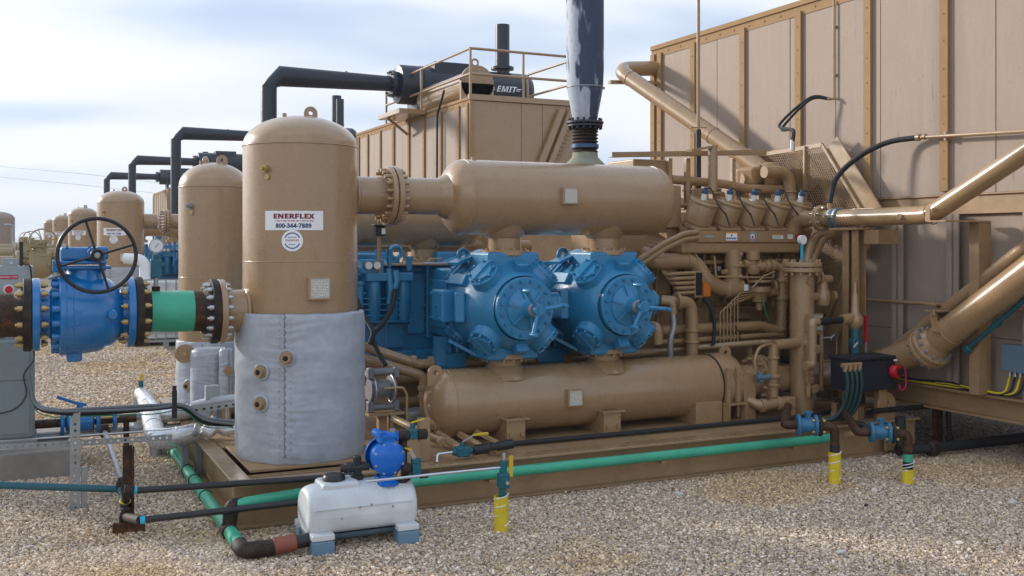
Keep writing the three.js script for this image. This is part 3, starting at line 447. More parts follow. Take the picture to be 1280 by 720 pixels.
// ---------- lower pulsation bottle ----------
const lower = thing('pulsation_bottle', 'lower tan pulsation bottle resting on saddles on the skid deck', 'pressure vessel', 'pulsation bottles');
{
  const y = 0.735, R = 0.325, z = -1.0;
  const sh = part(lower, 'shell', lathe([2.0, y, z], [1, 0, 0], vesselProfile(R, 3.72, 0.19), 56), MT.tan);
  part(sh, 'weld_seam', ring([2.2, y, z], [1, 0, 0], R - 0.001, 0.006, 56), MT.tan);
  part(sh, 'clamp_band', lathe([5.30, y, z], [1, 0, 0], [[R - 0.01, 0], [R + 0.014, 0], [R + 0.014, 0.16], [R - 0.01, 0.16]], 56), MT.tan);
  part(sh, 'strap_gasket', lathe([5.285, y, z], [1, 0, 0], [[R - 0.01, 0], [R + 0.008, 0], [R + 0.008, 0.014], [R - 0.01, 0.014]], 56), MT.rubber);
  for (const x of NX) {
    const n = part(lower, 'nozzle', [lathe([x, 0.95, z], [0, 1, 0], [[0.27, 0.0], [0.19, 0.12], [0.168, 0.13], [0.168, 0.22]], 28)], MT.tan);
    part(n, 'nozzle_flange', disc([x, 1.175, z], [0, 1, 0], 0.245, 0.05, 32), MT.tan); part(n, 'bolts', boltRing([x, 1.17, z], [0, 1, 0], 0.215, 14, 0.017, 0.10), MT.tan, { stuff: true });
  }
  for (const x of [2.78, 3.86]) { const p = part(lower, 'saddle', [bx(x - 0.10, x + 0.10, H - 0.004, 0.60, z - 0.28, z + 0.38, 0.006), bx(x - 0.13, x + 0.13, 0.585, 0.60, z + 0.2, z + 0.42)], MT.tan); part(p, 'bolts', G([-0.06, 0.06].map(d => cyl([x + d, 0.44, z + 0.385], [x + d, 0.44, z + 0.40], 0.02, 6))), MT.beam, { stuff: true }); }
  // end saddle with clamp legs
  part(lower, 'end_saddle', [bx(4.92, 5.26, H - 0.004, 0.60, z - 0.25, z + 0.33, 0.006), bx(5.27, 5.50, H - 0.004, 0.395, z + 0.26, z + 0.44), bx(5.27, 5.285, 0.395, 0.56, z + 0.26, z + 0.44), bx(5.485, 5.50, 0.395, 0.56, z + 0.26, z + 0.44), bx(5.26, 5.51, 0.56, 0.575, z + 0.24, z + 0.45)], MT.tan);
  for (const x of [5.32, 5.45]) { part(lower, 'clamp_leg', bx(x - 0.022, x + 0.022, 0.576, 0.95, z + R + 0.0, z + R + 0.05, 0.006), MT.tan); part(lower, 'clamp_leg', bx(x - 0.015, x + 0.015, 0.42, 0.55, z + R + 0.02, z + R + 0.04, 0.004), MT.tan); }
  part(lower, 'lifting_lug', lugPlate([2.07, y + R - 0.02, z + 0.05], 0, 0.075), MT.tan); part(lower, 'lifting_lug', lugPlate([5.52, y + R + 0.015, z + 0.03], 0, 0.075), MT.tan);
  namePlate(lower, [3.44, 0.75, z + R - 0.05], 0, 0.17);
  part(lower, 'drain', cyl([3.9, 0.36, z + 0.2], [3.9, 0.46, z + 0.2], 0.02, 8), MT.tan);
  part(lower, 'outlet_pipe', [cyl([5.66, y, z], [6.0, y, z], 0.185, 28), lathe([5.62, y, z], [1, 0, 0], [[0.24, 0], [0.185, 0.10]], 28)], MT.tan);
  flange(lower, [6.0, y, z], [1, 0, 0], 0.29, 0.05, 16, MT.tan, MT.tan, { br: 0.02, ext: 0.12 });
  fin(lower);
}

// ---------- reciprocating compressor ----------
const comp = thing('reciprocating_compressor', 'bright blue reciprocating compressor with two large cylinders between the bottles', 'compressor', 'compressors');
{
  const cy = 1.665, B = MT.blue;
  for (const cx of NX) {
    const c = part(comp, 'cylinder', [lathe([cx, cy, -1.52], [0, 0, 1], [[0.0, 0], [0.37, 0], [0.37, 0.07], [0.43, 0.12], [0.475, 0.2], [0.485, 0.42], [0.465, 0.62], [0.415, 0.78], [0.345, 0.90], [0.315, 0.93], [0.315, 0.955]], 48), cb([cx, cy + 0.46, -1.02], 0.56, 0.16, 0.5, 0.03), cb([cx, cy - 0.44, -1.02], 0.56, 0.16, 0.5, 0.03)], B);
    // head plate, ribs, bolt circle
    const h = part(c, 'head', [lathe([cx, cy, -0.57], [0, 0, 1], [[0.305, 0], [0.305, 0.05], [0.295, 0.06], [0.205, 0.06], [0.20, 0.075], [0.11, 0.10], [0.075, 0.14], [0.062, 0.26], [0.0, 0.26]], 40), circ([cx, cy, -0.5], [0, 0, 1], 0.13, 6, 0.25).map(p => { const d = V(p).sub(V([cx, cy, -0.5])).normalize(); return bar([cx + d.x * 0.06, cy + d.y * 0.06, -0.47], [cx + d.x * 0.2, cy + d.y * 0.2, -0.50], 0.055, 0.022, [0, 0, 1]); })], B);
    for (const p of circ([cx, cy, -0.505], [0, 0, 1], 0.262, 16, 0.5)) part(h, 'bolt', hexBolt(p, [0, 0, 1], 0.019, 0.03), B);
    // three-armed unloader wheel on its screw
    const ph = cx < 3 ? 0.33 : 0.2, wz = -0.23; const arms = circ([cx, cy, wz], [0, 0, 1], 0.24, 3, ph);
    part(c, 'unloader_wheel', [cyl([cx, cy, -0.33], [cx, cy, wz + 0.04], 0.034, 14), disc([cx, cy, wz], [0, 0, 1], 0.058, 0.06, 20), arms.map(p => sweep([[cx, cy, wz], [mix(cx, p.x, 0.5), mix(cy, p.y, 0.5), wz + 0.015], [p.x, p.y, wz + 0.045]], 0.02, 10, true)), arms.map(p => cyl([p.x, p.y, wz + 0.0], [p.x, p.y, wz + 0.12], 0.023, 10, 0.019, 0.004))], B);
    part(c, 'unloader_hub', cyl([cx, cy, -0.345], [cx, cy, -0.30], 0.066, 20, 0.066, 0.006), MT.galv);
    // valve pockets on four corners, front and rear
    for (const a of [45, 135, 225, 315]) for (const z of [-0.83, -1.28]) {
      const t = a * Math.PI / 180, d = [Math.cos(t), Math.sin(t), z > -1 ? 0.32 : -0.12], at = k => [cx + d[0] * k, cy + d[1] * k, z + d[2] * k - 0.08];
      const v = part(c, 'valve_pocket', [cyl(at(0.26), at(0.455), 0.185, 24, 0.155), disc(at(0.47), d, 0.16, 0.04, 24)], B);
      part(v, 'valve_cap', [disc(at(0.50), d, 0.112, 0.03, 20), bar(at(0.515), add(at(0.515), [-d[1] * 0.12, d[0] * 0.12, 0]), 0.03, 0.03, d), bar(at(0.515), add(at(0.515), [d[1] * 0.12, -d[0] * 0.12, 0]), 0.03, 0.03, d)], B);
      part(v, 'bolts', boltRing(at(0.495), d, 0.138, 8, 0.014, 0.05), B, { stuff: true });
    }
    // lubricator pads and indicator bosses
    part(c, 'boss', cb([cx + 0.02, cy + 0.375, -0.68], 0.13, 0.16, 0.12, 0.02, [0.45, 0, 0]), B);
    part(c, 'boss', cb([cx + 0.02, cy - 0.375, -0.68], 0.13, 0.16, 0.12, 0.02, [-0.45, 0, 0]), B);
    part(c, 'side_pocket', [cyl([cx + 0.38, cy, -0.88], [cx + 0.50, cy + 0.0, -0.86], 0.13, 20), disc([cx + 0.51, cy, -0.858], [1, 0, 0.2], 0.135, 0.04, 20), cb([cx + 0.54, cy + 0.03, -0.85], 0.06, 0.10, 0.10, 0.01)], B);
    const sb = part(c, 'side_cover', [cb([cx - 0.55, cy + 0.0, -1.28], 0.14, 0.32, 0.30, 0.02), cb([cx - 0.48, cy, -1.02], 0.10, 0.30, 0.22, 0.02, [0, -0.3, 0]), cb([cx - 0.42, cy + 0.26, -1.2], 0.06, 0.12, 0.42, 0.012, [0, 0, -0.5])], B);
    part(sb, 'bolts', G([[-0.12, -1.40], [-0.12, -1.16], [0.12, -1.40], [0.12, -1.16], [0, -1.28]].map(([dy, z]) => hexBolt([cx - 0.62, cy + dy, z], [-1, 0, 0], 0.017, 0.03))), B, { stuff: true });
    part(c, 'lifting_eye', [ring([cx - 0.30, cy + 0.50, -1.35], [0.3, 0, 1], 0.06, 0.024, 24), cb([cx - 0.30, cy + 0.41, -1.35], 0.08, 0.06, 0.08, 0.01), bar([cx - 0.48, cy + 0.42, -1.2], [cx - 0.10, cy + 0.55, -1.30], 0.03, 0.16, [0, 1, 0])], B);
    part(c, 'foot_strap', [bar([cx - 0.50, cy - 0.34, -1.25], [cx - 0.12, cy - 0.56, -1.1], 0.03, 0.18, [0, 1, 0]), bar([cx - 0.5, cy - 0.33, -1.5], [cx - 0.5, cy - 0.63, -1.5], 0.10, 0.10, [1, 0, 0])], B);
    // distance piece with an access cover on each side
    const dp = part(comp, 'distance_piece', [bx(cx - 0.34, cx + 0.34, cy - 0.36, cy + 0.36, -2.22, -1.50, 0.03), bx(cx - 0.38, cx + 0.38, cy - 0.42, cy + 0.42, -2.27, -2.20, 0.02), bx(cx - 0.36, cx + 0.36, cy - 0.39, cy + 0.39, -1.56, -1.49, 0.02), bx(cx - 0.30, cx + 0.30, 1.02, cy - 0.34, -1.98, -1.55, 0.03)], B);
    part(dp, 'access_cover', bx(cx - 0.375, cx - 0.342, cy - 0.27, cy + 0.24, -2.13, -1.65, 0.012), B);
    part(dp, 'access_rim', [bx(cx - 0.39, cx - 0.376, cy - 0.20, cy + 0.17, -2.07, -1.71, 0.01)], B);
    part(dp, 'bolts', G(Array.from({ length: 8 }, (_, i) => hexBolt([cx - 0.385, cy - 0.38 + 0.11 * i, -2.235], [-1, 0, 0], 0.018, 0.03))), B, { stuff: true });
    part(dp, 'head_joint', [disc([cx - 0.40, cy - 0.02, -1.58], [-1, 0, 0], 0.16, 0.09, 6)], B);
    part(comp, 'foot', [bx(cx - 0.5, cx - 0.2, 1.0, 1.16, -1.72, -1.50, 0.01), cyl([cx - 0.35, 1.16, -1.6], [cx - 0.35, 1.24, -1.6], 0.04, 8)], B);
  }
  // crankcase
  part(comp, 'crankcase', [bx(1.25, 4.95, 1.10, 1.98, -3.0, -2.26, 0.04), bx(1.2, 5.0, 1.03, 1.14, -3.05, -2.12, 0.02), bx(1.25, 4.95, 1.95, 2.04, -2.95, -2.3, 0.02)], B);
  for (const x of [1.5, 2.0, 3.4, 4.5]) part(comp, 'crankcase_rib', bx(x - 0.02, x + 0.02, 1.14, 1.95, -2.262, -2.2, 0.008), B);
  part(comp, 'top_cover', [bx(1.9, 3.55, 2.052, 2.075, -2.75, -2.05, 0.005)], MT.tan, { label: 'bare tan metal top cover plate' });
  for (const x of [2.2, 2.5]) part(comp, 'cover_handle', pipe([[x, 2.07, -2.3], [x + 0.03, 2.12, -2.3], [x + 0.17, 2.12, -2.3], [x + 0.2, 2.07, -2.3]], 0.008, 0.03, 8), MT.tan);
  for (const x of [1.72, 1.88, 2.38]) part(comp, 'foot', [bx(x - 0.13, x + 0.13, 1.03, 1.15, -2.25, -1.96, 0.01)], B);
  // oil filters, gauges, small piping on the near face
  for (const [x, r] of [[1.80, 0.085], [2.0, 0.07], [2.13, 0.07]]) part(comp, 'oil_filter', lathe([x, 1.47, -2.06], [0, 1, 0], [[0, 0], [r * 0.8, 0], [r, 0.02], [r, 0.40], [r * 0.9, 0.42], [0, 0.42]], 20), B);
  part(comp, 'filter_head', [bx(1.70, 2.22, 1.89, 1.98, -2.16, -1.97, 0.012), bx(1.66, 1.90, 1.97, 2.12, -2.15, -2.0, 0.012)], B);
  for (const u of [1.72, 1.81]) { const g = part(comp, 'pressure_gauge', [cyl([u, 2.06, -1.985], [u, 2.06, -1.95], 0.042, 20)], MT.galv); part(g, 'dial', cyl([u, 2.06, -1.95], [u, 2.06, -1.946], 0.036, 20), MT.white); }
  part(comp, 'oil_line', pipe([[1.62, 1.88, -2.02], [1.62, 1.35, -2.0], [1.45, 1.28, -2.0], [1.36, 1.42, -2.0]], 0.028, 0.08), B);
  part(comp, 'oil_line', pipe([[1.95, 2.02, -2.0], [1.95, 1.80, -1.92], [1.93, 1.66, -1.92]], 0.03, 0.06), B);
  part(comp, 'oil_line', pipe([[1.4, 1.68, -2.05], [1.62, 1.76, -2.0], [1.70, 1.77, -2.0]], 0.012, 0.03, 8), B);
  part(comp, 'lubricator_box', [bx(1.28, 1.56, 1.72, 2.02, -2.2, -2.02, 0.015), cyl([1.36, 2.02, -2.1], [1.36, 2.14, -2.1], 0.05, 14), cyl([1.5, 2.02, -2.1], [1.5, 2.1, -2.1], 0.04, 14)], B);
  part(comp, 'pump_body', [cyl([1.45, 1.55, -2.3], [1.45, 1.55, -2.02], 0.14, 20), cyl([1.32, 1.3, -2.2], [1.32, 1.3, -2.0], 0.10, 18), cb([1.5, 1.2, -2.08], 0.3, 0.16, 0.16, 0.02)], B);
  part(comp, 'lifting_eye', [ring([2.15, 2.19, -2.35], [0.2, 0, 1], 0.065, 0.026, 24), cyl([2.15, 2.04, -2.35], [2.15, 2.14, -2.35], 0.045, 12)], B);
  part(comp, 'breather', [cyl([1.62, 2.1, -2.3], [1.62, 2.34, -2.3], 0.05, 14), cyl([1.62, 2.34, -2.3], [1.62, 2.40, -2.3], 0.075, 14), cb([1.8, 2.12, -2.4], 0.25, 0.12, 0.2, 0.02)], B);
  // panels, tubing and fittings crowding the near face of the crankcase
  for (const [x0, x1, y0, y1] of [[2.24, 2.44, 1.3, 1.9], [1.3, 1.6, 1.2, 1.62], [1.64, 2.2, 1.16, 1.42]]) { const p = part(comp, 'crankcase_door', bx(x0, x1, y0, y1, -2.262, -2.215, 0.012), B); part(p, 'bolts', G([[x0 + 0.025, y0 + 0.03], [x1 - 0.025, y0 + 0.03], [x0 + 0.025, y1 - 0.03], [x1 - 0.025, y1 - 0.03], [x0 + 0.025, (y0 + y1) / 2], [x1 - 0.025, (y0 + y1) / 2]].map(([x, y]) => hexBolt([x, y, -2.21], [0, 0, 1], 0.016, 0.03))), B, { stuff: true }); }
  for (let i = 0; i < 5; i++) part(comp, 'lube_tube', pipe([[1.38 + i * 0.035, 2.04, -2.05], [1.40 + i * 0.05, 1.72 - i * 0.06, -2.0 + i * 0.012], [2.2, 1.70 - i * 0.06, -2.02], [2.24, 1.66 - i * 0.06, -2.2]], 0.009, 0.05, 6), B);
  for (const [x, y, r, l] of [[1.55, 2.12, 0.035, 0.14], [1.86, 2.0, 0.03, 0.2], [1.98, 2.04, 0.028, 0.16], [2.2, 2.0, 0.035, 0.12], [1.30, 1.95, 0.05, 0.22]]) part(comp, 'line_fitting', [cyl([x, y, -2.06], [x, y + l, -2.06], r, 12), cyl([x, y + l, -2.06], [x, y + l + 0.03, -2.06], r * 1.4, 6)], B);
  part(comp, 'line_filter', [cyl([1.62, 1.62, -1.96], [1.62, 1.86, -1.96], 0.045, 16, 0.045, 0.01), cyl([1.62, 1.86, -1.96], [1.62, 1.90, -1.96], 0.06, 6)], B);
  part(comp, 'junction_box', cb([1.42, 1.88, -1.95], 0.16, 0.2, 0.1, 0.012), B); part(comp, 'elbow_fitting', pipe([[2.02, 2.0, -1.98], [2.02, 1.88, -1.94], [1.98, 1.78, -1.92]], 0.034, 0.05, 12), B);
  // mirrored throws on the far side
  for (const cx of [2.3, 3.45]) { part(comp, 'far_cylinder', [lathe([cx, cy, -3.0], [0, 0, -1], [[0.34, 0], [0.34, 0.6], [0.46, 0.7], [0.47, 1.2], [0.3, 1.45], [0, 1.47]], 28), cb([cx, cy + 0.44, -4.05], 0.5, 0.16, 0.5, 0.03)], B); }
  fin(comp);
}

// ---------- big blue ball valve and its line, left of the scrubber ----------
const PY = 1.705, PZ = -1.0;
const valve = thing('ball_valve', 'large glossy blue ball valve with a black handwheel on the inlet line', 'valve', 'inlet valves');
{
  const B = MT.valveBlue, x0 = -1.43, x1 = -0.70;
  part(valve, 'body', [lathe([x0, PY, PZ], [1, 0, 0], [[0.20, 0], [0.20, 0.10], [0.25, 0.14], [0.31, 0.17]], 40), lathe([x0 + 0.17, PY, PZ], [1, 0, 0], [[0.33, 0], [0.345, 0.01], [0.345, 0.05], [0.34, 0.055], [0.34, 0.10], [0.335, 0.105], [0.335, 0.20], [0.325, 0.30], [0.29, 0.39], [0.235, 0.46], [0.20, 0.49], [0.20, 0.56]], 48)], B);
  for (const [c, s] of [[x0, -1], [x1, 1]]) {
    const f = part(valve, 'end_flange', disc([c + s * -0.0, PY, PZ], [1, 0, 0], 0.30, 0.06, 40), B);
    for (const p of circ([c - s * 0.055, PY, PZ], [1, 0, 0], 0.25, 12, 0.5)) part(f, 'bolt', hexBolt(p, [-s, 0, 0], 0.025, 0.034), MT.brass);
  }
  part(valve, 'body_bolts', boltRing([x0 + 0.16, PY, PZ], [1, 0, 0], 0.30, 16, 0.03, 0.09), B, { stuff: true });
  part(valve, 'foot', [bx(-1.20, -1.08, PY - 0.40, PY - 0.30, PZ - 0.06, PZ + 0.06, 0.02)], B);
  part(valve, 'lug', cyl([-0.86, PY + 0.0, PZ + 0.27], [-0.86, PY + 0.0, PZ + 0.335], 0.045, 20, 0.04, 0.008), B);
  for (const [w, y] of [[0.16, 0.03], [0.12, -0.02], [0.10, -0.065]]) part(valve, 'cast_lettering', Array.from({ length: Math.round(w / 0.03) }, (_, i) => cb([-1.17 + (i - w / 0.06) * 0.03 + 0.03, PY + y, PZ + 0.334 - Math.abs(y) * 0.06], 0.02, 0.026, 0.008, 0.002)), B, { stuff: true });
  const st = part(valve, 'stem_housing', [lathe([-1.05, PY + 0.30, PZ], [0, 1, 0], [[0.24, -0.08], [0.16, 0.0], [0.145, 0.08]], 28), bx(-1.24, -0.86, PY + 0.372, PY + 0.40, PZ - 0.17, PZ + 0.17, 0.012), bx(-1.29, -0.90, PY + 0.415, PY + 0.445, PZ - 0.17, PZ + 0.19, 0.012), cb([-1.28, PY + 0.40, PZ + 0.12], 0.06, 0.10, 0.05, 0.01)], B);
  part(st, 'bolts', G([[-1.22, 0.13], [-0.92, 0.13], [-1.22, -0.13], [-0.92, -0.13]].map(([x, z]) => hexBolt([x, PY + 0.41, PZ + z], [0, 1, 0], 0.02, 0.10))), B, { stuff: true });
  const gb = part(valve, 'gearbox', [bx(-1.25, -0.97, PY + 0.445, PY + 0.555, PZ - 0.15, PZ + 0.16, 0.02), bx(-0.98, -0.88, PY + 0.45, PY + 0.56, PZ - 0.1, PZ + 0.12, 0.02), cyl([-1.0, PY + 0.50, PZ + 0.12], [-1.0, PY + 0.50, PZ + 0.30], 0.055, 18)], B);
  part(gb, 'bolts', G([[-1.2, 0.56], [-1.03, 0.56], [-1.2, 0.475], [-1.03, 0.475]].map(([x, dy]) => hexBolt([x, PY + dy, PZ + 0.16], [0, 0, 1], 0.012, 0.02))), B, { stuff: true });
  const W = [-0.985, PY + 0.49, PZ + 0.40], w = part(valve, 'handwheel', ring(W, [0.08, 0, 1], 0.298, 0.016, 72), MT.black);
  for (const a of [-20, 70, 160, 250]) { const t = a * Math.PI / 180 + 0.65; part(w, 'spoke', cyl([W[0] + Math.cos(t) * 0.04, W[1] + Math.sin(t) * 0.04, W[2]], [W[0] + Math.cos(t) * 0.292, W[1] + Math.sin(t) * 0.292, W[2] - Math.cos(t) * 0.022], 0.010, 8), MT.black); }
  part(w, 'hub', [ring(W, [0.08, 0, 1], 0.042, 0.012, 24), cyl([W[0], W[1], W[2] - 0.10], [W[0], W[1], W[2] + 0.006], 0.030, 16)], MT.black); part(w, 'shaft_end', cyl([W[0], W[1], W[2] + 0.004], [W[0], W[1], W[2] + 0.022], 0.026, 16, 0.022, 0.004), MT.galv);
  part(valve, 'grease_fitting', [cyl([-1.26, PY + 0.30, PZ + 0.06], [-1.26, PY + 0.37, PZ + 0.08], 0.03, 12), cyl([-1.34, PY + 0.30, PZ + 0.12], [-1.25, PY + 0.33, PZ + 0.12], 0.014, 8)], MT.galv);
  fin(valve);
}
{
  const p = thing('inlet_pipe', 'short rusty pipe painted green between the blue valve and the scrubber', 'pipe', 'inlet pipe spools');
  part(p, 'rusty_pipe', cyl([-0.60, PY, PZ], [0.0, PY - 0.01, PZ], 0.178, 36), MT.rust);
  part(p, 'green_band', lathe([-0.535, PY - 0.001, PZ], [1, -0.016, 0], [[0.177, 0], [0.1795, 0], [0.1795, 0.35], [0.177, 0.35]], 40), MT.green, { label: 'bright green painted band on the rusty pipe' });
  for (const [x, R] of [[-0.635, 0.30], [-0.008, 0.285]]) { const f = part(p, 'end_flange', [disc([x, PY - (x > -0.3 ? 0.014 : 0), PZ], [1, 0, 0], R, 0.062, 40), lathe([x, PY - (x > -0.3 ? 0.014 : 0), PZ], [x > -0.3 ? -1 : 1, 0, 0], [[0.24, 0.03], [0.18, 0.10]], 32)], MT.darkIron); for (const q of circ([x + (x > -0.3 ? -0.05 : 0.05), PY - (x > -0.3 ? 0.014 : 0), PZ], [1, 0, 0], R - 0.05, x > -0.3 ? 16 : 12, 0.5)) part(f, 'bolt', hexBolt(q, [x > -0.3 ? -1 : 1, 0, 0], 0.025, 0.038), x > -0.3 ? MT.zinc : MT.brass); }
  part(p, 'orifice_ring', disc([0.026, PY - 0.012, PZ], [1, 0, 0], 0.25, 0.006, 32), MT.darkIron);
  part(p, 'weld_boss', cyl([-0.49, PY + 0.17, PZ], [-0.49, PY + 0.215, PZ], 0.035, 14), MT.rustLight);
  fin(p);
  const g = thing('pressure_gauge', 'round white pressure gauge on a teal needle valve above the green pipe', 'gauge', 'gauges');
  part(g, 'stem', cyl([-0.49, PY + 0.213, PZ], [-0.49, PY + 0.29, PZ], 0.02, 12), MT.galv);
  part(g, 'needle_valve', [cb([-0.49, PY + 0.37, PZ], 0.095, 0.16, 0.08, 0.012), cyl([-0.49, PY + 0.44, PZ], [-0.49, PY + 0.49, PZ], 0.028, 8), cyl([-0.45, PY + 0.40, PZ], [-0.42, PY + 0.40, PZ], 0.02, 10)], MT.tealValve);
  const b = part(g, 'gauge_body', [cyl([-0.49, PY + 0.565, PZ - 0.02], [-0.49, PY + 0.565, PZ + 0.03], 0.062, 28), cyl([-0.49, PY + 0.49, PZ], [-0.49, PY + 0.53, PZ], 0.014, 8)], MT.galv); part(b, 'dial', cyl([-0.49, PY + 0.565, PZ + 0.03], [-0.49, PY + 0.565, PZ + 0.033], 0.053, 28), MT.white); part(b, 'needle', bar([-0.50, PY + 0.55, PZ + 0.035], [-0.47, PY + 0.59, PZ + 0.035], 0.004, 0.002), MT.black);
  fin(g);
  const q = thing('rusty_inlet_pipe', 'rusty brown pipe with dark flange entering the blue valve from the left', 'pipe', 'inlet pipe spools');
  part(q, 'pipe_run', cyl([-3.2, PY + 0.0, PZ], [-1.50, PY, PZ], 0.180, 36), MT.rust);
  const f = part(q, 'end_flange', [disc([-1.495, PY, PZ], [1, 0, 0], 0.30, 0.065, 40), lathe([-1.495, PY, PZ], [-1, 0, 0], [[0.24, 0.03], [0.182, 0.10]], 32)], MT.darkIron); for (const t of circ([-1.55, PY, PZ], [1, 0, 0], 0.25, 12, 0.5)) part(f, 'bolt', hexBolt(t, [-1, 0, 0], 0.025, 0.038), MT.brass);
  fin(q);
}

// ---------- grey cabinet on its concrete footing, control panel above it ----------
{
  const b = thing('concrete_footing', 'low grey concrete footing under the grey cabinet at the left edge', 'footing');
  part(b, 'block', bx(-4.2, -1.10, -0.05, 0.27, -4.4, -2.66, 0.02), MT.concrete); fin(b);
  const c = thing('grey_cabinet', 'grey steel cabinet standing on the concrete footing at the left edge', 'cabinet');
  part(c, 'housing', bx(-2.6, -1.42, 0.36, 1.36, -3.6, -2.86, 0.04), MT.greyBox); part(c, 'side_panel', bx(-2.55, -1.47, 0.42, 0.94, -2.858, -2.85, 0.003), MT.greyBox); part(c, 'upper_panel', bx(-2.55, -1.47, 0.95, 1.30, -2.858, -2.85, 0.003), MT.greyBox);
  part(c, 'plinth', bx(-2.62, -1.40, 0.27, 0.36, -3.62, -2.84, 0.008), MT.greyBox); part(c, 'cable', hose([[-1.46, 1.33, -2.84], [-1.43, 1.15, -2.83], [-1.52, 1.0, -2.845], [-1.50, 0.8, -2.845], [-1.62, 0.66, -2.845], [-1.9, 0.62, -2.845]], 0.006, 6), MT.black);
  fin(c);
  const p = thing('control_panel', 'pale grey control box with red stop button behind the left pipe', 'control panel');
  const Q = [-1.433, 1.769, -2.902], x1 = Q[0], z = Q[2];
  part(p, 'enclosure', bx(x1 - 0.62, x1, Q[1] - 0.30, Q[1] + 0.30, z - 0.25, z, 0.01), MT.greyPanel); part(p, 'hinge_cover', cb([x1 - 0.21, Q[1] + 0.33, z - 0.02], 0.15, 0.09, 0.03, 0.006), MT.greyPanel); part(p, 'screw', cyl([x1 - 0.20, Q[1] + 0.33, z], [x1 - 0.20, Q[1] + 0.33, z + 0.01], 0.016, 12), MT.zinc);
  part(p, 'button_plate', cyl([x1 - 0.22, Q[1] + 0.07, z], [x1 - 0.22, Q[1] + 0.07, z + 0.018], 0.05, 24), MT.white); part(p, 'stop_button', cyl([x1 - 0.22, Q[1] + 0.07, z + 0.018], [x1 - 0.22, Q[1] + 0.07, z + 0.05], 0.032, 20, 0.036, 0.006), MT.red);
  const lt = canvasTex(256, 56, (x, w, h) => { x.fillStyle = '#b01038'; x.fillRect(0, 0, w, h); x.fillStyle = '#f2dfe4'; x.font = 'bold 28px sans-serif'; x.textAlign = 'center'; x.fillText('EMERGENCY STOP', w / 2, 38, w - 14); });
  part(p, 'warning_label', rect([x1 - 0.23, Q[1] + 0.19, z + 0.003], 0.18, 0.036), print(lt), { uv: true }); part(p, 'post', bx(x1 - 0.36, x1 - 0.26, 0.27, Q[1] - 0.30, z - 0.2, z - 0.1, 0.006), MT.galv);
  part(p, 'cord', hose([[x1 - 0.08, Q[1] + 0.31, z], [x1 - 0.03, Q[1] + 0.28, z + 0.02], [x1 - 0.01, Q[1], z + 0.02], [x1 - 0.015, Q[1] - 0.25, z + 0.02]], 0.008, 6), MT.black); part(p, 'antenna', cb([x1 - 0.11, Q[1] + 0.42, z - 0.03], 0.035, 0.24, 0.03, 0.006), MT.black);
  part(p, 'top_bracket', bx(x1 - 0.5, x1 - 0.02, Q[1] - 0.31, Q[1] - 0.30, z - 0.3, z + 0.05), MT.rust);
  fin(p);
}

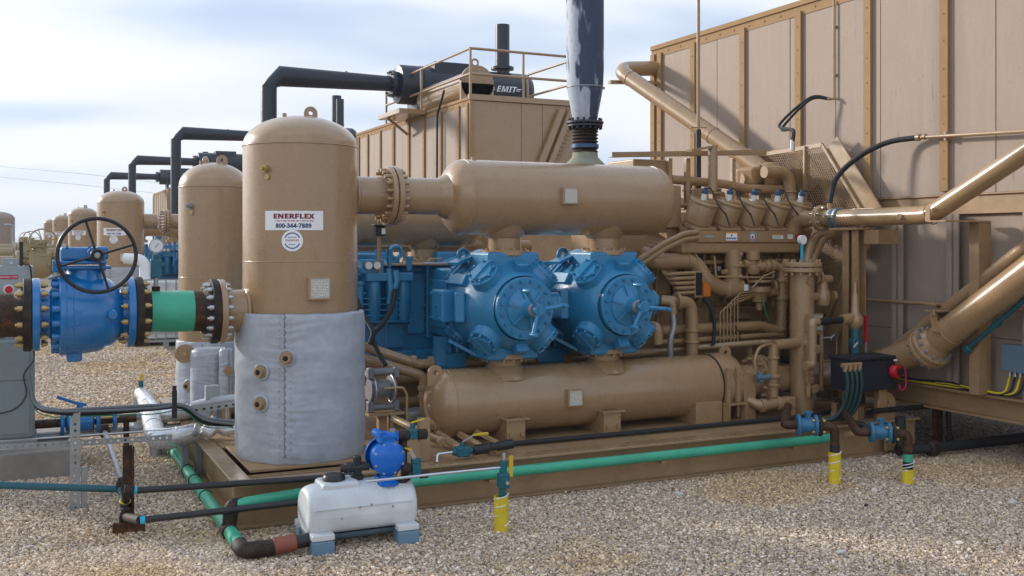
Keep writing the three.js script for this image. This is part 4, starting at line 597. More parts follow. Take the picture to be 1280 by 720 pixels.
// ---------- strut post, pipe rack corner, insulated lines ----------
{
  const P0 = [-1.102, 0, -1.257], s = thing('strut_post', 'perforated galvanised strut post standing in the gravel at the left', 'post');
  const sh = new THREE.Shape(); sh.moveTo(-0.04, 0); sh.lineTo(0.04, 0); sh.lineTo(0.04, 0.86); sh.lineTo(-0.01, 0.86); sh.lineTo(-0.04, 0.80); sh.closePath();
  for (let y = 0.05; y < 0.8; y += 0.055) { const h = new THREE.Path(); h.absarc(0, y, 0.013, 0, 6.2832, true); sh.holes.push(h); }
  part(s, 'channel_face', new THREE.ExtrudeGeometry(sh, { depth: 0.004, bevelEnabled: false, curveSegments: 6 }).translate(P0[0] - 0.02, -0.03, P0[2]), MT.galv);
  part(s, 'channel_side', [bx(P0[0] - 0.06, P0[0] - 0.056, -0.03, 0.80, P0[2] - 0.06, P0[2]), bx(P0[0] + 0.016, P0[0] + 0.02, -0.03, 0.83, P0[2] - 0.06, P0[2])], MT.galv);
  part(s, 'rear_channel', bx(P0[0] + 0.03, P0[0] + 0.075, -0.03, 0.36, P0[2] - 0.05, P0[2] - 0.005, 0.003), MT.galv);
  fin(s);
  // perforated angle running left from the post
  const a = [-1.707, 0.575, -1.6], b = [-0.282, 0.546, -1.6]; const t = thing('perforated_rail', 'horizontal perforated galvanised rail crossing behind the strut post', 'rail');
  const L = b[0] - a[0] + 1, rs2 = new THREE.Shape(); rs2.moveTo(0, -0.026); rs2.lineTo(L, -0.026); rs2.lineTo(L, 0.026); rs2.lineTo(0, 0.026); for (let x = 0.04; x < L - 0.03; x += 0.06) { const h = new THREE.Path(); h.absarc(x, 0, 0.011, 0, 6.2832, true); rs2.holes.push(h); }
  part(t, 'rail_face', new THREE.ExtrudeGeometry(rs2, { depth: 0.004, bevelEnabled: false, curveSegments: 5 }).rotateZ(Math.atan2(b[1] - a[1], b[0] - a[0])).translate(a[0] - 1, a[1] - 0.03, -1.6), MT.galv); part(t, 'rail_leg', bar([a[0] - 1, a[1] + 0.005, -1.63], [b[0], b[1] + 0.02, -1.63], 0.004, 0.06), MT.galv); fin(t);
  // cable bundle sagging across to the skid
  const cb_ = thing('cable_bundle', 'bundle of grey and black cables strung from the cabinet to the skid', 'cable'); const cp = [[-1.479, 1.06, -2.2], [-1.426, 0.811, -2.1], [-1.256, 0.762, -1.9], [-0.923, 0.754, -1.8], [-0.442, 0.757, -1.75], [-0.176, 0.761, -1.7], [0.02, 0.619, -1.7], [0.295, 0.56, -1.7]];
  [[0, 0, 0.016], [0.008, 0.028, 0.017], [-0.006, -0.026, 0.015], [0.02, 0.012, 0.012]].forEach(([dz, dy, r], i) => part(cb_, 'cable', hose(cp.map((p, k) => [p[0], p[1] + dy * (0.8 + 0.3 * Math.sin(k * 2 + i)), p[2] + dz * 3]), r, 10, 60), i % 2 ? MT.conduit : MT.rubber));
  part(cb_, 'ground_wire', hose(cp.map((p, k) => [p[0], p[1] - 0.045 + 0.015 * Math.sin(k * 3), p[2] + 0.03]), 0.005, 6, 60), MT.greenWire); fin(cb_);
  const cl = [-0.258, 0.801, -1.62]; one('cable_clamp', 'small black cable clamp holding the cable bundle left of the skid', 'clamp', [cb([cl[0], cl[1], cl[2]], 0.045, 0.26, 0.04, 0.006), cyl([cl[0], cl[1] + 0.12, cl[2]], [cl[0], cl[1] + 0.17, cl[2]], 0.02, 8)], MT.black);

  // insulated lines lagged in bright aluminium
  const ins = thing('lagged_pipe', 'aluminium-lagged pipe bending from the yard to the skid, nearest of two', 'insulated pipe', 'aluminium-lagged pipes');
  const q = [[-0.194, 0.42, -4.747], [-0.382, 0.42, -1.903], [0.037, 0.42, -2.158]];
  part(ins, 'lagging', sweep(round(q, 0.16), 0.098, 22), MT.alu); for (const k of [0.25, 0.5, 0.75]) part(ins, 'lagging_band', ring([mix(q[0][0], q[1][0], k), 0.42, mix(q[0][2], q[1][2], k)], V(q[1]).sub(V(q[0])), 0.099, 0.005, 28), MT.galv); part(ins, 'lagging_band', ring([mix(q[1][0], q[2][0], 0.45), 0.42, mix(q[1][2], q[2][2], 0.45)], [1, 0, 0], 0.099, 0.005, 28), MT.galv);
  part(ins, 'support_post', [bx(q[2][0] - 0.16, q[2][0] - 0.10, -0.02, 0.335, q[2][2] - 0.05, q[2][2] + 0.05, 0.004), bx(q[2][0] - 0.03, q[2][0] + 0.03, -0.02, 0.335, q[2][2] - 0.05, q[2][2] + 0.05, 0.004)], MT.greyBox);
  part(ins, 'pipe_stub', cyl([q[2][0], 0.42, q[2][2]], [q[2][0] + 0.16, 0.42, q[2][2]], 0.04, 14), MT.galv); fin(ins);
  const in2 = thing('lagged_pipe', 'aluminium-lagged pipe farther back with a yellow-topped valve, behind the cable bundle', 'insulated pipe', 'aluminium-lagged pipes'); const r = [[-0.226, 0.45, -4.972], [-0.209, 0.45, -3.166], [0.636, 0.42, -3.683]];
  part(in2, 'lagging', sweep(round(r, 0.16), 0.08, 20), MT.alu); part(in2, 'valve_stem', cyl(r[0], add(r[0], [0, 0.16, 0]), 0.03, 10), MT.tealValve); part(in2, 'yellow_cap', cyl(add(r[0], [0, 0.16, 0]), add(r[0], [0, 0.24, 0]), 0.022, 10), MT.yellowCap);
  part(in2, 'support_post', cyl([r[1][0] - 0.03, -0.02, r[1][2] - 0.15], [r[1][0] - 0.03, 0.37, r[1][2] - 0.15], 0.07, 14), MT.galv); fin(in2);
  const cb2 = [-0.191, 0, -4.778]; one('pipe_stanchion', 'stubby galvanised pipe stanchion under the nearer lagged pipe', 'post', [cyl([cb2[0], -0.02, cb2[2] - 0.6], [cb2[0], 0.36, cb2[2] - 0.6], 0.10, 18), bx(cb2[0] - 0.14, cb2[0] + 0.14, -0.01, 0.02, cb2[2] - 0.74, cb2[2] - 0.46)], MT.galv);

  // small blue valve assembly on rusty pipe behind the strut post
  const bv = thing('small_blue_valve', 'small blue lever valve on rusty pipework beside the grey cabinet', 'valve'); const v0 = [-0.994, 0.444, -3.2];
  part(bv, 'pipe', cyl([v0[0] - 0.7, v0[1], v0[2]], [v0[0] + 0.55, v0[1], v0[2]], 0.045, 14), MT.rust); part(bv, 'body', [cyl([v0[0] - 0.14, v0[1], v0[2]], [v0[0] + 0.14, v0[1], v0[2]], 0.10, 20, 0.10, 0.02), disc([v0[0] - 0.17, v0[1], v0[2]], [1, 0, 0], 0.13, 0.04, 20), disc([v0[0] + 0.17, v0[1], v0[2]], [1, 0, 0], 0.13, 0.04, 20), disc([v0[0] + 0.33, v0[1], v0[2]], [1, 0, 0], 0.13, 0.04, 20), cyl([v0[0], v0[1] + 0.08, v0[2]], [v0[0], v0[1] + 0.18, v0[2]], 0.035, 12)], MT.valveBlue); part(bv, 'lever', [bar([v0[0] + 0.06, v0[1] + 0.17, v0[2]], [v0[0] - 0.05, v0[1] + 0.2, v0[2]], 0.03, 0.06), bar([v0[0] - 0.05, v0[1] + 0.2, v0[2]], [v0[0] - 0.22, v0[1] + 0.27, v0[2]], 0.03, 0.05)], MT.valveBlue); part(bv, 'bolts', boltRing([v0[0] + 0.25, v0[1], v0[2]], [1, 0, 0], 0.105, 8, 0.014, 0.24), MT.brass, { stuff: true });
  part(bv, 'support', cyl([v0[0] - 0.5, -0.02, v0[2]], [v0[0] - 0.5, v0[1] - 0.03, v0[2]], 0.03, 10), MT.rust); part(bv, 'support', cyl([v0[0] + 0.45, -0.02, v0[2]], [v0[0] + 0.45, v0[1] - 0.03, v0[2]], 0.03, 10), MT.rust); fin(bv);
  const ls = [-1.047, 0.265, -3.4]; const lt2 = thing('long_grey_pipe', 'grey pipe lying low behind the strut post', 'pipe'); part(lt2, 'pipe_run', pipe([[ls[0] - 1.5, 0.42, ls[2]], [ls[0] + 1.3, 0.42, ls[2]]], 0.04), MT.galv); part(lt2, 'pipe_run', pipe([[ls[0] - 1.5, 0.30, ls[2] + 0.1], [ls[0] + 1.3, 0.30, ls[2] + 0.1]], 0.04), MT.galv); for (const d of [-0.9, 0.9]) part(lt2, 'support', bx(ls[0] + d - 0.03, ls[0] + d + 0.03, -0.02, 0.38, ls[2] + 0.02, ls[2] + 0.08), MT.galv); fin(lt2);

  // drain rack: rusty post on a plate, teal and black pipes meeting at tees
  const A = [-0.789, 0.06, -0.364], rk = thing('drain_rack', 'rusty angle post on a foot plate carrying teal drain pipes and tees', 'pipe stand'), ax = A[0], azz = A[2];
  part(rk, 'post', [bx(ax - 0.012, ax + 0.07, 0.02, 0.66, azz - 0.15, azz - 0.138, 0.002), bx(ax + 0.058, ax + 0.07, 0.02, 0.66, azz - 0.138, azz - 0.06)], MT.rust); part(rk, 'foot_plate', [bx(ax - 0.10, ax + 0.14, -0.01, 0.012, azz - 0.2, azz + 0.07), bx(ax - 0.10, ax + 0.14, 0.012, 0.09, azz + 0.06, azz + 0.07)], MT.rustLight);
  const tA = [ax + 0.0, 0.115, azz], tB = [-0.77, 0.242, -0.9], tC = [-0.795, 0.42, -2.6];
  part(rk, 'steel_pipe', pipe([tC, add(tB, [0.0, 0.03, 0])], 0.026), MT.galv); part(rk, 'teal_pipe', pipe([add(tA, [0, 0.1, -0.05]), add(tB, [-0.02, -0.02, 0])], 0.028), MT.teal); part(rk, 'teal_pipe', pipe([[-1.808, 0.361, -0.9], add(tB, [-0.03, -0.02, 0])], 0.030), MT.teal);
  for (const [p, d] of [[tA, [0, 1, 0]], [tB, [1, 0, 0]], [add(tB, [0.02, -0.12, 0.18]), [1, 0, 0]], [tC, [1, 0, 0]]]) part(rk, 'pipe_fitting', [cyl(add(p, [-0.05, 0, 0]), add(p, [0.05, 0, 0]), 0.040, 14, 0.04, 0.006), cyl(add(p, [0, -0.055, 0]), add(p, [0, 0.075, 0]), 0.038, 14, 0.038, 0.006)], MT.darkIron);
  part(rk, 'yellow_clamp', ring(add(tA, [0, 0.115, -0.05]), [0, 1, 0.3], 0.036, 0.010, 18), MT.yellowCap); part(rk, 'cyan_union', cyl(add(tB, [0.0, 0.02, 0]), add(tB, [0.07, 0.02, 0]), 0.036, 12), MT.cyan); part(rk, 'tag', disc(add(tB, [0.02, -0.1, 0.24]), [0, 0.3, 1], 0.022, 0.004, 16), MT.white);
  fin(rk);
  const c1 = [ax + 0.08, [-0.752, 0.348, -0.25][1], -0.25];
  const b1 = thing('black_pipe', 'upper thin black pipe running right from the drain rack towards the scrubber', 'pipe', 'thin black drain pipes'); part(b1, 'pipe_run', pipe([[-0.768, 0.43, 0.12], [0.911, 0.384, 0.16]], 0.026), MT.black); part(b1, 'cyan_joint', cyl([-0.779, 0.432, 0.12], [-0.751, 0.429, 0.12], 0.03, 12), MT.cyan); part(b1, 'elbow', [cyl([-0.841, 0.444, 0.12], [-0.773, 0.431, 0.12], 0.037, 12), sweep([[-0.836, 0.443, 0.12], add(tB, [0.02, -0.13, 0.18])], 0.032, 10)], MT.darkIron); fin(b1);
  const b2 = thing('black_pipe', 'lower thin black pipe running right from the drain rack to the white tank', 'pipe', 'thin black drain pipes'); part(b2, 'pipe_run', pipe([[-0.719, 0.221, 0.2], [0.533, 0.262, 0.34]], 0.026), MT.black); part(b2, 'cyan_joint', cyl([-0.736, 0.22, 0.2], [-0.702, 0.221, 0.2], 0.03, 12), MT.cyan); part(b2, 'elbow', [sweep([tA, [-0.73, 0.221, 0.2]], 0.036, 12)], MT.darkIron); fin(b2);

  // green drain line: back along the left end of the skid, down to the tank
  const g = thing('green_drain_pipe', 'bright green drain pipe along the left end of the skid', 'pipe', 'green pipes'), e0 = [-0.09, 0.075, 0.714];
  const gl = [[-0.06, 0.075, -5.2], [e0[0] + 0.0, 0.075, e0[2] - 0.02]]; part(g, 'pipe_run', pipe(gl, 0.052, 0.1, 20), MT.green);
  for (const z of [-2.1, -1.62, -0.95]) part(g, 'coupling_band', ring([mix(-0.06, e0[0], (z + 5.2) / (e0[2] + 5.2)), 0.075, z], [0, 0, 1], 0.054, 0.006, 22), MT.rubber);
  part(g, 'tee', [cyl([e0[0], 0.075, e0[2] - 0.56], [e0[0], 0.075, e0[2] - 0.42], 0.062, 18, 0.062, 0.01), cyl([e0[0], 0.09, e0[2] - 0.49], [e0[0] + 0.02, 0.25, e0[2] - 0.49], 0.052, 18, 0.062, 0.01)], MT.darkIron);
  part(g, 'elbow', sweep(round([[e0[0], 0.075, e0[2] - 0.06], [e0[0], 0.075, e0[2] + 0.10], [e0[0] + 0.22, 0.075, e0[2] + 0.10]], 0.08), 0.060, 18), MT.darkIron);
  part(g, 'red_coupling', cyl([e0[0] + 0.21, 0.078, e0[2] + 0.10], [e0[0] + 0.38, 0.09, e0[2] + 0.10], 0.062, 18, 0.062, 0.008), MT.redTape); part(g, 'tank_connector', cyl([e0[0] + 0.37, 0.09, e0[2] + 0.10], [e0[0] + 0.52, 0.10, e0[2] + 0.10], 0.052, 16), MT.black);
  fin(g);
  const g2 = thing('long_green_pipe', 'long bright green pipe running along the front of the skid', 'pipe', 'green pipes'); const ga = [e0[0] + 0.02, 0.262, e0[2] - 0.49];
  part(g2, 'pipe_run', pipe([ga, [0.16, 0.265, 0.17], [0.5, 0.265, 0.09], [6.112, 0.263, 0.09]], 0.046, 0.3, 20), MT.green); part(g2, 'elbow', sweep(round([add(ga, [0, -0.05, 0]), add(ga, [0.0, 0.0, 0]), add(ga, [0.09, 0, -0.05])], 0.03), 0.053, 16), MT.darkIron);
  for (const u of [2.2, 4.0, 5.6]) part(g2, 'pipe_bracket', bx(u - 0.03, u + 0.03, 0.19, 0.215, -0.08, 0.10), MT.tanDull);
  fin(g2);
}

// ---------- white poly tank with blue diaphragm pump ----------
{
  const t = thing('chemical_tank', 'white horizontal plastic tank with blue liquid low inside, on the gravel', 'tank'), y0 = 0.255, R = 0.218, z = 0.66, xa = 0.38, xb = 1.235;
  // rounded-square section swept along x with domed ends; split at the liquid line
  const sec = (x, yA, yB) => { const n = 44, k = clamp(1 - Math.pow(Math.abs((x - (xa + xb) / 2) / ((xb - xa) / 2)), 9)) ** 0.5 * 0.28 + 0.72, out = []; for (let i = 0; i <= n; i++) { const a = i / n * 2 * Math.PI, c = Math.cos(a), s = Math.sin(a), q = (Math.abs(c) ** 2.2 + Math.abs(s) ** 2.2) ** (-1 / 2.2); out.push([c * q * R * k, s * q * R * 0.98 * k]); } return out; };
  const loft = (lo, hi) => { const P = [], I = [], m = 30, n = 44; for (let j = 0; j <= m; j++) { const tt = j / m, x = xa + (xb - xa) * (0.5 - 0.5 * Math.cos(tt * Math.PI)); for (const [dz, dy] of sec(x)) P.push(x, clamp(y0 + dy, lo, hi), z + dz); } for (let j = 0; j < m; j++) for (let i = 0; i < n; i++) { const a = j * (n + 1) + i, b = a + n + 1; I.push(a, a + 1, b, b, a + 1, b + 1); } for (const j of [0, m]) { const c = P.length / 3; let ym = clamp(y0, lo, hi); P.push(j ? xb : xa, ym, z); for (let i = 0; i < n; i++) { const a = j * (n + 1) + i; j ? I.push(c, a, a + 1) : I.push(c, a + 1, a); } } const g = new THREE.BufferGeometry(); g.setAttribute('position', new THREE.Float32BufferAttribute(P, 3)); g.setIndex(I); g.computeVertexNormals(); return g; };
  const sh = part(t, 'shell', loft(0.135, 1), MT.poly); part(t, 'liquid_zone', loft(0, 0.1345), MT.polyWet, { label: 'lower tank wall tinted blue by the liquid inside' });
  part(sh, 'filler_collar', [bx(0.50, 0.80, 0.41, 0.485, z - 0.15, z + 0.12, 0.03)], MT.poly); part(sh, 'filler_cap', [cyl([0.62, 0.483, z], [0.62, 0.53, z], 0.088, 28, 0.082, 0.01)], MT.black);
  part(sh, 'mould_seam', [bx(0.42, 1.19, y0 + 0.06, y0 + 0.066, z + R - 0.012, z + R + 0.002)], MT.poly);
  part(sh, 'pump_saddle', bx(0.86, 1.16, 0.38, 0.435, z - 0.13, z + 0.13, 0.03), MT.poly);
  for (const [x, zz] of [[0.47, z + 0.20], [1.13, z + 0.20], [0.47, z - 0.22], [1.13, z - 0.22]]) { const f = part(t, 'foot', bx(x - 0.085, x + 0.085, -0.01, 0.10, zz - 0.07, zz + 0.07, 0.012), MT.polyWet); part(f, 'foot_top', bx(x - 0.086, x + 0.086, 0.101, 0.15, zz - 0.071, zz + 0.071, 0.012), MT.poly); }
  for (const [x, y] of [[0.76, 0.31], [0.85, 0.32], [0.62, 0.24], [1.02, 0.29]]) part(sh, 'fitting_mark', cyl([x, y, z + R - 0.03], [x, y, z + R + 0.004], 0.009, 10), MT.galv);
  fin(t);
  const p = thing('diaphragm_pump', 'bright blue double diaphragm pump bolted on top of the white tank', 'pump', 'diaphragm pumps'), B = MT.pumpBlue, c = [1.02, 0.53, 0.68];
  c[1] = 0.635; part(p, 'chamber', [lathe([c[0], c[1], c[2] + 0.10], [0, 0, 1], [[0.135, -0.03], [0.135, 0.0], [0.125, 0.008], [0.10, 0.03], [0.05, 0.042], [0, 0.045]], 32), lathe([c[0], c[1], c[2] - 0.10], [0, 0, -1], [[0.135, -0.03], [0.135, 0.0], [0.10, 0.03], [0, 0.045]], 32), cyl([c[0], c[1], c[2] - 0.08], [c[0], c[1], c[2] + 0.08], 0.105, 24)], B);
  part(p, 'bolts', boltRing([c[0], c[1], c[2] + 0.105], [0, 0, 1], 0.118, 8, 0.010, 0.03), MT.zinc, { stuff: true });
  part(p, 'manifold', [cyl([c[0] - 0.07, c[1] + 0.165, c[2] + 0.07], [c[0] + 0.07, c[1] + 0.165, c[2] + 0.07], 0.038, 16), cb([c[0], c[1] + 0.14, c[2] + 0.07], 0.10, 0.08, 0.07, 0.012), cb([c[0], c[1] + 0.14, c[2] - 0.07], 0.10, 0.08, 0.07, 0.012), cyl([c[0] - 0.04, c[1] + 0.17, c[2] - 0.10], [c[0] - 0.04, c[1] + 0.17, c[2] + 0.10], 0.036, 14), cb([c[0] - 0.06, c[1] + 0.165, c[2] + 0.07], 0.03, 0.09, 0.09, 0.008), cb([c[0] + 0.07, c[1] + 0.165, c[2] + 0.07], 0.02, 0.08, 0.08, 0.008)], B);
  part(p, 'foot', [cb([c[0], c[1] - 0.135, c[2] + 0.06], 0.09, 0.08, 0.07, 0.012), lathe([c[0], c[1] - 0.205, c[2] + 0.05], [0, 1, 0], [[0.10, 0], [0.10, 0.015], [0.05, 0.05]], 20), lathe([c[0], c[1] - 0.205, c[2] - 0.06], [0, 1, 0], [[0.10, 0], [0.10, 0.015], [0.05, 0.05]], 20)], B);
  part(p, 'copper_fitting', cyl([c[0] + 0.08, c[1] - 0.16, c[2] + 0.08], [c[0] + 0.10, c[1] - 0.09, c[2] + 0.08], 0.022, 10), MT.brass);
  fin(p);
  const iv = thing('inlet_valve', 'small black valve joining the black pipe to the blue pump', 'valve'); part(iv, 'body', [cyl([c[0] - 0.34, 0.56, c[2] - 0.05], [c[0] - 0.12, 0.56, c[2] - 0.02], 0.028, 12), cb([c[0] - 0.21, 0.565, c[2] - 0.04], 0.06, 0.17, 0.06, 0.012), cyl([c[0] - 0.31, 0.56, c[2] - 0.05], [c[0] - 0.25, 0.56, c[2] - 0.05], 0.042, 12, 0.042, 0.006), cyl([c[0] - 0.21, 0.44, c[2] - 0.04], [c[0] - 0.21, 0.50, c[2] - 0.04], 0.05, 12)], MT.black); part(iv, 'union', cyl([c[0] - 0.245, 0.56, c[2] - 0.05], [c[0] - 0.235, 0.56, c[2] - 0.05], 0.038, 12), MT.tealValve); fin(iv);
  // outlet fittings: elbow, teal lever valve
  const ov = thing('lever_valve', 'teal lever valve on the iron outlet fittings above the blue pump', 'valve', 'teal lever valves'), o = [c[0] + 0.10, c[1] + 0.16, c[2] + 0.07];
  part(ov, 'iron_fitting', [cyl([o[0] - 0.02, o[1], o[2]], [o[0] + 0.07, o[1], o[2]], 0.042, 14, 0.042, 0.006), cyl([o[0] + 0.14, o[1], o[2]], [o[0] + 0.22, o[1], o[2]], 0.042, 14, 0.042, 0.006), cyl([o[0] + 0.03, o[1] - 0.28, o[2] - 0.02], [o[0] + 0.03, o[1], o[2] - 0.02], 0.034, 14)], MT.darkIron); part(ov, 'valve_body', [cb([o[0] + 0.105, o[1] + 0.01, o[2]], 0.07, 0.085, 0.07, 0.012), cyl([o[0] + 0.105, o[1] + 0.05, o[2]], [o[0] + 0.105, o[1] + 0.09, o[2]], 0.02, 10)], MT.tealValve); part(ov, 'lever', bar([o[0] + 0.09, o[1] + 0.095, o[2]], [o[0] + 0.20, o[1] + 0.12, o[2]], 0.006, 0.03), MT.yellowCap); part(ov, 'plug', cyl([o[0] - 0.06, o[1] + 0.03, o[2]], [o[0] - 0.06, o[1] + 0.06, o[2]], 0.026, 8), MT.galv); fin(ov);
  const ov2 = thing('lever_valve', 'teal lever valve with white-taped handle right of the blue pump', 'valve', 'teal lever valves'), w = [c[0] + 0.20, c[1] - 0.05, c[2] + 0.10];
  part(ov2, 'iron_fitting', [cyl([w[0] - 0.10, w[1] - 0.04, w[2]], [w[0] - 0.03, w[1] - 0.04, w[2]], 0.042, 14, 0.042, 0.006), cyl([w[0] + 0.05, w[1] - 0.10, w[2]], [w[0] + 0.12, w[1] - 0.10, w[2]], 0.030, 14, 0.03, 0.006), cyl([w[0] - 0.13, w[1] - 0.16, w[2] - 0.04], [w[0] - 0.04, w[1] - 0.10, w[2]], 0.034, 12)], MT.darkIron); part(ov2, 'valve_body', [cb([w[0] + 0.02, w[1] - 0.05, w[2]], 0.075, 0.10, 0.07, 0.012), cyl([w[0] + 0.02, w[1], w[2]], [w[0] + 0.02, w[1] + 0.03, w[2]], 0.04, 12)], MT.tealValve); part(ov2, 'lever', bar([w[0] + 0.01, w[1] + 0.03, w[2]], [w[0] - 0.03, w[1] + 0.11, w[2]], 0.03, 0.006, [1, 0, 0]), MT.zinc); part(ov2, 'lever_grip', bar([w[0] - 0.02, w[1] + 0.105, w[2]], [w[0] - 0.07, w[1] + 0.12, w[2]], 0.012, 0.03), MT.yellowCap); fin(ov2);
  // bright tubing to a yellow-sleeved riser
  const r0 = [1.917, 0, 0.91], rt = 0.50; r0[2] = Math.min(r0[2], 0.9);
  const tb = thing('steel_tubing', 'thin bright steel tube arching from the blue pump to a yellow riser', 'tube'); part(tb, 'tube_run', pipe([[0.803, 0.5, 0.88], [1.466, 0.504, 0.89], [1.942, 0.505, 0.9], [r0[0] + 0.025, rt + 0.10, r0[2]]], 0.011, 0.04, 8), MT.chrome); part(tb, 'tube_fitting', cyl([r0[0] + 0.025, rt + 0.07, r0[2]], [r0[0] + 0.025, rt + 0.12, r0[2]], 0.016, 8), MT.zinc); fin(tb);
  riser([r0[0], 0, r0[2]], 0.30, 'yellow-sleeved riser with small teal valve in the gravel below the blue pump line', 0);
}
function riser(p, h, label, kind) {
  const r = thing('riser', label, 'riser pipe', 'yellow-sleeved risers');
  const s = part(r, 'yellow_sleeve', [lathe([p[0], -0.02, p[2]], [0, 1, 0], [[0.058, 0], [0.058, h], [0.05, h], [0.05, h - 0.02]], 22)], MT.yellow);
  const k = []; for (let i = 0; i < 3; i++) { const pts = []; for (let a = 0; a <= 26; a++) { const t = a / 26 * 5.5 + i; pts.push([p[0] + 0.058 * Math.sin(t), 0.05 + i * h * 0.28 + a * 0.0032, p[2] + 0.058 * Math.cos(t)]); } k.push(sweep(pts, 0.0045, 6)); } part(s, 'tape', G(k), MT.white, { stuff: true });
  if (kind === 0) { part(r, 'valve_body', [cb([p[0] + 0.02, h + 0.10, p[2]], 0.085, 0.12, 0.085, 0.012), cyl([p[0] + 0.01, h - 0.06, p[2]], [p[0] + 0.02, h + 0.26, p[2]], 0.03, 12)], MT.tealValve); part(r, 'lever', bar([p[0] + 0.07, h + 0.13, p[2] + 0.03], [p[0] + 0.075, h + 0.30, p[2] + 0.03], 0.035, 0.008, [1, 0, 0]), MT.yellowCap); part(r, 'nut', cyl([p[0] + 0.03, h + 0.09, p[2] + 0.04], [p[0] + 0.03, h + 0.09, p[2] + 0.06], 0.018, 6), MT.zinc); }
  return fin(r);
}

// ---------- second scrubber at the back of the skid ----------
{
  const s = makeScrubber([0.49, -4.0], 0.40, H + 0.018, 1.18, 2.95, 3.23, 0.43, 'plain tan scrubber vessel behind the front scrubber, above jacketed piping', { sign: false, lug2: true, jm: MT.jacketFar, sd: 5, plugM: MT.galv });
  fin(s);
  const m = thing('manway_cover', 'round tan blind cover with a brass plug on the jacketed piping', 'blind cover'), q = [0.08, 1.077, -3.42]; part(m, 'cover', [disc(q, [-0.25, 0, 1], 0.105, 0.05, 28), cyl(q, add(q, [0.03, 0, -0.25]), 0.07, 18)], MT.tan); part(m, 'plug', cyl(q, add(q, [-0.01, 0, 0.04]), 0.022, 10), MT.brass); fin(m);
  const j = thing('jacketed_column', 'silver jacketed column beside the rear scrubber base', 'insulated vessel', 'jacketed columns'), c = [0.326, 0.919, -3.3]; part(j, 'jacket', [jacketGeo([c[0], c[2]], 0.20, H, 1.13, 20, 3)], MT.jacketFar); part(j, 'jacket_cap', disc([c[0], 1.13, c[2]], [0, 1, 0], 0.17, 0.02), MT.jacketFar); fin(j);
  const j2 = thing('jacketed_column', 'slim silver jacketed pipe between the two scrubbers', 'insulated vessel', 'jacketed columns'), d = [0.454, 0.859, -3]; part(j2, 'jacket', [jacketGeo([d[0], d[2]], 0.075, 0.52, 1.16, 20, 9)], MT.jacketFar); part(j2, 'nozzle', cyl([d[0], 0.93, d[2] + 0.06], [d[0], 0.93, d[2] + 0.13], 0.045, 14), MT.tanDull); part(j2, 'support', cyl([d[0], H - 0.01, d[2]], [d[0], 0.53, d[2]], 0.05), MT.tanDull); fin(j2);
  const b = [0.239, 0.752, -2.6]; const jb = thing('junction_box', 'small pale grey junction box low between the scrubbers', 'junction box', 'junction boxes'); part(jb, 'enclosure', cb(b, 0.14, 0.14, 0.09, 0.008), MT.greyPanel); part(jb, 'gland', cyl(add(b, [0, -0.11, 0]), add(b, [0, -0.07, 0]), 0.025, 10), MT.black); part(jb, 'stand', bx(b[0] - 0.02, b[0] + 0.02, H - 0.01, b[1] - 0.07, b[2] - 0.08, b[2] - 0.05), MT.galv); fin(jb);
  const n = thing('jacketed_pipe', 'silver jacketed pipe bent along the deck behind the front scrubber', 'insulated pipe'); part(n, 'jacket', sweep(round([[0.077, 0.6, -2.7], [0.215, 0.646, -2.6], [0.503, 0.696, -2.4]], 0.1), 0.055, 14), MT.jacketFar); part(n, 'support', cyl([[0.215, 0.646, -2.6][0], H - 0.01, -2.6], [0.215, 0.621, -2.6], 0.02), MT.galv); fin(n);
  const tr = thing('cable_tray', 'perforated galvanised cable tray behind the front scrubber', 'cable tray'), ta = [-0.062, 0.649, -2.1], tb = [0.509, 0.697, -2.1]; part(tr, 'tray', [bar(ta, tb, 0.05, 0.004), bar(add(ta, [0, 0, -0.15]), add(tb, [0, 0, -0.15]), 0.05, 0.004), bar(add(ta, [0, -0.025, -0.075]), add(tb, [0, -0.025, -0.075]), 0.004, 0.15)], MT.galv); for (let i = 0; i < 9; i++) { const k = i / 8; part(tr, 'slot', cb([mix(ta[0], tb[0], k), mix(ta[1], tb[1], k), ta[2] + 0.003], 0.028, 0.018, 0.003, 0), MT.dark); } part(tr, 'leg', bx(tb[0] - 0.2, tb[0] - 0.17, H - 0.01, tb[1] - 0.03, -2.2, -2.17), MT.galv); fin(tr);
  const v = thing('wrapped_valve', 'foil-wrapped valve fittings where the nearer lagged pipe meets the skid', 'valve'), w = [0.157, 0.469, -1.95]; part(v, 'wrap', [sweep([add(w, [-0.12, 0.02, 0]), add(w, [-0.05, -0.02, 0]), add(w, [0.02, 0.03, 0]), add(w, [0.10, -0.01, 0.02]), add(w, [0.2, 0.0, 0.02])], 0.05, 12, true), sweep([add(w, [0.02, 0.03, 0]), add(w, [0.0, 0.10, 0.02]), add(w, [-0.04, 0.13, 0.02])], 0.028, 10, true)], MT.alu); part(v, 'shackle', ring(add(w, [-0.17, 0.02, 0]), [1, 0, 0.3], 0.05, 0.015), MT.galv); fin(v);
}

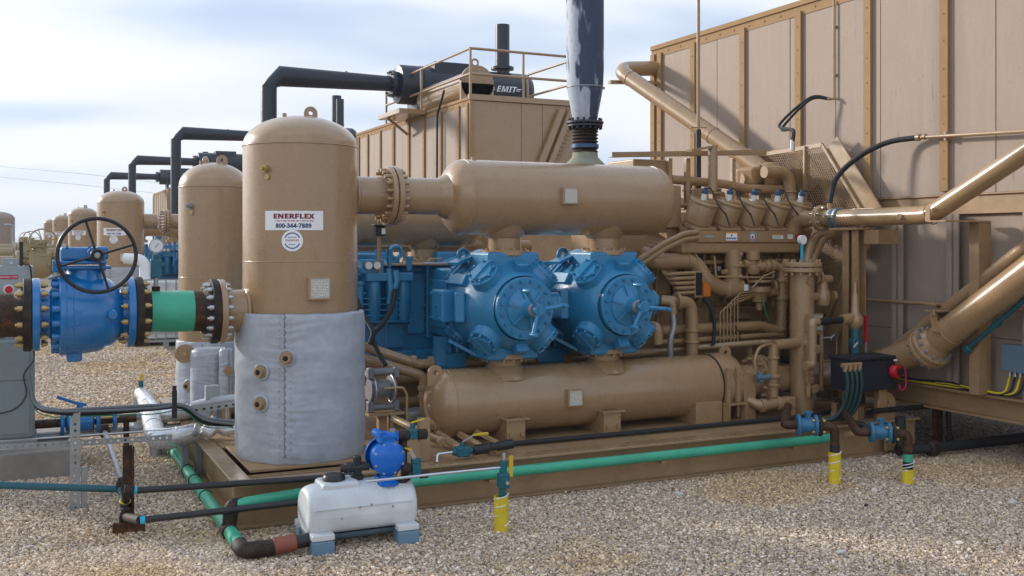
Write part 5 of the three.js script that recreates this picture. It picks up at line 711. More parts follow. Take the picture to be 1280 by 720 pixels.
// ---------- gas engine on the right half of the skid ----------
{
  const e = thing('gas_engine', 'tan V-type gas engine with a row of cylinder heads, right of the compressor', 'engine'), T = MT.engine, D = MT.tanDull;
  const zf = -1.95;
  part(e, 'crankcase', [bx(5.05, 7.15, 0.72, 1.62, -3.1, zf, 0.03), bx(5.0, 7.2, 0.60, 0.74, -3.15, zf + 0.06, 0.02), bx(5.05, 7.15, 1.58, 2.2, -2.85, zf - 0.15, 0.03)], D);
  part(e, 'engine_rail', [bx(4.9, 7.25, H - 0.004, 0.60, -2.1, -1.98), bx(4.9, 7.25, H - 0.004, 0.60, -3.05, -2.93)], D);
  for (let i = 0; i < 5; i++) { const x = 5.42 + i * 0.40; const d = part(e, 'inspection_door', [bx(x - 0.175, x + 0.175, 1.06, 1.52, zf, zf + 0.035, 0.012)], D); part(d, 'door_rib', [bx(x - 0.13, x - 0.10, 1.10, 1.48, zf + 0.034, zf + 0.05, 0.006), bx(x + 0.10, x + 0.13, 1.10, 1.48, zf + 0.034, zf + 0.05, 0.006)], D); part(d, 'bolts', G([-0.15, 0.15].flatMap(dx => [1.1, 1.29, 1.48].map(y => hexBolt([x + dx, y, zf + 0.04], [0, 0, 1], 0.013, 0.02)))), D, { stuff: true }); }
  // near bank: five heads leaning out, each with a rocker cover, ignition coil and lead
  const coil = [[5.645, 2.773, -1.72], [6.004, 2.77, -1.72], [6.397, 2.766, -1.72], [6.75, 2.782, -1.72], [7.088, 2.787, -1.72]];
  part(e, 'bank_deck', [cb([6.15, 2.24, -2.05], 2.2, 0.26, 0.42, 0.02, [0.45, 0, 0])], D);
  const dx = (coil[4][0] - coil[0][0]) / 4;
  for (let i = 0; i < 5; i++) {
    const x = coil[0][0] + dx * i + 0.02, r = [0.48, 0, 0.10];
    const ax = V([0.12, 0.92, 0.36]).normalize(), b0 = V([x, 2.52, -1.70]), at = k => b0.clone().addScaledVector(ax, k);
    const hd = part(e, 'cylinder_head', [lathe(at(-0.05), ax, [[0.155, 0], [0.155, 0.06], [0.166, 0.07], [0.166, 0.30], [0.155, 0.315]], 30), lathe(at(-0.10), ax, [[0, 0], [0.19, 0], [0.19, 0.035], [0.16, 0.04]], 28), cb([x + 0.02, 2.42, -1.60], dx * 0.86, 0.14, 0.10, 0.02, [0.5, 0, 0])], T);
    part(hd, 'rocker_cover', [lathe(at(0.262), ax, [[0.171, 0], [0.171, 0.02], [0.160, 0.03], [0, 0.034]], 30)], T); part(hd, 'cover_lug', orient(bx(-0.05, 0.16, -0.02, 0.03, -0.06, 0.10, 0.02), at(0.29), ax), T);
    part(hd, 'bolts', boltRing(at(-0.055), ax, 0.178, 10, 0.017, 0.06), T, { stuff: true });
    const c = at(0.295).add(V([-0.03, 0, 0.02])).toArray(), dir = [0.05, 0.95, 0.2]; part(hd, 'ignition_coil', [orient(lathe([0, 0, 0], [0, 1, 0], [[0.034, 0], [0.034, 0.08], [0.0, 0.08]], 14), c, dir)], MT.white); part(hd, 'coil_cap', orient(lathe([0, 0.08, 0], [0, 1, 0], [[0, 0], [0.038, 0], [0.038, 0.04], [0.018, 0.05], [0.018, 0.075], [0, 0.075]], 14), c, dir), MT.blueDark);
    part(hd, 'ignition_lead', hose([[c[0] + 0.01, c[1] + 0.14, c[2] + 0.02], [c[0] + 0.08, c[1] + 0.13, c[2] + 0.04], [c[0] + 0.08, c[1] - 0.02, c[2] + 0.14], [c[0] + 0.12, c[1] - 0.14, c[2] + 0.22], [c[0] + 0.20, c[1] - 0.17, c[2] + 0.16], [c[0] + 0.21, c[1] - 0.3, c[2] + 0.22]], 0.009, 6, 24), MT.black);
    part(e, 'intake_cover', [cb([x - 0.03, 2.78, -2.06], dx * 0.92, 0.05, 0.30, 0.015, [0.32, 0, 0.03]), cb([x - 0.05, 2.86, -2.22], dx * 0.55, 0.16, 0.16, 0.04)], T);
    part(e, 'intake_fitting', [cyl([x - 0.18, 2.90, -2.14], [x - 0.18, 3.0, -2.14], 0.055, 12), cyl([x - 0.1, 2.9, -2.1], [x - 0.1, 2.97, -2.1], 0.03, 10), ring([x - 0.18, 2.94, -2.14], [0, 1, 0], 0.06, 0.014, 16)], D);
    // far bank
    part(e, 'far_head', [cb([x, 2.5, -3.05], dx * 0.82, 0.3, 0.36, 0.04, [-0.48, 0, 0])], D);
  }
  // cylinder jackets, push-rod tubes and drain fittings behind the plumbing
  for (let i = 0; i < 6; i++) { const x = 5.30 + i * 0.37; part(e, 'cylinder_jacket', [cyl([x, 1.60, -1.98], [x, 2.3, -1.90], 0.15, 20), disc([x, 1.72, -1.975], [0, 1, 0.1], 0.165, 0.03, 20), disc([x, 2.12, -1.92], [0, 1, 0.1], 0.165, 0.03, 20)], D); for (const o of [-0.13, 0.13]) part(e, 'push_rod_tube', [cyl([x + o, 1.58, -1.84], [x + o, 2.24, -1.72], 0.022, 10), cyl([x + o, 1.58, -1.84], [x + o, 1.64, -1.83], 0.034, 8)], T); part(e, 'drain_cock', [cyl([x + 0.05, 1.66, -1.8], [x + 0.05, 1.66, -1.74], 0.02, 8), cb([x + 0.05, 1.66, -1.73], 0.06, 0.015, 0.015, 0.004)], MT.brass); }
  for (let i = 0; i < 4; i++) { const x = 5.5 + i * 0.42; part(e, 'cable_clip', cb([x, 1.99, -1.62], 0.05, 0.06, 0.05, 0.008), MT.galv); } part(e, 'ignition_rail', pipe([[5.35, 2.06, -1.66], [6.9, 2.08, -1.66]], 0.028, 0.1, 12), T); part(e, 'wiring_loom', hose([[5.4, 1.98, -1.6], [5.8, 1.94, -1.58], [6.2, 2.0, -1.6], [6.6, 1.95, -1.58], [6.95, 2.0, -1.6]], 0.014, 8), MT.rubber);
  // valance plate with stickers
  const va = [5.509, 2.448, -1.45], vb = [7.017, 2.3, -1.45];
  const v = part(e, 'valance_plate', bx(va[0], vb[0] - 0.0, 2.305, 2.435, -1.475, -1.45, 0.004), T); part(e, 'water_rail', [bx(5.3, vb[0] + 0.02, 2.17, 2.30, -1.75, -1.47, 0.03)], T);
  const st = (u, w, h, draw, W = 128, Hh = 64) => { const t = canvasTex(W, Hh, draw), x = va[0] + (u - 873) / 128 * (vb[0] - va[0]); part(v, 'sticker', rect([x, 2.37, -1.447], w, h), print(t), { uv: true }); };
  st(885, 0.16, 0.045, (x, w, h) => { x.fillStyle = '#9a8058'; x.fillRect(0, 0, w, h); x.fillStyle = '#6fa9bf'; x.beginPath(); x.ellipse(w / 2, h / 2, 60, 18, 0, 0, 7); x.fill(); x.fillStyle = '#caa66a'; for (let i = 0; i < 6; i++) x.fillRect(22 + i * 15, 28, 10, 8); });
  st(913, 0.16, 0.095, (x, w, h) => { x.fillStyle = '#f4f4f2'; x.fillRect(0, 0, w, h); x.fillStyle = '#e3a61e'; x.fillRect(0, 0, w, 9); x.fillStyle = '#1668ad'; for (let i = 0; i < 6; i++) { x.beginPath(); x.arc(16 + i * 19, 48, 8.5, 0, 7); x.fill(); } x.beginPath(); x.arc(w / 2, 24, 9, 0, 7); x.fill(); });
  { const t = canvasTex(96, 96, (x, w) => { x.fillStyle = '#d9dde2'; x.fillRect(0, 0, w, w); x.strokeStyle = '#2d5b8e'; x.lineWidth = 12; x.beginPath(); x.arc(48, 48, 38, 0, 7); x.stroke(); x.fillStyle = '#c6402e'; x.beginPath(); x.arc(48, 56, 15, 0, 7); x.fill(); }); const x = va[0] + (939 - 873) / 128 * (vb[0] - va[0]); part(v, 'round_sticker', new THREE.CircleGeometry(0.055, 24).translate(x, 2.37, -1.447), print(t), { uv: true }); }
  st(971, 0.165, 0.055, (x, w, h) => { x.fillStyle = '#e9ebe8'; x.fillRect(0, 0, w, h); x.fillStyle = '#e08a1c'; x.fillRect(0, 0, w, 14); x.fillStyle = '#2b82a8'; for (let i = 0; i < 4; i++) x.fillRect(6, 22 + i * 10, w - 12 - (i * 17) % 40, 4); });
  st(987, 0.08, 0.055, (x, w, h) => { x.fillStyle = '#eceeee'; x.fillRect(0, 0, w, h); x.fillStyle = '#777'; for (let i = 0; i < 5; i++) x.fillRect(8, 8 + i * 10, w - 20 - (i * 13) % 36, 3); }, 64, 64);
  part(v, 'red_knob', cyl([vb[0] - 0.06, 2.37, -1.45], [vb[0] - 0.06, 2.37, -1.41], 0.03, 14), MT.red);
  // manifold pipes
  part(e, 'water_pipe', pipe([[5.496, 3.059, -2], [6.286, 3.021, -2], [6.654, 2.97, -2], [7.198, 2.972, -2]], 0.055, 0.3), T);
  part(e, 'water_pipe', pipe([[6.823, 3.178, -1.9], [7.216, 3.19, -1.9], [7.254, 2.816, -1.9]], 0.075, 0.2, 18), T); part(e, 'pipe_joint', [ring([7.242, 2.938, -1.9], [0, 1, 0], 0.078, 0.012, 20), cyl([7.165, 2.754, -1.9], [7.267, 2.857, -1.9], 0.085, 16)], T);
  const et = part(e, 'expansion_tank', [cyl([7.439, 2.92, -2.1], [7.73, 2.925, -2.1], 0.125, 24), lathe([7.704, 2.915, -2.1], [0.75, 0, 0.66], [[0.155, 0], [0.155, 0.03], [0.125, 0.06], [0.08, 0.09], [0, 0.105]], 26)], D); part(et, 'bolts', boltRing([7.713, 2.914, -2.08], [0.75, 0, 0.66], 0.14, 12, 0.012, 0.05), D, { stuff: true });
  // turbo and air inlet behind the row of heads
  part(e, 'turbocharger', [cb([6.995, 3.159, -2.35], 0.34, 0.24, 0.3, 0.05, [0, 0.3, 0.1]), lathe([7.147, 3.137, -2.25], [0.9, 0, 0.3], [[0.16, -0.08], [0.2, 0], [0.2, 0.12], [0.13, 0.2]], 24), cyl([6.816, 3.113, -2.35], [7.021, 3.119, -2.35], 0.08, 18)], D);
  part(e, 'turbo_hose', [cyl([7.33, 3.121, -2.25], [7.448, 3.124, -2.25], 0.15, 22), ring([7.356, 3.122, -2.25], [1, 0, 0.2], 0.15, 0.012), ring([7.422, 3.124, -2.25], [1, 0, 0.2], 0.15, 0.012)], MT.steelBox);
  // lower plumbing on the near side
  part(e, 'intake_manifold', pipe([[4.941, 2.18, -1.7], [4.952, 2.081, -1.55], [5.524, 2.086, -1.55], [5.669, 1.844, -1.5], [5.886, 1.755, -1.5], [6.141, 1.76, -1.5]], 0.093, 0.22, 20), T); for (const q of [[5.401, 2.087, -1.55], [5.502, 2.086, -1.55]]) part(e, 'hose_clamp', ring(q, [1, 0, 0], 0.096, 0.011, 24), T);
  part(e, 'mixer_column', [cyl([6.036, 2.215, -1.5], [6.048, 1.762, -1.5], 0.10, 22), cyl([6.06, 2.045, -1.5], [6.06, 2.017, -1.5], 0.125, 22), cyl([5.909, 1.755, -1.5], [6.165, 1.76, -1.5], 0.115, 22, 0.115, 0.02)], T); part(e, 'warning_label', rect(add([6.141, 1.769, -1.5], [0.0, 0, 0.118]), 0.06, 0.07), MT.white);
  part(e, 'mixer_fittings', [cyl([6.083, 2.159, -1.44], [6.114, 2.159, -1.42], 0.03, 10), cyl([6.067, 2.046, -1.42], [6.098, 2.047, -1.4], 0.03, 10), cyl([5.883, 1.955, -1.42], [5.822, 1.956, -1.4], 0.03, 10), cyl([6.056, 1.896, -1.42], [6.098, 1.896, -1.4], 0.025, 10)], D);
  const rg = [6.29, 2.044, -1.45]; part(e, 'gas_regulator', [lathe(add(rg, [0, -0.12, 0]), [0, 1, 0], [[0.07, 0], [0.09, 0.04], [0.09, 0.10], [0.055, 0.12], [0.055, 0.16], [0.085, 0.17], [0.085, 0.27], [0.06, 0.28], [0, 0.28]], 22), cyl(add(rg, [-0.14, 0.0, 0]), add(rg, [0.1, 0, 0]), 0.05, 14)], T);
  const cv = [6.361, 1.74, -1.42]; part(e, 'control_valve', [disc(add(cv, [0, 0.1, 0]), [0, 1, 0], 0.15, 0.03, 26), lathe(add(cv, [0, -0.16, 0]), [0, 1, 0], [[0.04, -0.08], [0.045, 0], [0.09, 0.02], [0.10, 0.1], [0.14, 0.14], [0.14, 0.2]], 24), cyl(add(cv, [0.08, -0.04, 0.02]), add(cv, [0.24, -0.04, 0.02]), 0.045, 14), disc(add(cv, [0.2, 0.03, 0]), [1, 0, 0], 0.09, 0.03, 20)], T);
  part(e, 'gas_pipe', pipe([[6.302, 2.006, -1.42], [6.68, 2.022, -1.4], [6.68, 1.255, -1.4]], 0.055, 0.12, 18), T); for (const [q, ax] of [[[6.452, 2.015, -1.4], [1, 0, 0]], [[6.535, 2.019, -1.4], [1, 0, 0]], [[6.68, 1.85, -1.4], [0, 1, 0]], [[6.68, 1.639, -1.4], [0, 1, 0]]]) part(e, 'pipe_joint', disc(q, ax, 0.075, 0.05, 18), T);
  part(e, 'gas_pipe', pipe([[6.68, 1.37, -1.4], [6.673, 1.235, -1.42], [6.397, 1.31, -1.45], [4.983, 1.304, -1.45]], 0.06, 0.14, 18), T);
  part(e, 'tubing', pipe([[5.66, 2.143, -1.35], [5.683, 1.904, -1.35], [6.518, 1.882, -1.35], [6.518, 1.93, -1.35]], 0.012, 0.03, 8), T); part(e, 'tubing', pipe([[6.159, 1.768, -1.3], [6.334, 1.905, -1.3], [6.488, 1.95, -1.3]], 0.012, 0.03, 8), T);
  part(e, 'oil_pipe', pipe([[4.917, 1.176, -1.4], [6.692, 1.198, -1.4]], 0.03), D); part(e, 'side_box', bx([6.63, 1.943, -1.5][0], [6.862, 1.941, -1.5][0], 1.52, 1.95, -1.62, -1.5, 0.015), D);
  { const w0 = [5.106, 2.051, -1.62], w1 = [5.07, 1.926, -1.5], w2 = [5.19, 1.945, -1.42], w3 = [5.432, 1.951, -1.42]; for (let i = 0; i < 5; i++) part(e, 'wiring_conduit', pipe([add(w0, [i * 0.045, 0, 0]), add(w1, [i * 0.045, -i * 0.047, 0]), add(w2, [0, -i * 0.056, 0]), add(w3, [0, -i * 0.056, 0])], 0.022, 0.12, 10), T); }
  const ob = [5.565, 1.801, -1.45]; const jb = part(e, 'terminal_box', bx(ob[0] - 0.11, ob[0] + 0.11, ob[1] - 0.14, ob[1] + 0.17, -1.6, -1.45, 0.008), D); part(jb, 'dark_panel', bx(ob[0] - 0.09, ob[0] - 0.01, ob[1] - 0.11, ob[1] + 0.15, -1.449, -1.44), MT.dark); part(jb, 'orange_panel', bx(ob[0] + 0.0, ob[0] + 0.1, ob[1] - 0.12, ob[1] + 0.04, -1.449, -1.43), MT.orange);
  part(e, 'drain_elbow', pipe([[5.075, 1.636, -1.3], [5.292, 1.621, -1.3], [5.313, 1.422, -1.3], [5.313, 0.806, -1.3]], 0.07, 0.13, 18), T); for (const q of [[5.313, 1.304, -1.3], [5.313, 1.177, -1.3]]) part(e, 'pipe_joint', disc(q, [0, 1, 0], 0.088, 0.03, 18), T); part(e, 'flange', [disc([5.107, 1.635, -1.3], [1, 0, 0], 0.1, 0.04, 18), cyl([4.927, 1.664, -1.35], [5.107, 1.644, -1.3], 0.05, 14)], T);
  part(e, 'drain_elbow', pipe([[4.827, 1.656, -1.2], [4.941, 1.647, -1.15], [4.951, 1.514, -1.15]], 0.045, 0.06, 14), T); part(e, 'drain_elbow', pipe([[4.66, 1.379, -1.2], [4.709, 1.385, -1.1], [4.719, 1.193, -1.1]], 0.06, 0.07, 14), T);
  // tube trunk left of the heads, air box behind the bottle end
  part(e, 'air_box', [bx([4.978, 2.8, -2][0], [5.45, 2.808, -2][0], 2.78, 3.29, -2.6, -2.0, 0.02)], T); part(e, 'air_box', [bx([5.259, 2.8, -1.85][0], [5.554, 2.805, -1.85][0], 2.47, 2.98, -2.2, -1.85, 0.02), bx([5.383, 2.804, -1.9][0], [5.565, 2.807, -1.9][0], 2.30, 2.47, -2.15, -1.9, 0.01)], T); part(e, 'air_box', bx(4.35, 5.0, 1.75, 2.75, -2.4, -1.75, 0.02), T);
  part(e, 'flywheel_guard', [cyl([4.96, 1.6, -2.5], [5.12, 1.6, -2.5], 0.72, 40)], D);
  for (const o of [0, -0.065]) part(e, 'armoured_conduit', pipe([add([5.476, 2.42, -1.42], [0, o, 0]), add([5.274, 2.4, -1.4], [0, o, 0]), add([4.948, 2.291, -1.35], [0.02, o, 0]), add([4.579, 2.115, -1.3], [0.04, o, 0])], 0.032, 0.5, 10), T);
  part(e, 'valve_gear', [cyl([6.352, 1.397, -1.88], [6.559, 1.391, -1.88], 0.05, 12), cyl([6.017, 1.408, -1.88], [6.088, 1.406, -1.88], 0.05, 12)], D);
  fin(e);

  // black and green flex on the engine side
  one('black_hose', 'black looped wiring loom hanging on the engine side', 'hose', hose([[5.515, 1.668, -1.35], [5.582, 1.549, -1.32], [5.612, 1.43, -1.3], [5.623, 1.302, -1.3], [5.601, 1.119, -1.3]], 0.022, 8), MT.rubber, 'black hoses');
  one('green_wire', 'thin green earth wire hanging from the engine control valve', 'wire', hose([[6.323, 1.671, -1.3], [6.318, 1.559, -1.28], [6.365, 1.445, -1.28], [6.401, 1.388, -1.28]], 0.009, 6), MT.greenWire);
  one('thin_black_cable', 'thin black cable sagging across the engine doors', 'cable', hose([[6.109, 1.5, -1.75], [6.142, 1.464, -1.7], [5.983, 1.346, -1.4], [6.025, 1.209, -1.35], [5.99, 1.135, -1.35], [5.875, 1.103, -1.35]], 0.006, 6), MT.black);
  one('braided_hose', 'silver braided hose dropping beside the right blue cylinder', 'hose', hose([[4.951, 1.523, -1.15], [4.948, 1.374, -1.13], [4.906, 1.226, -1.13], [4.92, 1.039, -1.15]], 0.033, 12), MT.galv);

  // cable tray, upright and tall mast over the engine
  const ct = thing('engine_cable_rail', 'tan perforated cable rail on posts above the engine heads', 'cable rail'), a = [4.622, 3.317, -1.9], b = [6.861, 3.429, -1.9];
  part(ct, 'rail', [bar(a, b, 0.055, 0.012), bar(add(a, [0, -0.03, -0.04]), add(b, [0, -0.03, -0.04]), 0.008, 0.08)], MT.tan); part(ct, 'holes', G(Array.from({ length: 40 }, (_, i) => cb([mix(a[0], b[0], (i + 0.5) / 40), mix(a[1], b[1], (i + 0.5) / 40), -1.893], 0.02, 0.016, 0.004, 0))), MT.beam, { stuff: true });
  for (const [p, w] of [[[5.462, 3.285, -1.95], 0.05], [[5.716, 3.294, -1.95], 0.06], [[6.394, 3.317, -1.95], 0.05]]) { part(ct, 'post', bx(p[0] - w / 2, p[0] + w / 2, 2.7, p[1] + 0.02, -2.0, -1.94, 0.004), MT.tan); }
  part(ct, 'pipe_post', [cyl([5.933, 3.45, -1.75], [5.933, 2.913, -1.75], 0.058, 16), bx([5.851, 2.902, -1.75][0], [6.027, 2.905, -1.75][0], [5.933, 2.903, -1.75][1] - 0.02, [5.933, 2.903, -1.75][1], -1.85, -1.65)], MT.tan); part(ct, 'post_head', bar([5.598, 3.389, -1.75], [5.968, 3.451, -1.75], 0.03, 0.10), MT.tan); fin(ct);
  const mp = thing('tall_mast', 'slender tan mast rising past the top of the picture above the engine', 'mast'), m = [5.939, 3.651, -2.05]; part(mp, 'tube', cyl([m[0], m[1] + 0.02, m[2]], [m[0], 6.6, m[2]], 0.022, 10), MT.tan); part(mp, 'socket', cyl([m[0], 2.95, m[2]], [m[0], m[1] + 0.03, m[2]], 0.034, 12), MT.black); part(mp, 'cross_bolt', cyl([m[0] - 0.12, m[1] + 0.05, m[2]], [m[0] + 0.12, m[1] + 0.06, m[2]], 0.009, 6), MT.tan); part(mp, 'base', bx(m[0] - 0.1, m[0] + 0.1, 2.75, 2.96, m[2] - 0.08, m[2] + 0.08, 0.01), MT.tan); fin(mp);
}

// ---------- exhaust stack with bellows ----------
{
  const s = thing('exhaust_stack', 'tall exhaust stack in patchy worn blue-grey and white above the upper bottle', 'exhaust stack'), c = [4.18, -1.75];
  const wear = tex(1024, (u, v) => { const a = u * 6.2832, n = fbm(Math.cos(a) * 0.9 + 3, Math.sin(a) * 0.9, v * 4.2, 4), n2 = fbm(Math.cos(a) * 2.6, Math.sin(a) * 2.6, v * 9 + 5, 5), n3 = fbm(Math.cos(a) * 9, Math.sin(a) * 9, v * 40, 3); const side = Math.cos(a - 1.25); let k = sm(-0.10, 0.08, n * 1.0 + n2 * 0.45 + side * 0.22 + 0.15 + 0.25 * sm(0.6, 1, v) - 0.3 * sm(0.28, 0.0, v)); const W = [0.68 + n2 * 0.12 + n3 * 0.08, 0.72 + n2 * 0.1 + n3 * 0.08, 0.77 + n2 * 0.08 + n3 * 0.08], B = [0.22 + n3 * 0.06, 0.28 + n3 * 0.06, 0.37 + n3 * 0.06]; const st = n3 > 0.28 ? 0.82 : 1; return [0, 1, 2].map(q => mix(W[q], B[q], k) * st); });
  wear.wrapT = THREE.ClampToEdgeWrapping; const wm = new THREE.MeshStandardMaterial({ map: wear, roughness: 0.65 });
  const g = lathe([c[0], 3.66, c[1]], [0, 1, 0], [[0.13, 0.0], [0.14, 0.03], [0.20, 0.36], [0.205, 0.42], [0.212, 0.6], [0.212, 2.9]], 44); const uv = g.attributes.uv; for (let i = 0; i < uv.count; i++) uv.setY(i, uv.getY(i) / 2.9); part(s, 'pipe', g, wm, { uv: true, label: 'worn blue-grey paint flaking to white' });
  part(s, 'joint_band', ring([c[0], 4.04, c[1]], [0, 1, 0], 0.203, 0.006, 44), MT.galv); part(s, 'band_tab', cb([c[0] + 0.23, 4.05, c[1]], 0.05, 0.03, 0.02), MT.galv);
  const f = part(s, 'flange', [disc([c[0], 3.645, c[1]], [0, 1, 0], 0.21, 0.028, 32), disc([c[0], 3.61, c[1]], [0, 1, 0], 0.20, 0.028, 32)], MT.duct); part(f, 'bolts', boltRing([c[0], 3.63, c[1]], [0, 1, 0], 0.18, 16, 0.014, 0.12), MT.rubber, { stuff: true });
  const pr = []; for (let i = 0; i <= 40; i++) pr.push([0.128 + 0.022 * (0.5 + 0.5 * Math.sin(i / 40 * 8 * 6.2832 - 1.5)), i / 40 * 0.30]); part(s, 'bellows', lathe([c[0], 3.30, c[1]], [0, 1, 0], pr, 32), MT.darkIron); part(s, 'blue_band', lathe([c[0], 3.36, c[1]], [0, 1, 0], [[0.15, 0], [0.154, 0], [0.154, 0.04], [0.15, 0.04]], 32), MT.blueDark);
  part(s, 'wrap', lathe([c[0], 3.02, c[1]], [0, 1, 0], [[0.24, 0], [0.22, 0.16], [0.18, 0.2], [0.145, 0.24], [0.14, 0.30]], 24), mat([0.30, 0.31, 0.24], 0.9, 0, { map: dm })); part(s, 'outlet_pipe', cyl([c[0], 2.4, c[1]], [c[0], 3.04, c[1]], 0.14, 24), MT.tanDull);
  fin(s);
}

// ---------- fan guard on the cooler face ----------
{
  const g = thing('fan_guard', 'slant-sided fan guard of expanded metal mesh in front of the cooler', 'guard'), X = 7.42, T = MT.tan;
  const a = [7.42, 3.464, -2.47], b = [7.42, 3.509, -1.52], c = [7.42, 2.592, -0.796], d = [X, c[1] - 1.35, c[2] - 0.1];
  part(g, 'edge_bar', bar(add(a, [0, 0, -0.6]), b, 0.05, 0.03), T);
  const sl = [b, add(b, [0.1, 0, 0.14]), add(c, [0.45, -0.02, 0.16]), c]; const sg = new THREE.BufferGeometry(); // slanted side plate as a thin solid
  part(g, 'side_plate', bar(add(b, [0.03, 0.0, 0.13]), add(c, [0.03, -0.02, 0.16]), 0.02, 0.26, [1, 0, 0]), T);
  part(g, 'side_plate', bar(add(c, [0.03, -0.12, 0.02]), add(d, [0.03, -0.1, -0.48]), 0.02, 0.2, [1, 0, 0]), MT.tanDull);
  part(g, 'edge_bar', bar(b, c, 0.035, 0.03), T); part(g, 'edge_bar', bar(c, add(d, [0, 0, -0.6]), 0.035, 0.03), T);
  const p1 = [7.42, 3.494, -1.808]; part(g, 'mid_bar', bar([X - 0.02, p1[1] + 0.02, p1[2]], [X - 0.02, 1.6, p1[2]], 0.03, 0.05, [0, 0, 1]), T);
  part(g, 'hinge', [cb(add(b, [0.1, -0.22, 0.16]), 0.14, 0.025, 0.16), cyl(add(b, [0.05, -0.17, 0.14]), add(b, [0.05, -0.13, 0.14]), 0.02, 8)], T);
  part(g, 'ledge', bar(add(c, [0.0, 0.02, 0.0]), add(c, [0.12, 0.02, 0.35]), 0.05, 0.10), T);
  // diamond mesh of real strands, clipped to the guard outline
  const strands = [], inside = (y, z) => { const zr = y > c[1] ? mix(c[2], b[2], (y - c[1]) / (b[1] - c[1])) : mix(c[2] - 0.65, c[2], clamp((y - d[1]) / (c[1] - d[1]))); return y < b[1] - 0.01 && y > d[1] && z < zr - 0.015 && z > a[2] - 0.9; };
  const st = 0.048; for (const s of [-1, 1]) for (let k = -70; k < 140; k++) { let run = null; for (let t = 0; t <= 150; t++) { const z = a[2] - 0.9 + t * 0.02, y = d[1] + s * t * 0.034 + k * st * 1.7 * 0.8; const ok = inside(y, z); if (ok && !run) run = [z, y]; if ((!ok || t === 150) && run) { const zz = a[2] - 0.9 + (t - 1) * 0.02, yy = d[1] + s * (t - 1) * 0.034 + k * st * 1.36; if (zz - run[0] > 0.03) strands.push(bar([X, run[1], run[0]], [X, yy, zz], 0.007, 0.005, [1, 0, 0])); run = null; } } }
  part(g, 'mesh_screen', G(strands), MT.tanDull, { stuff: true });
  part(g, 'fan_ring', [ring([7.56, 2.45, -2.5], [1, 0, 0], 1.05, 0.05, 48)], MT.tanDull);
  for (let i = 0; i < 6; i++) { const t = i / 6 * 6.2832; part(g, 'fan_blade', cb([0, 0, 0], 0.03, 0.9, 0.22, 0.008, [0, 0.5, 0]).translate(0, 0.55, 0).rotateX(t).translate(7.54, 2.45, -2.5), MT.dark); }
  part(g, 'stand', bx(X - 0.02, X + 0.04, H - 0.004, d[1] + 0.3, -2.6, -2.52), MT.tanDull);
  fin(g);
}
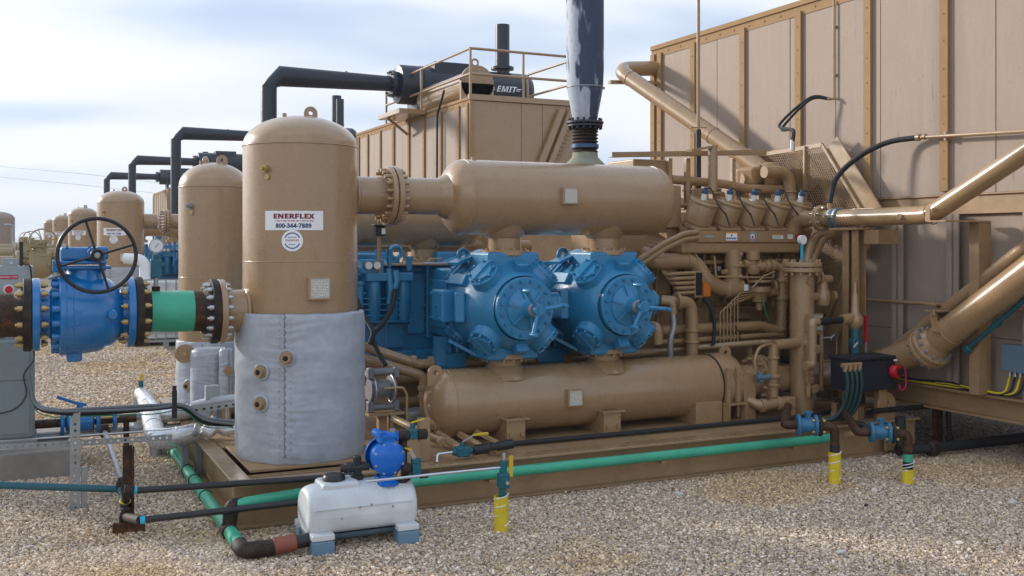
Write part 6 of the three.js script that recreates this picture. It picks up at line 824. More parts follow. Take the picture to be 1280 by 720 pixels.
// ---------- pipes on the cooler side ----------
{
  const T = MT.tan;
  const w = thing('coolant_pipe', 'tan pipe with clamped hose leaving the engine and rising at the right edge', 'pipe', 'coolant pipes'), X = 7.0, q = [[7, 2.595, -1.165], [7, 2.583, 0.545], [7, 3.228, 1.823]];
  part(w, 'pipe_run', pipe([[6.95, 2.3, q[0][2] - 0.42], [7.0, 2.585, q[0][2] - 0.32], [7.0, 2.585, q[1][2]], q[2]], 0.098, 0.45, 24), T);
  const f = part(w, 'flange', [disc([X, 2.585, q[0][2] + 0.09], [0, 0, 1], 0.155, 0.035, 26), disc([X, 2.585, q[0][2] + 0.13], [0, 0, 1], 0.155, 0.035, 26)], T); part(f, 'bolts', boltRing([X, 2.585, q[0][2] + 0.11], [0, 0, 1], 0.13, 8, 0.016, 0.15), MT.zinc, { stuff: true });
  const hz = [7, 2.597, -0.818][2]; part(w, 'rubber_sleeve', cyl([X, 2.585, hz - 0.07], [X, 2.585, hz + 0.07], 0.112, 24), MT.steelBox); for (const k of [-0.045, 0.045]) part(w, 'hose_clamp', lathe([X, 2.585, hz + k - 0.014], [0, 0, 1], [[0.11, 0], [0.119, 0], [0.119, 0.028], [0.11, 0.028]], 28), MT.chrome); part(w, 'clamp_screw', cb([X - 0.12, 2.60, hz], 0.03, 0.04, 0.12), MT.chrome);
  part(w, 'weld_boss', [cyl(add([7, 2.574, 0.212], [-0.09, 0, 0.02]), add([7, 2.574, 0.212], [-0.125, 0, 0.03]), 0.03, 10), cyl([X, 2.68, hz - 0.12], [X, 2.76, hz - 0.12], 0.03, 10)], T); part(w, 'weld_seam', ring([7, 2.591, 0.556], [0, 0.3, 1], 0.106, 0.006, 24), T);
  fin(w);
  const ps = thing('pipe_support', 'tan twin-channel support post under the coolant pipe', 'pipe support', 'pipe supports'), pz = [7, 2.327, -0.538][2]; for (const d of [-0.085, 0.06]) part(ps, 'channel', [bx(X - 0.06, X + 0.06, H - 0.004, 2.44, pz + d - 0.04, pz + d - 0.028), bx(X - 0.06, X - 0.048, H - 0.004, 2.44, pz + d - 0.028, pz + d + 0.055), bx(X + 0.048, X + 0.06, H - 0.004, 2.44, pz + d - 0.028, pz + d + 0.055)], T); part(ps, 'cap_plate', bx(X - 0.12, X + 0.14, 2.44, 2.465, pz - 0.28, pz + 0.16, 0.004), T); part(ps, 'side_gusset', bx(X, X + 0.3, 2.28, 2.44, pz + 0.14, pz + 0.36, 0.006), MT.tanDull); fin(ps);
  const ps2 = thing('pipe_support', 'tan angle bracket under the rising end of the coolant pipe', 'pipe support', 'pipe supports'), p2 = [7, 2.57, 0.751]; part(ps2, 'post', [bx(7.35, 7.53, 0.73, p2[1] - 0.06, p2[2] + 0.08, p2[2] + 0.10), bx(7.35, 7.37, 0.73, p2[1] - 0.06, p2[2] - 0.02, p2[2] + 0.08)], MT.tanDull); part(ps2, 'shelf', [bx(6.85, 7.5, p2[1] - 0.06, p2[1] - 0.045, p2[2] - 0.12, p2[2] + 0.12), bar([6.86, p2[1] - 0.05, p2[2] - 0.11], [6.86, p2[1] + 0.1, p2[2] - 0.11], 0.06, 0.012, [0, 0, 1])], T); fin(ps2);

  const bp = thing('discharge_pipe', 'large tan pipe with bolted flange climbing diagonally to the right edge', 'pipe', 'discharge pipes'), Y = 0.735, f1 = [7.22, 1.181, 0.333], e1 = [7.22, 2.156, 1.739];
  part(bp, 'pipe_run', pipe([[6.06, Y, -1.0], [6.75, Y, -1.0], [7.2, Y + 0.1, -0.62], f1], 0.155, 0.5, 28), T); part(bp, 'pipe_run', pipe([f1, e1], 0.155, 0.5, 28), T);
  const dir = V(e1).sub(V(f1)).normalize(), fl = part(bp, 'flange', [disc(V(f1).addScaledVector(dir, -0.03), dir, 0.235, 0.05, 36), disc(V(f1).addScaledVector(dir, 0.03), dir, 0.235, 0.05, 36), lathe(V(f1).addScaledVector(dir, 0.05), dir, [[0.195, 0], [0.158, 0.10]], 28), lathe(V(f1).addScaledVector(dir, -0.05), dir.clone().negate(), [[0.195, 0], [0.158, 0.10]], 28)], T); part(fl, 'bolts', boltRing(f1, dir, 0.20, 14, 0.02, 0.2), MT.zinc, { stuff: true });
  part(bp, 'weld_seam', ring(V(f1).addScaledVector(dir, 0.34), dir, 0.156, 0.006, 28), T);
  fin(bp);
  const bs = thing('pipe_support', 'tan bracket clamped over the large diagonal pipe', 'pipe support', 'pipe supports'), pb = V(f1).addScaledVector(dir, 0.22); part(bs, 'arm', bx(7.15, 7.53, pb.y + 0.26, pb.y + 0.275, pb.z - 0.2, pb.z + 0.02), MT.tanDull); part(bs, 'strap', [bar([7.13, pb.y + 0.24, pb.z - 0.05], [7.0, pb.y + 0.06, pb.z + 0.1], 0.06, 0.03, [1, 0, 0]), bar([7.2, pb.y + 0.262, pb.z - 0.12], [7.06, pb.y + 0.26, pb.z + 0.02], 0.05, 0.02)], MT.tanDull); fin(bs);
  const dp = thing('return_pipe', 'slimmer tan pipe slanting above the large diagonal pipe', 'pipe', 'discharge pipes'); part(dp, 'pipe_run', pipe([[7.44, 0.985, -0.493], [7.44, 2.355, 1.486]], 0.075, 0.2, 20), MT.tanDull); fin(dp);
  const ds = [7.44, 1.54, 0.305]; one('pipe_saddle', 'small tan saddle bracket holding the slimmer slanting pipe to the wall', 'bracket', [bx(7.3, 7.54, ds[1] + 0.08, ds[1] + 0.095, ds[2] - 0.1, ds[2] + 0.04), bar([7.38, ds[1] + 0.092, ds[2] - 0.02], [7.34, ds[1] - 0.02, ds[2] + 0.05], 0.05, 0.02, [1, 0, 0])], MT.tanDull, 'brackets');

  // slanting charge-air pipe from the cooler top down to the turbo
  const cp = thing('charge_air_pipe', 'long tan pipe slanting from the cooler top corner down to the engine', 'pipe'), k = [[7.62, 5.08, -5.50], [6.88, 5.02, -5.52], [7.377, 3.034, -2.15]];
  part(cp, 'pipe_run', pipe([k[0], k[1], k[2]], 0.118, 0.26, 24), T); part(cp, 'weld_seam', ring(V(k[1]).lerp(V(k[2]), 0.10), V(k[2]).sub(V(k[1])), 0.119, 0.007, 28), T); part(cp, 'weld_seam', ring(V(k[1]).lerp(V(k[2]), 0.62), V(k[2]).sub(V(k[1])), 0.119, 0.007, 28), T); part(cp, 'support_arm', bar([6.73, 4.80, -5.5], [7.6, 4.84, -5.45], 0.05, 0.10), T); fin(cp);
  // hoses on the wall
  const h1 = [7.57, 4.078, -1.473], h2 = [7, 3.528, -1.588];
  const hs = thing('twin_hoses', 'pair of black hoses looping from the wall fitting down to the cable rail', 'hose', 'black hoses'); for (const o of [0, 0.05]) part(hs, 'hose', hose([add(h1, [-0.05, 0, 0]), [mix(h1[0], h2[0], 0.35), h1[1] + 0.03 - o * 0.5, h1[2] - 0.22], [mix(h1[0], h2[0], 0.7), h1[1] - 0.28 - o, h1[2] - 0.55 + o], [h2[0], h2[1] + 0.15, h2[2] + o * 0.5], add(h2, [0, 0, o * 0.4])], 0.018, 8), MT.rubber); part(hs, 'fitting', cyl(add(h2, [0, -0.1, 0.01]), add(h2, [0, 0.03, 0.01]), 0.03, 8), MT.zinc); fin(hs);
  const ft = thing('wall_conduit', 'thin vertical conduit with a tee on the cooler wall', 'conduit'); part(ft, 'tube', [cyl([7.56, h1[1], h1[2]], [7.56, 5.3, h1[2]], 0.012, 8), cyl(add(h1, [-0.1, 0, -0.02]), add(h1, [0.0, 0, 0.06]), 0.016, 8)], T); part(ft, 'clip', [cb([7.575, h1[1] + 0.3, h1[2]], 0.03, 0.03, 0.05), cb([7.575, h1[1] + 0.9, h1[2]], 0.03, 0.03, 0.05)], T); fin(ft);
  const w2 = thing('vent_hose', 'thick black hose arching from the coolant pipe to the wall conduit', 'hose', 'black hoses'); part(w2, 'hose', hose([[7.0, 2.76, hz - 0.12], [7.1, 3.061, -0.926], [7.25, 3.303, -0.71], [7.4, 3.443, -0.429], [7.5, 3.472, -0.103]], 0.032, 12), MT.rubber); fin(w2);
  const w3 = thing('wall_conduit', 'thin horizontal tan conduit along the cooler wall to the right edge', 'conduit'), c0 = [7.5, 3.472, -0.103], c1 = [7.5, 3.401, 1.44]; part(w3, 'tube', cyl(c0, c1, 0.022, 10), T); part(w3, 'coupling', [cyl(c0, add(c0, [0, 0, 0.05]), 0.04, 6), cyl(add(c0, [0, 0, 0.1]), add(c0, [0, 0, 0.13]), 0.034, 6)], T); part(w3, 'clip', cb([7.55, mix(c0[1], c1[1], 0.25), mix(c0[2], c1[2], 0.25)], 0.1, 0.1, 0.03), T); fin(w3);

  // filter column with gauge
  const fc = thing('filter_column', 'upright tan filter column with a flanged lid, gauge and level bridle', 'filter vessel'), c = [6.45, -0.78], R = 0.135;
  part(fc, 'shell', lathe([c[0], H - 0.004, c[1]], [0, 1, 0], [[R, 0], [R, 1.64]], 32), T); const ld = part(fc, 'lid', [disc([c[0], 1.99, c[1]], [0, 1, 0], 0.225, 0.05, 32), disc([c[0], 2.05, c[1]], [0, 1, 0], 0.225, 0.05, 32)], T); part(ld, 'bolts', boltRing([c[0], 2.02, c[1]], [0, 1, 0], 0.19, 12, 0.02, 0.18), T, { stuff: true });
  part(fc, 'sight_boss', cyl([c[0] - 0.02, 1.86, c[1] + R - 0.02], [c[0] - 0.02, 1.86, c[1] + R + 0.02], 0.035, 14), T); namePlate(fc, [c[0] + 0.03, 1.40, c[1] + R - 0.03], 12, 0.2);
  const gg = part(fc, 'gauge_stem', cyl([c[0], 2.07, c[1]], [c[0], 2.28, c[1]], 0.018, 10), MT.cyan); part(gg, 'gauge_dial', [cyl([c[0], 2.33, c[1] - 0.02], [c[0], 2.33, c[1] + 0.025], 0.052, 24)], MT.white);
  part(fc, 'side_regulator', [cyl([c[0] + 0.1, 1.68, c[1]], [c[0] + 0.3, 1.68, c[1]], 0.05, 14), lathe([c[0] + 0.3, 1.58, c[1]], [0, 1, 0], [[0.08, 0], [0.09, 0.05], [0.09, 0.15], [0.06, 0.2], [0.06, 0.28]], 18), cyl([c[0] + 0.2, 1.88, c[1]], [c[0] + 0.42, 1.88, c[1]], 0.045, 12), disc([c[0] + 0.25, 1.9, c[1]], [1, 0, 0], 0.085, 0.03, 18), disc([c[0] + 0.47, 1.68, c[1]], [1, 0, 0], 0.06, 0.04, 18)], T);
  part(fc, 'bridle', [cyl([c[0] + 0.19, 0.62, c[1] + 0.1], [c[0] + 0.19, 1.34, c[1] + 0.1], 0.026, 12), cyl([c[0] + 0.1, 1.28, c[1] + 0.08], [c[0] + 0.19, 1.28, c[1] + 0.1], 0.03, 10), cyl([c[0] + 0.1, 0.66, c[1] + 0.08], [c[0] + 0.19, 0.66, c[1] + 0.1], 0.03, 10)], T);
  part(fc, 'level_glass', [cb([c[0] - 0.06, 0.88, c[1] + R + 0.05], 0.10, 0.30, 0.05, 0.008), cyl([c[0] - 0.06, 1.03, c[1] + R + 0.04], [c[0] - 0.06, 1.16, c[1] + R + 0.04], 0.03, 12), cyl([c[0] - 0.06, 0.58, c[1] + R + 0.04], [c[0] - 0.06, 0.73, c[1] + R + 0.04], 0.03, 12), cb([c[0] + 0.05, 1.1, c[1] + R + 0.04], 0.10, 0.09, 0.06, 0.015, [0, 0, 0.3]), cb([c[0] + 0.02, 0.66, c[1] + R + 0.04], 0.10, 0.09, 0.06, 0.015, [0, 0, 0.3])], T); part(fc, 'level_nuts', G(Array.from({ length: 8 }, (_, i) => cyl([c[0] - 0.09 + 0.06 * (i % 2), 0.78 + 0.065 * (i >> 1), c[1] + R + 0.074], [c[0] - 0.09 + 0.06 * (i % 2), 0.78 + 0.065 * (i >> 1), c[1] + R + 0.09], 0.014, 6))), T, { stuff: true });
  part(fc, 'inlet_arm', [cyl([c[0] - 0.44, 1.16, c[1] + 0.05], [c[0] - 0.1, 1.17, c[1] + 0.05], 0.058, 16), cyl([c[0] - 0.45, 0.50, c[1] + 0.05], [c[0] - 0.45, 1.17, c[1] + 0.05], 0.055, 16), disc([c[0] - 0.45, 0.82, c[1] + 0.05], [0, 1, 0], 0.085, 0.04, 18), disc([c[0] - 0.45, 0.72, c[1] + 0.05], [0, 1, 0], 0.075, 0.03, 18), disc([c[0] - 0.45, 1.02, c[1] + 0.05], [0, 1, 0], 0.07, 0.03, 18), cyl([c[0] - 0.03, 1.16, c[1] + 0.1], [c[0] - 0.0, 1.16, c[1] + 0.19], 0.05, 14)], T);
  part(fc, 'silver_valve', [cb([c[0] + 0.32, 1.22, c[1] + 0.14], 0.08, 0.05, 0.05, 0.012, [0, 0, 0.5]), cyl([c[0] + 0.2, 1.22, c[1] + 0.12], [c[0] + 0.3, 1.22, c[1] + 0.14], 0.014, 8)], MT.chrome); part(fc, 'tubing', pipe([[c[0] + 0.2, 0.96, c[1] + 0.1], [c[0] + 0.38, 0.95, c[1] + 0.12], [c[0] + 0.40, 1.0, c[1] + 0.12], [c[0] + 0.40, 1.18, c[1] + 0.12]], 0.01, 0.03, 8), T);
  fin(fc);
  const fl2 = thing('fuel_line', 'tan fuel piping with fittings running across the deck before the filter column', 'pipe'); part(fl2, 'pipe_run', [pipe([[4.9, 1.06, -1.55], [6.25, 1.14, -1.2], [6.4, 1.15, -0.9]], 0.035, 0.1), pipe([[5.6, 0.60, -0.78], [5.72, 0.52, -0.60], [5.95, 0.53, -0.62], [6.2, 0.53, -0.66]], 0.055, 0.1, 16)], T); for (const g of [disc([5.75, 0.525, -0.6], [1, 0, 0], 0.075, 0.06, 16), disc([5.98, 0.53, -0.62], [1, 0, 0], 0.075, 0.06, 16), cb([6.15, 0.53, -0.65], 0.12, 0.13, 0.12, 0.02)]) part(fl2, 'pipe_joint', g, T);
  part(fl2, 'tube_loop', hose([[5.66, 0.92, -0.62], [5.66, 1.04, -0.62], [5.72, 1.14, -0.63], [5.85, 1.17, -0.68], [5.98, 1.17, -0.72]], 0.018, 8), T); part(fl2, 'blue_valve', [cb([5.73, 0.83, -0.62], 0.07, 0.12, 0.07, 0.02), cyl([5.66, 0.83, -0.6], [5.84, 0.83, -0.6], 0.03, 10)], MT.steelBox);
  part(fl2, 'stub_post', [bx(5.56, 5.72, H - 0.004, 0.86, -0.80, -0.68, 0.006), bx(6.10, 6.2, H - 0.004, 0.50, -0.7, -0.6, 0.005)], T); fin(fl2);

  // battery box with red alarm, hoses and posts
  const bb = thing('black_box', 'black battery box on stub posts with green hoses', 'box'), B0 = [6.461, 0.774, 0], B1 = [7.081, 1.104, 0];
  part(bb, 'case', bx(B0[0], B1[0], 0.70, 1.03, -0.34, 0.0, 0.012), MT.boxDark); part(bb, 'lid', bx(B0[0] - 0.02, B1[0] + 0.02, 1.03, 1.07, -0.36, 0.02, 0.012), MT.boxDark); for (const x of [B0[0] + 0.08, B1[0] - 0.12]) part(bb, 'leg', bx(x - 0.06, x + 0.06, H - 0.004, 0.70, -0.15, -0.06, 0.006), T);
  for (let i = 0; i < 4; i++) { const x = B0[0] - 0.14 + i * 0.065; part(bb, 'green_hose', hose([[x + 0.02, 0.98, 0.02], [x + 0.03, 0.78, 0.04], [x + 0.0, 0.55, 0.0], [x - 0.08, 0.43, -0.06], [x - 0.2, 0.40, -0.16]], 0.024, 10), MT.greenHose); part(bb, 'hose_fitting', [cyl([x - 0.03, 1.0, 0.02], [x + 0.04, 1.0, 0.02], 0.024, 10), cyl([x + 0.02, 0.93, 0.02], [x + 0.02, 1.0, 0.02], 0.027, 10)], MT.tan); }
  fin(bb);
  const al = thing('red_siren', 'red round siren with a pink cord on the end of the black box', 'siren'), ap = [B1[0] - 0.05, 0.90, 0.06]; part(al, 'body', [cyl(add(ap, [0, 0, -0.05]), add(ap, [0, 0, 0.03]), 0.075, 24, 0.07, 0.01)], MT.red); part(al, 'centre', cyl(add(ap, [0.01, 0, 0.03]), add(ap, [0.01, 0, 0.05]), 0.038, 18), MT.black); part(al, 'cord', hose([add(ap, [0.09, 0.1, 0.0]), add(ap, [0.11, 0, 0.01]), add(ap, [0.11, -0.16, 0.02]), add(ap, [0.04, -0.2, 0.02]), add(ap, [0.0, -0.14, 0.03])], 0.012, 8), mat([0.45, 0.02, 0.10], 0.5)); part(al, 'tag', cb(add(ap, [-0.03, 0.125, 0.01]), 0.05, 0.02, 0.01), MT.white); fin(al);

  // small valves with risers at the front right
  for (const [u, v0, gx, gz, l, l2, hh] of [[[5.708, 0.55, 0.3], [5.846, 0.55, -0.307], 5.47, 0.80, 'yellow-sleeved riser where the long green pipe ends', 'small blue flanged valve over the end of the long green pipe', 0.32], [[6.416, 0.482, 0.56], [6.804, 0.49, -0.583], 6.1, 1.10, 'short yellow-and-cream riser rightmost of the three', 'small blue flanged valve rightmost at the front of the skid', 0.16]]) {
    const sv = thing('flanged_valve', l2, 'valve', 'small blue valves'), a = [gx - 0.21, u[1], gz - 0.13], x = gx, z = gz, R = 0.09; const d = V([x, a[1], z]).sub(V([a[0], a[1], a[2]])).normalize(), at = k => V(a).addScaledVector(d, k).toArray();
    part(sv, 'body', [cyl(at(-0.09), at(0.09), 0.07, 18, 0.07, 0.02), disc(at(-0.09), d, R + 0.012, 0.035, 22), disc(at(0.07), d, R + 0.012, 0.035, 22), cyl(add(at(0), [0, 0.06, 0]), add(at(0), [0, 0.12, 0]), 0.03, 10), cb(add(at(0), [0, 0.12, 0]), 0.07, 0.03, 0.05, 0.008)], MT.smallBlue); part(sv, 'end_flange', disc(at(0.11), d, R + 0.012, 0.03, 22), MT.darkIron); part(sv, 'bolts', boltRing(at(0.09), d, 0.075, 4, 0.014, 0.12), MT.brass, { stuff: true });
    part(sv, 'rusty_elbow', pipe([at(0.12), [x, a[1] - 0.01, z], [x, a[1] - 0.22, z]], 0.043, 0.12, 16), MT.rust); part(sv, 'green_pipe', cyl([x, hh - 0.05, z], [x, a[1] - 0.20, z], 0.044, 18), MT.green); part(sv, 'black_tape', lathe([x, hh - 0.02, z], [0, 1, 0], [[0.044, 0], [0.047, 0], [0.047, 0.07], [0.044, 0.07]], 18), MT.black);
    part(sv, 'supply_pipe', pipe([v0, at(-0.22), at(-0.1)], 0.042, 0.1, 14), MT.rust); fin(sv);
    riser([x, 0, z], hh, l, 1);
  }
  const st = thing('pipe_stub', 'tan capped pipe stub beside the end of the long green pipe', 'pipe'), s0 = [6.183, 0.31, 0.2], s1 = [6.424, 0.307, 0.2]; part(st, 'stub', cyl(s0, s1, 0.032, 14), MT.tan); part(st, 'cap', [cyl(s1, add(s1, [0.06, 0, 0]), 0.042, 14, 0.04, 0.008), sweep(round([add(s1, [0.04, 0, 0]), add(s1, [0.06, 0.06, -0.05]), add(s1, [0, 0.08, -0.22])], 0.05), 0.036, 12)], MT.black); fin(st);
  // black lines along the deck edge
  const bl = thing('black_deck_pipe', 'long thin black pipe lying along the front edge of the deck', 'pipe', 'thin black drain pipes'); part(bl, 'pipe_run', pipe([[2.351, 0.39, -0.476], [4.087, 0.39, -0.462], [6.274, 0.39, -0.481], [7.318, 0.4, -0.78]], 0.024, 0.3), MT.rubber); fin(bl);
  const b3 = thing('black_header_pipe', 'black pipe line crossing the right end of the skid to a standpipe', 'pipe', 'black header pipes'); part(b3, 'pipe_run', pipe([[6.782, 0.471, -0.05], [7.706, 0.476, 0], [7.732, 0.527, 0.12], [7.757, 0.126, 0.12]], 0.03, 0.05), MT.black); part(b3, 'elbow', [cyl([7.693, 0.491, 0.1], [7.854, 0.507, 0.1], 0.045, 12, 0.045, 0.008), cyl([7.757, 0.152, 0.12], [7.757, 0.09, 0.12], 0.045, 12)], MT.darkIron); part(b3, 'blue_sleeve', cyl([7.916, 1.012, 0.1], [7.916, 0.539, 0.1], 0.026, 12), MT.steelBox); part(b3, 'rusty_post', bx([7.6, 0.433, 0.14][0], [7.722, 0.424, 0.14][0], -0.02, 0.5, 0.02, 0.06), MT.rust); fin(b3);
  const b4 = thing('black_header_pipe', 'thick black pipe lying on the gravel under the cooler at the right', 'pipe', 'black header pipes'); const hp = [[6.899, 0.1, 0.254], [7.259, 0.1, 0.33], [8.912, 0.1, 0.36]]; part(b4, 'pipe_run', pipe([add(hp[0], [-0.02, 0.35, 0]), hp[0], hp[1], hp[2]], 0.055, 0.08, 16), MT.rubber); part(b4, 'coupling', [cyl(add(hp[1], [-0.06, 0, 0]), add(hp[1], [0.06, 0, 0]), 0.085, 18, 0.085, 0.02), cyl(add(hp[0], [-0.05, 0, 0]), add(hp[0], [0.07, 0, 0]), 0.06, 14)], MT.darkIron); fin(b4);
  // grey box and yellow flex on the cooler base
  const gb = thing('junction_box', 'blue-grey junction box on the cooler wall at the right edge', 'junction box', 'junction boxes'), gq = [7.5, 1.268, 1.058], gr = [7.5, 0.999, 1.058]; part(gb, 'enclosure', bx(7.42, 7.56, gr[1], gq[1] + 0.005, gq[2], gq[2] + 0.45, 0.008), MT.steelBox); for (let i = 0; i < 4; i++) part(gb, 'gland', cyl([7.49, gr[1] - 0.05, gq[2] + 0.05 + i * 0.06], [7.49, gr[1], gq[2] + 0.05 + i * 0.06], 0.02, 8), MT.zinc); fin(gb);
  const yc = thing('cable_loom', 'yellow and black flexible cables lying along the cooler base beam', 'cable'); for (let i = 0; i < 4; i++) part(yc, 'cable', hose([[7.5, 0.76 + i * 0.01, -0.7 - i * 0.05], [7.49, 0.745 + 0.02 * (i % 2), -0.2], [7.5, 0.75 + 0.012 * i, 0.35], [7.49, 0.745 + 0.02 * ((i + 1) % 2), 0.72], [7.47, 0.77, gq[2] - 0.02 + i * 0.05], [7.49, gr[1] - 0.06, gq[2] + 0.05 + i * 0.06]], 0.013, 8, 60), i % 2 ? MT.rubber : MT.yellow); fin(yc);
  const ts = thing('teal_strut', 'dark teal strut slanting in front of the cooler wall at the right', 'strut'); const t0 = [7.3, 1.18, 0.729], t1 = [7.3, 1.877, 1.593]; part(ts, 'rod', cyl(t0, t1, 0.026, 12), MT.teal); part(ts, 'end_fitting', [cyl(t0, V(t0).lerp(V(t1), 0.06).toArray(), 0.042, 12, 0.042, 0.01), cyl(V(t0).lerp(V(t1), 0.42).toArray(), V(t0).lerp(V(t1), 0.47).toArray(), 0.04, 12)], MT.teal); part(ts, 'wall_stub', cyl(t0, [7.64, t0[1] - 0.02, t0[2]], 0.03, 12), MT.teal); fin(ts);
  // relief valve assembly by the support post
  const rv = thing('relief_valve', 'tan relief valve with a red lever beside the support post', 'valve'), r0 = [6.898, 1.457, -0.42]; part(rv, 'body', [lathe(add(r0, [0, -0.12, 0]), [0, 1, 0], [[0.05, 0], [0.09, 0.05], [0.09, 0.12], [0.045, 0.18], [0.04, 0.36], [0.022, 0.40], [0.022, 0.52], [0, 0.52]], 18), cyl(add(r0, [-0.2, -0.02, 0]), r0, 0.06, 14)], T); part(rv, 'black_arm', cyl(add(r0, [-0.55, -0.03, 0]), add(r0, [-0.2, -0.02, 0]), 0.04, 14), MT.black); part(rv, 'teal_body', [cyl(add(r0, [0, -0.55, 0]), add(r0, [0, -0.12, 0]), 0.055, 14), cb(add(r0, [0.0, -0.28, 0]), 0.13, 0.10, 0.1, 0.02)], MT.teal); part(rv, 'red_lever', bar(add(r0, [0.16, -0.28, 0]), add(r0, [0.16, 0.02, 0]), 0.035, 0.016, [1, 0, 0]), MT.red); part(rv, 'lever_shank', bar(add(r0, [0.155, -0.42, 0]), add(r0, [0.16, -0.27, 0]), 0.03, 0.012, [1, 0, 0]), MT.galv); part(rv, 'silver_handle', cb(add(r0, [-0.06, -0.30, 0.07]), 0.09, 0.03, 0.02, 0.006, [0, 0, 0.7]), MT.chrome); part(rv, 'riser_pipe', cyl([r0[0], H - 0.004, r0[2]], add(r0, [0, -0.54, 0]), 0.045, 12), MT.tanDull); part(rv, 'drop_pipe', [pipe([add(r0, [-0.54, -0.03, 0]), add(r0, [-0.62, -0.03, 0]), add(r0, [-0.62, -0.5, 0]), add(r0, [-0.72, -0.5, 0])], 0.05, 0.06, 14)], T); fin(rv);
  const of = thing('oil_filter_pair', 'pair of tan upright canisters behind the filter column', 'filter'); for (const p of [[7.602, 1.73, -1.55], [7.825, 1.726, -1.55]]) { part(of, 'canister', lathe([p[0], 1.55, -1.55], [0, 1, 0], [[0, 0], [0.11, 0], [0.115, 0.02], [0.115, 0.50], [0.1, 0.53], [0, 0.53]], 22), MT.tanDull); } const pp = [7.707, 1.528, -1.55]; part(of, 'shelf', [bx(pp[0] - 0.3, pp[0] + 0.3, 1.42, 1.548, -1.7, -1.42, 0.01), bx(pp[0] - 0.05, pp[0] + 0.05, H - 0.004, 1.42, -1.6, -1.5)], MT.tanDull); fin(of);
  const wh = thing('twin_water_pipes', 'two tan pipes curving down behind the filter column', 'pipe'); for (const o of [0, 1]) part(wh, 'pipe_run', pipe([[7.701, 2.409, -1.35], add([7.291, 2.388, -1.35], [-o * 0.15, 0, 0]), add([7.071, 2.117, -1.3], [-o * 0.08, 0, 0]), add([7.059, 1.943, -1.3], [-o * 0.09, 0, 0])], 0.055, 0.25, 16), T); part(wh, 'drop_leg', pipe([[7.04, 1.991, -1.32], [[7.04, 1.991, -1.32][0], H, -1.32]], 0.05), T); fin(wh);
}

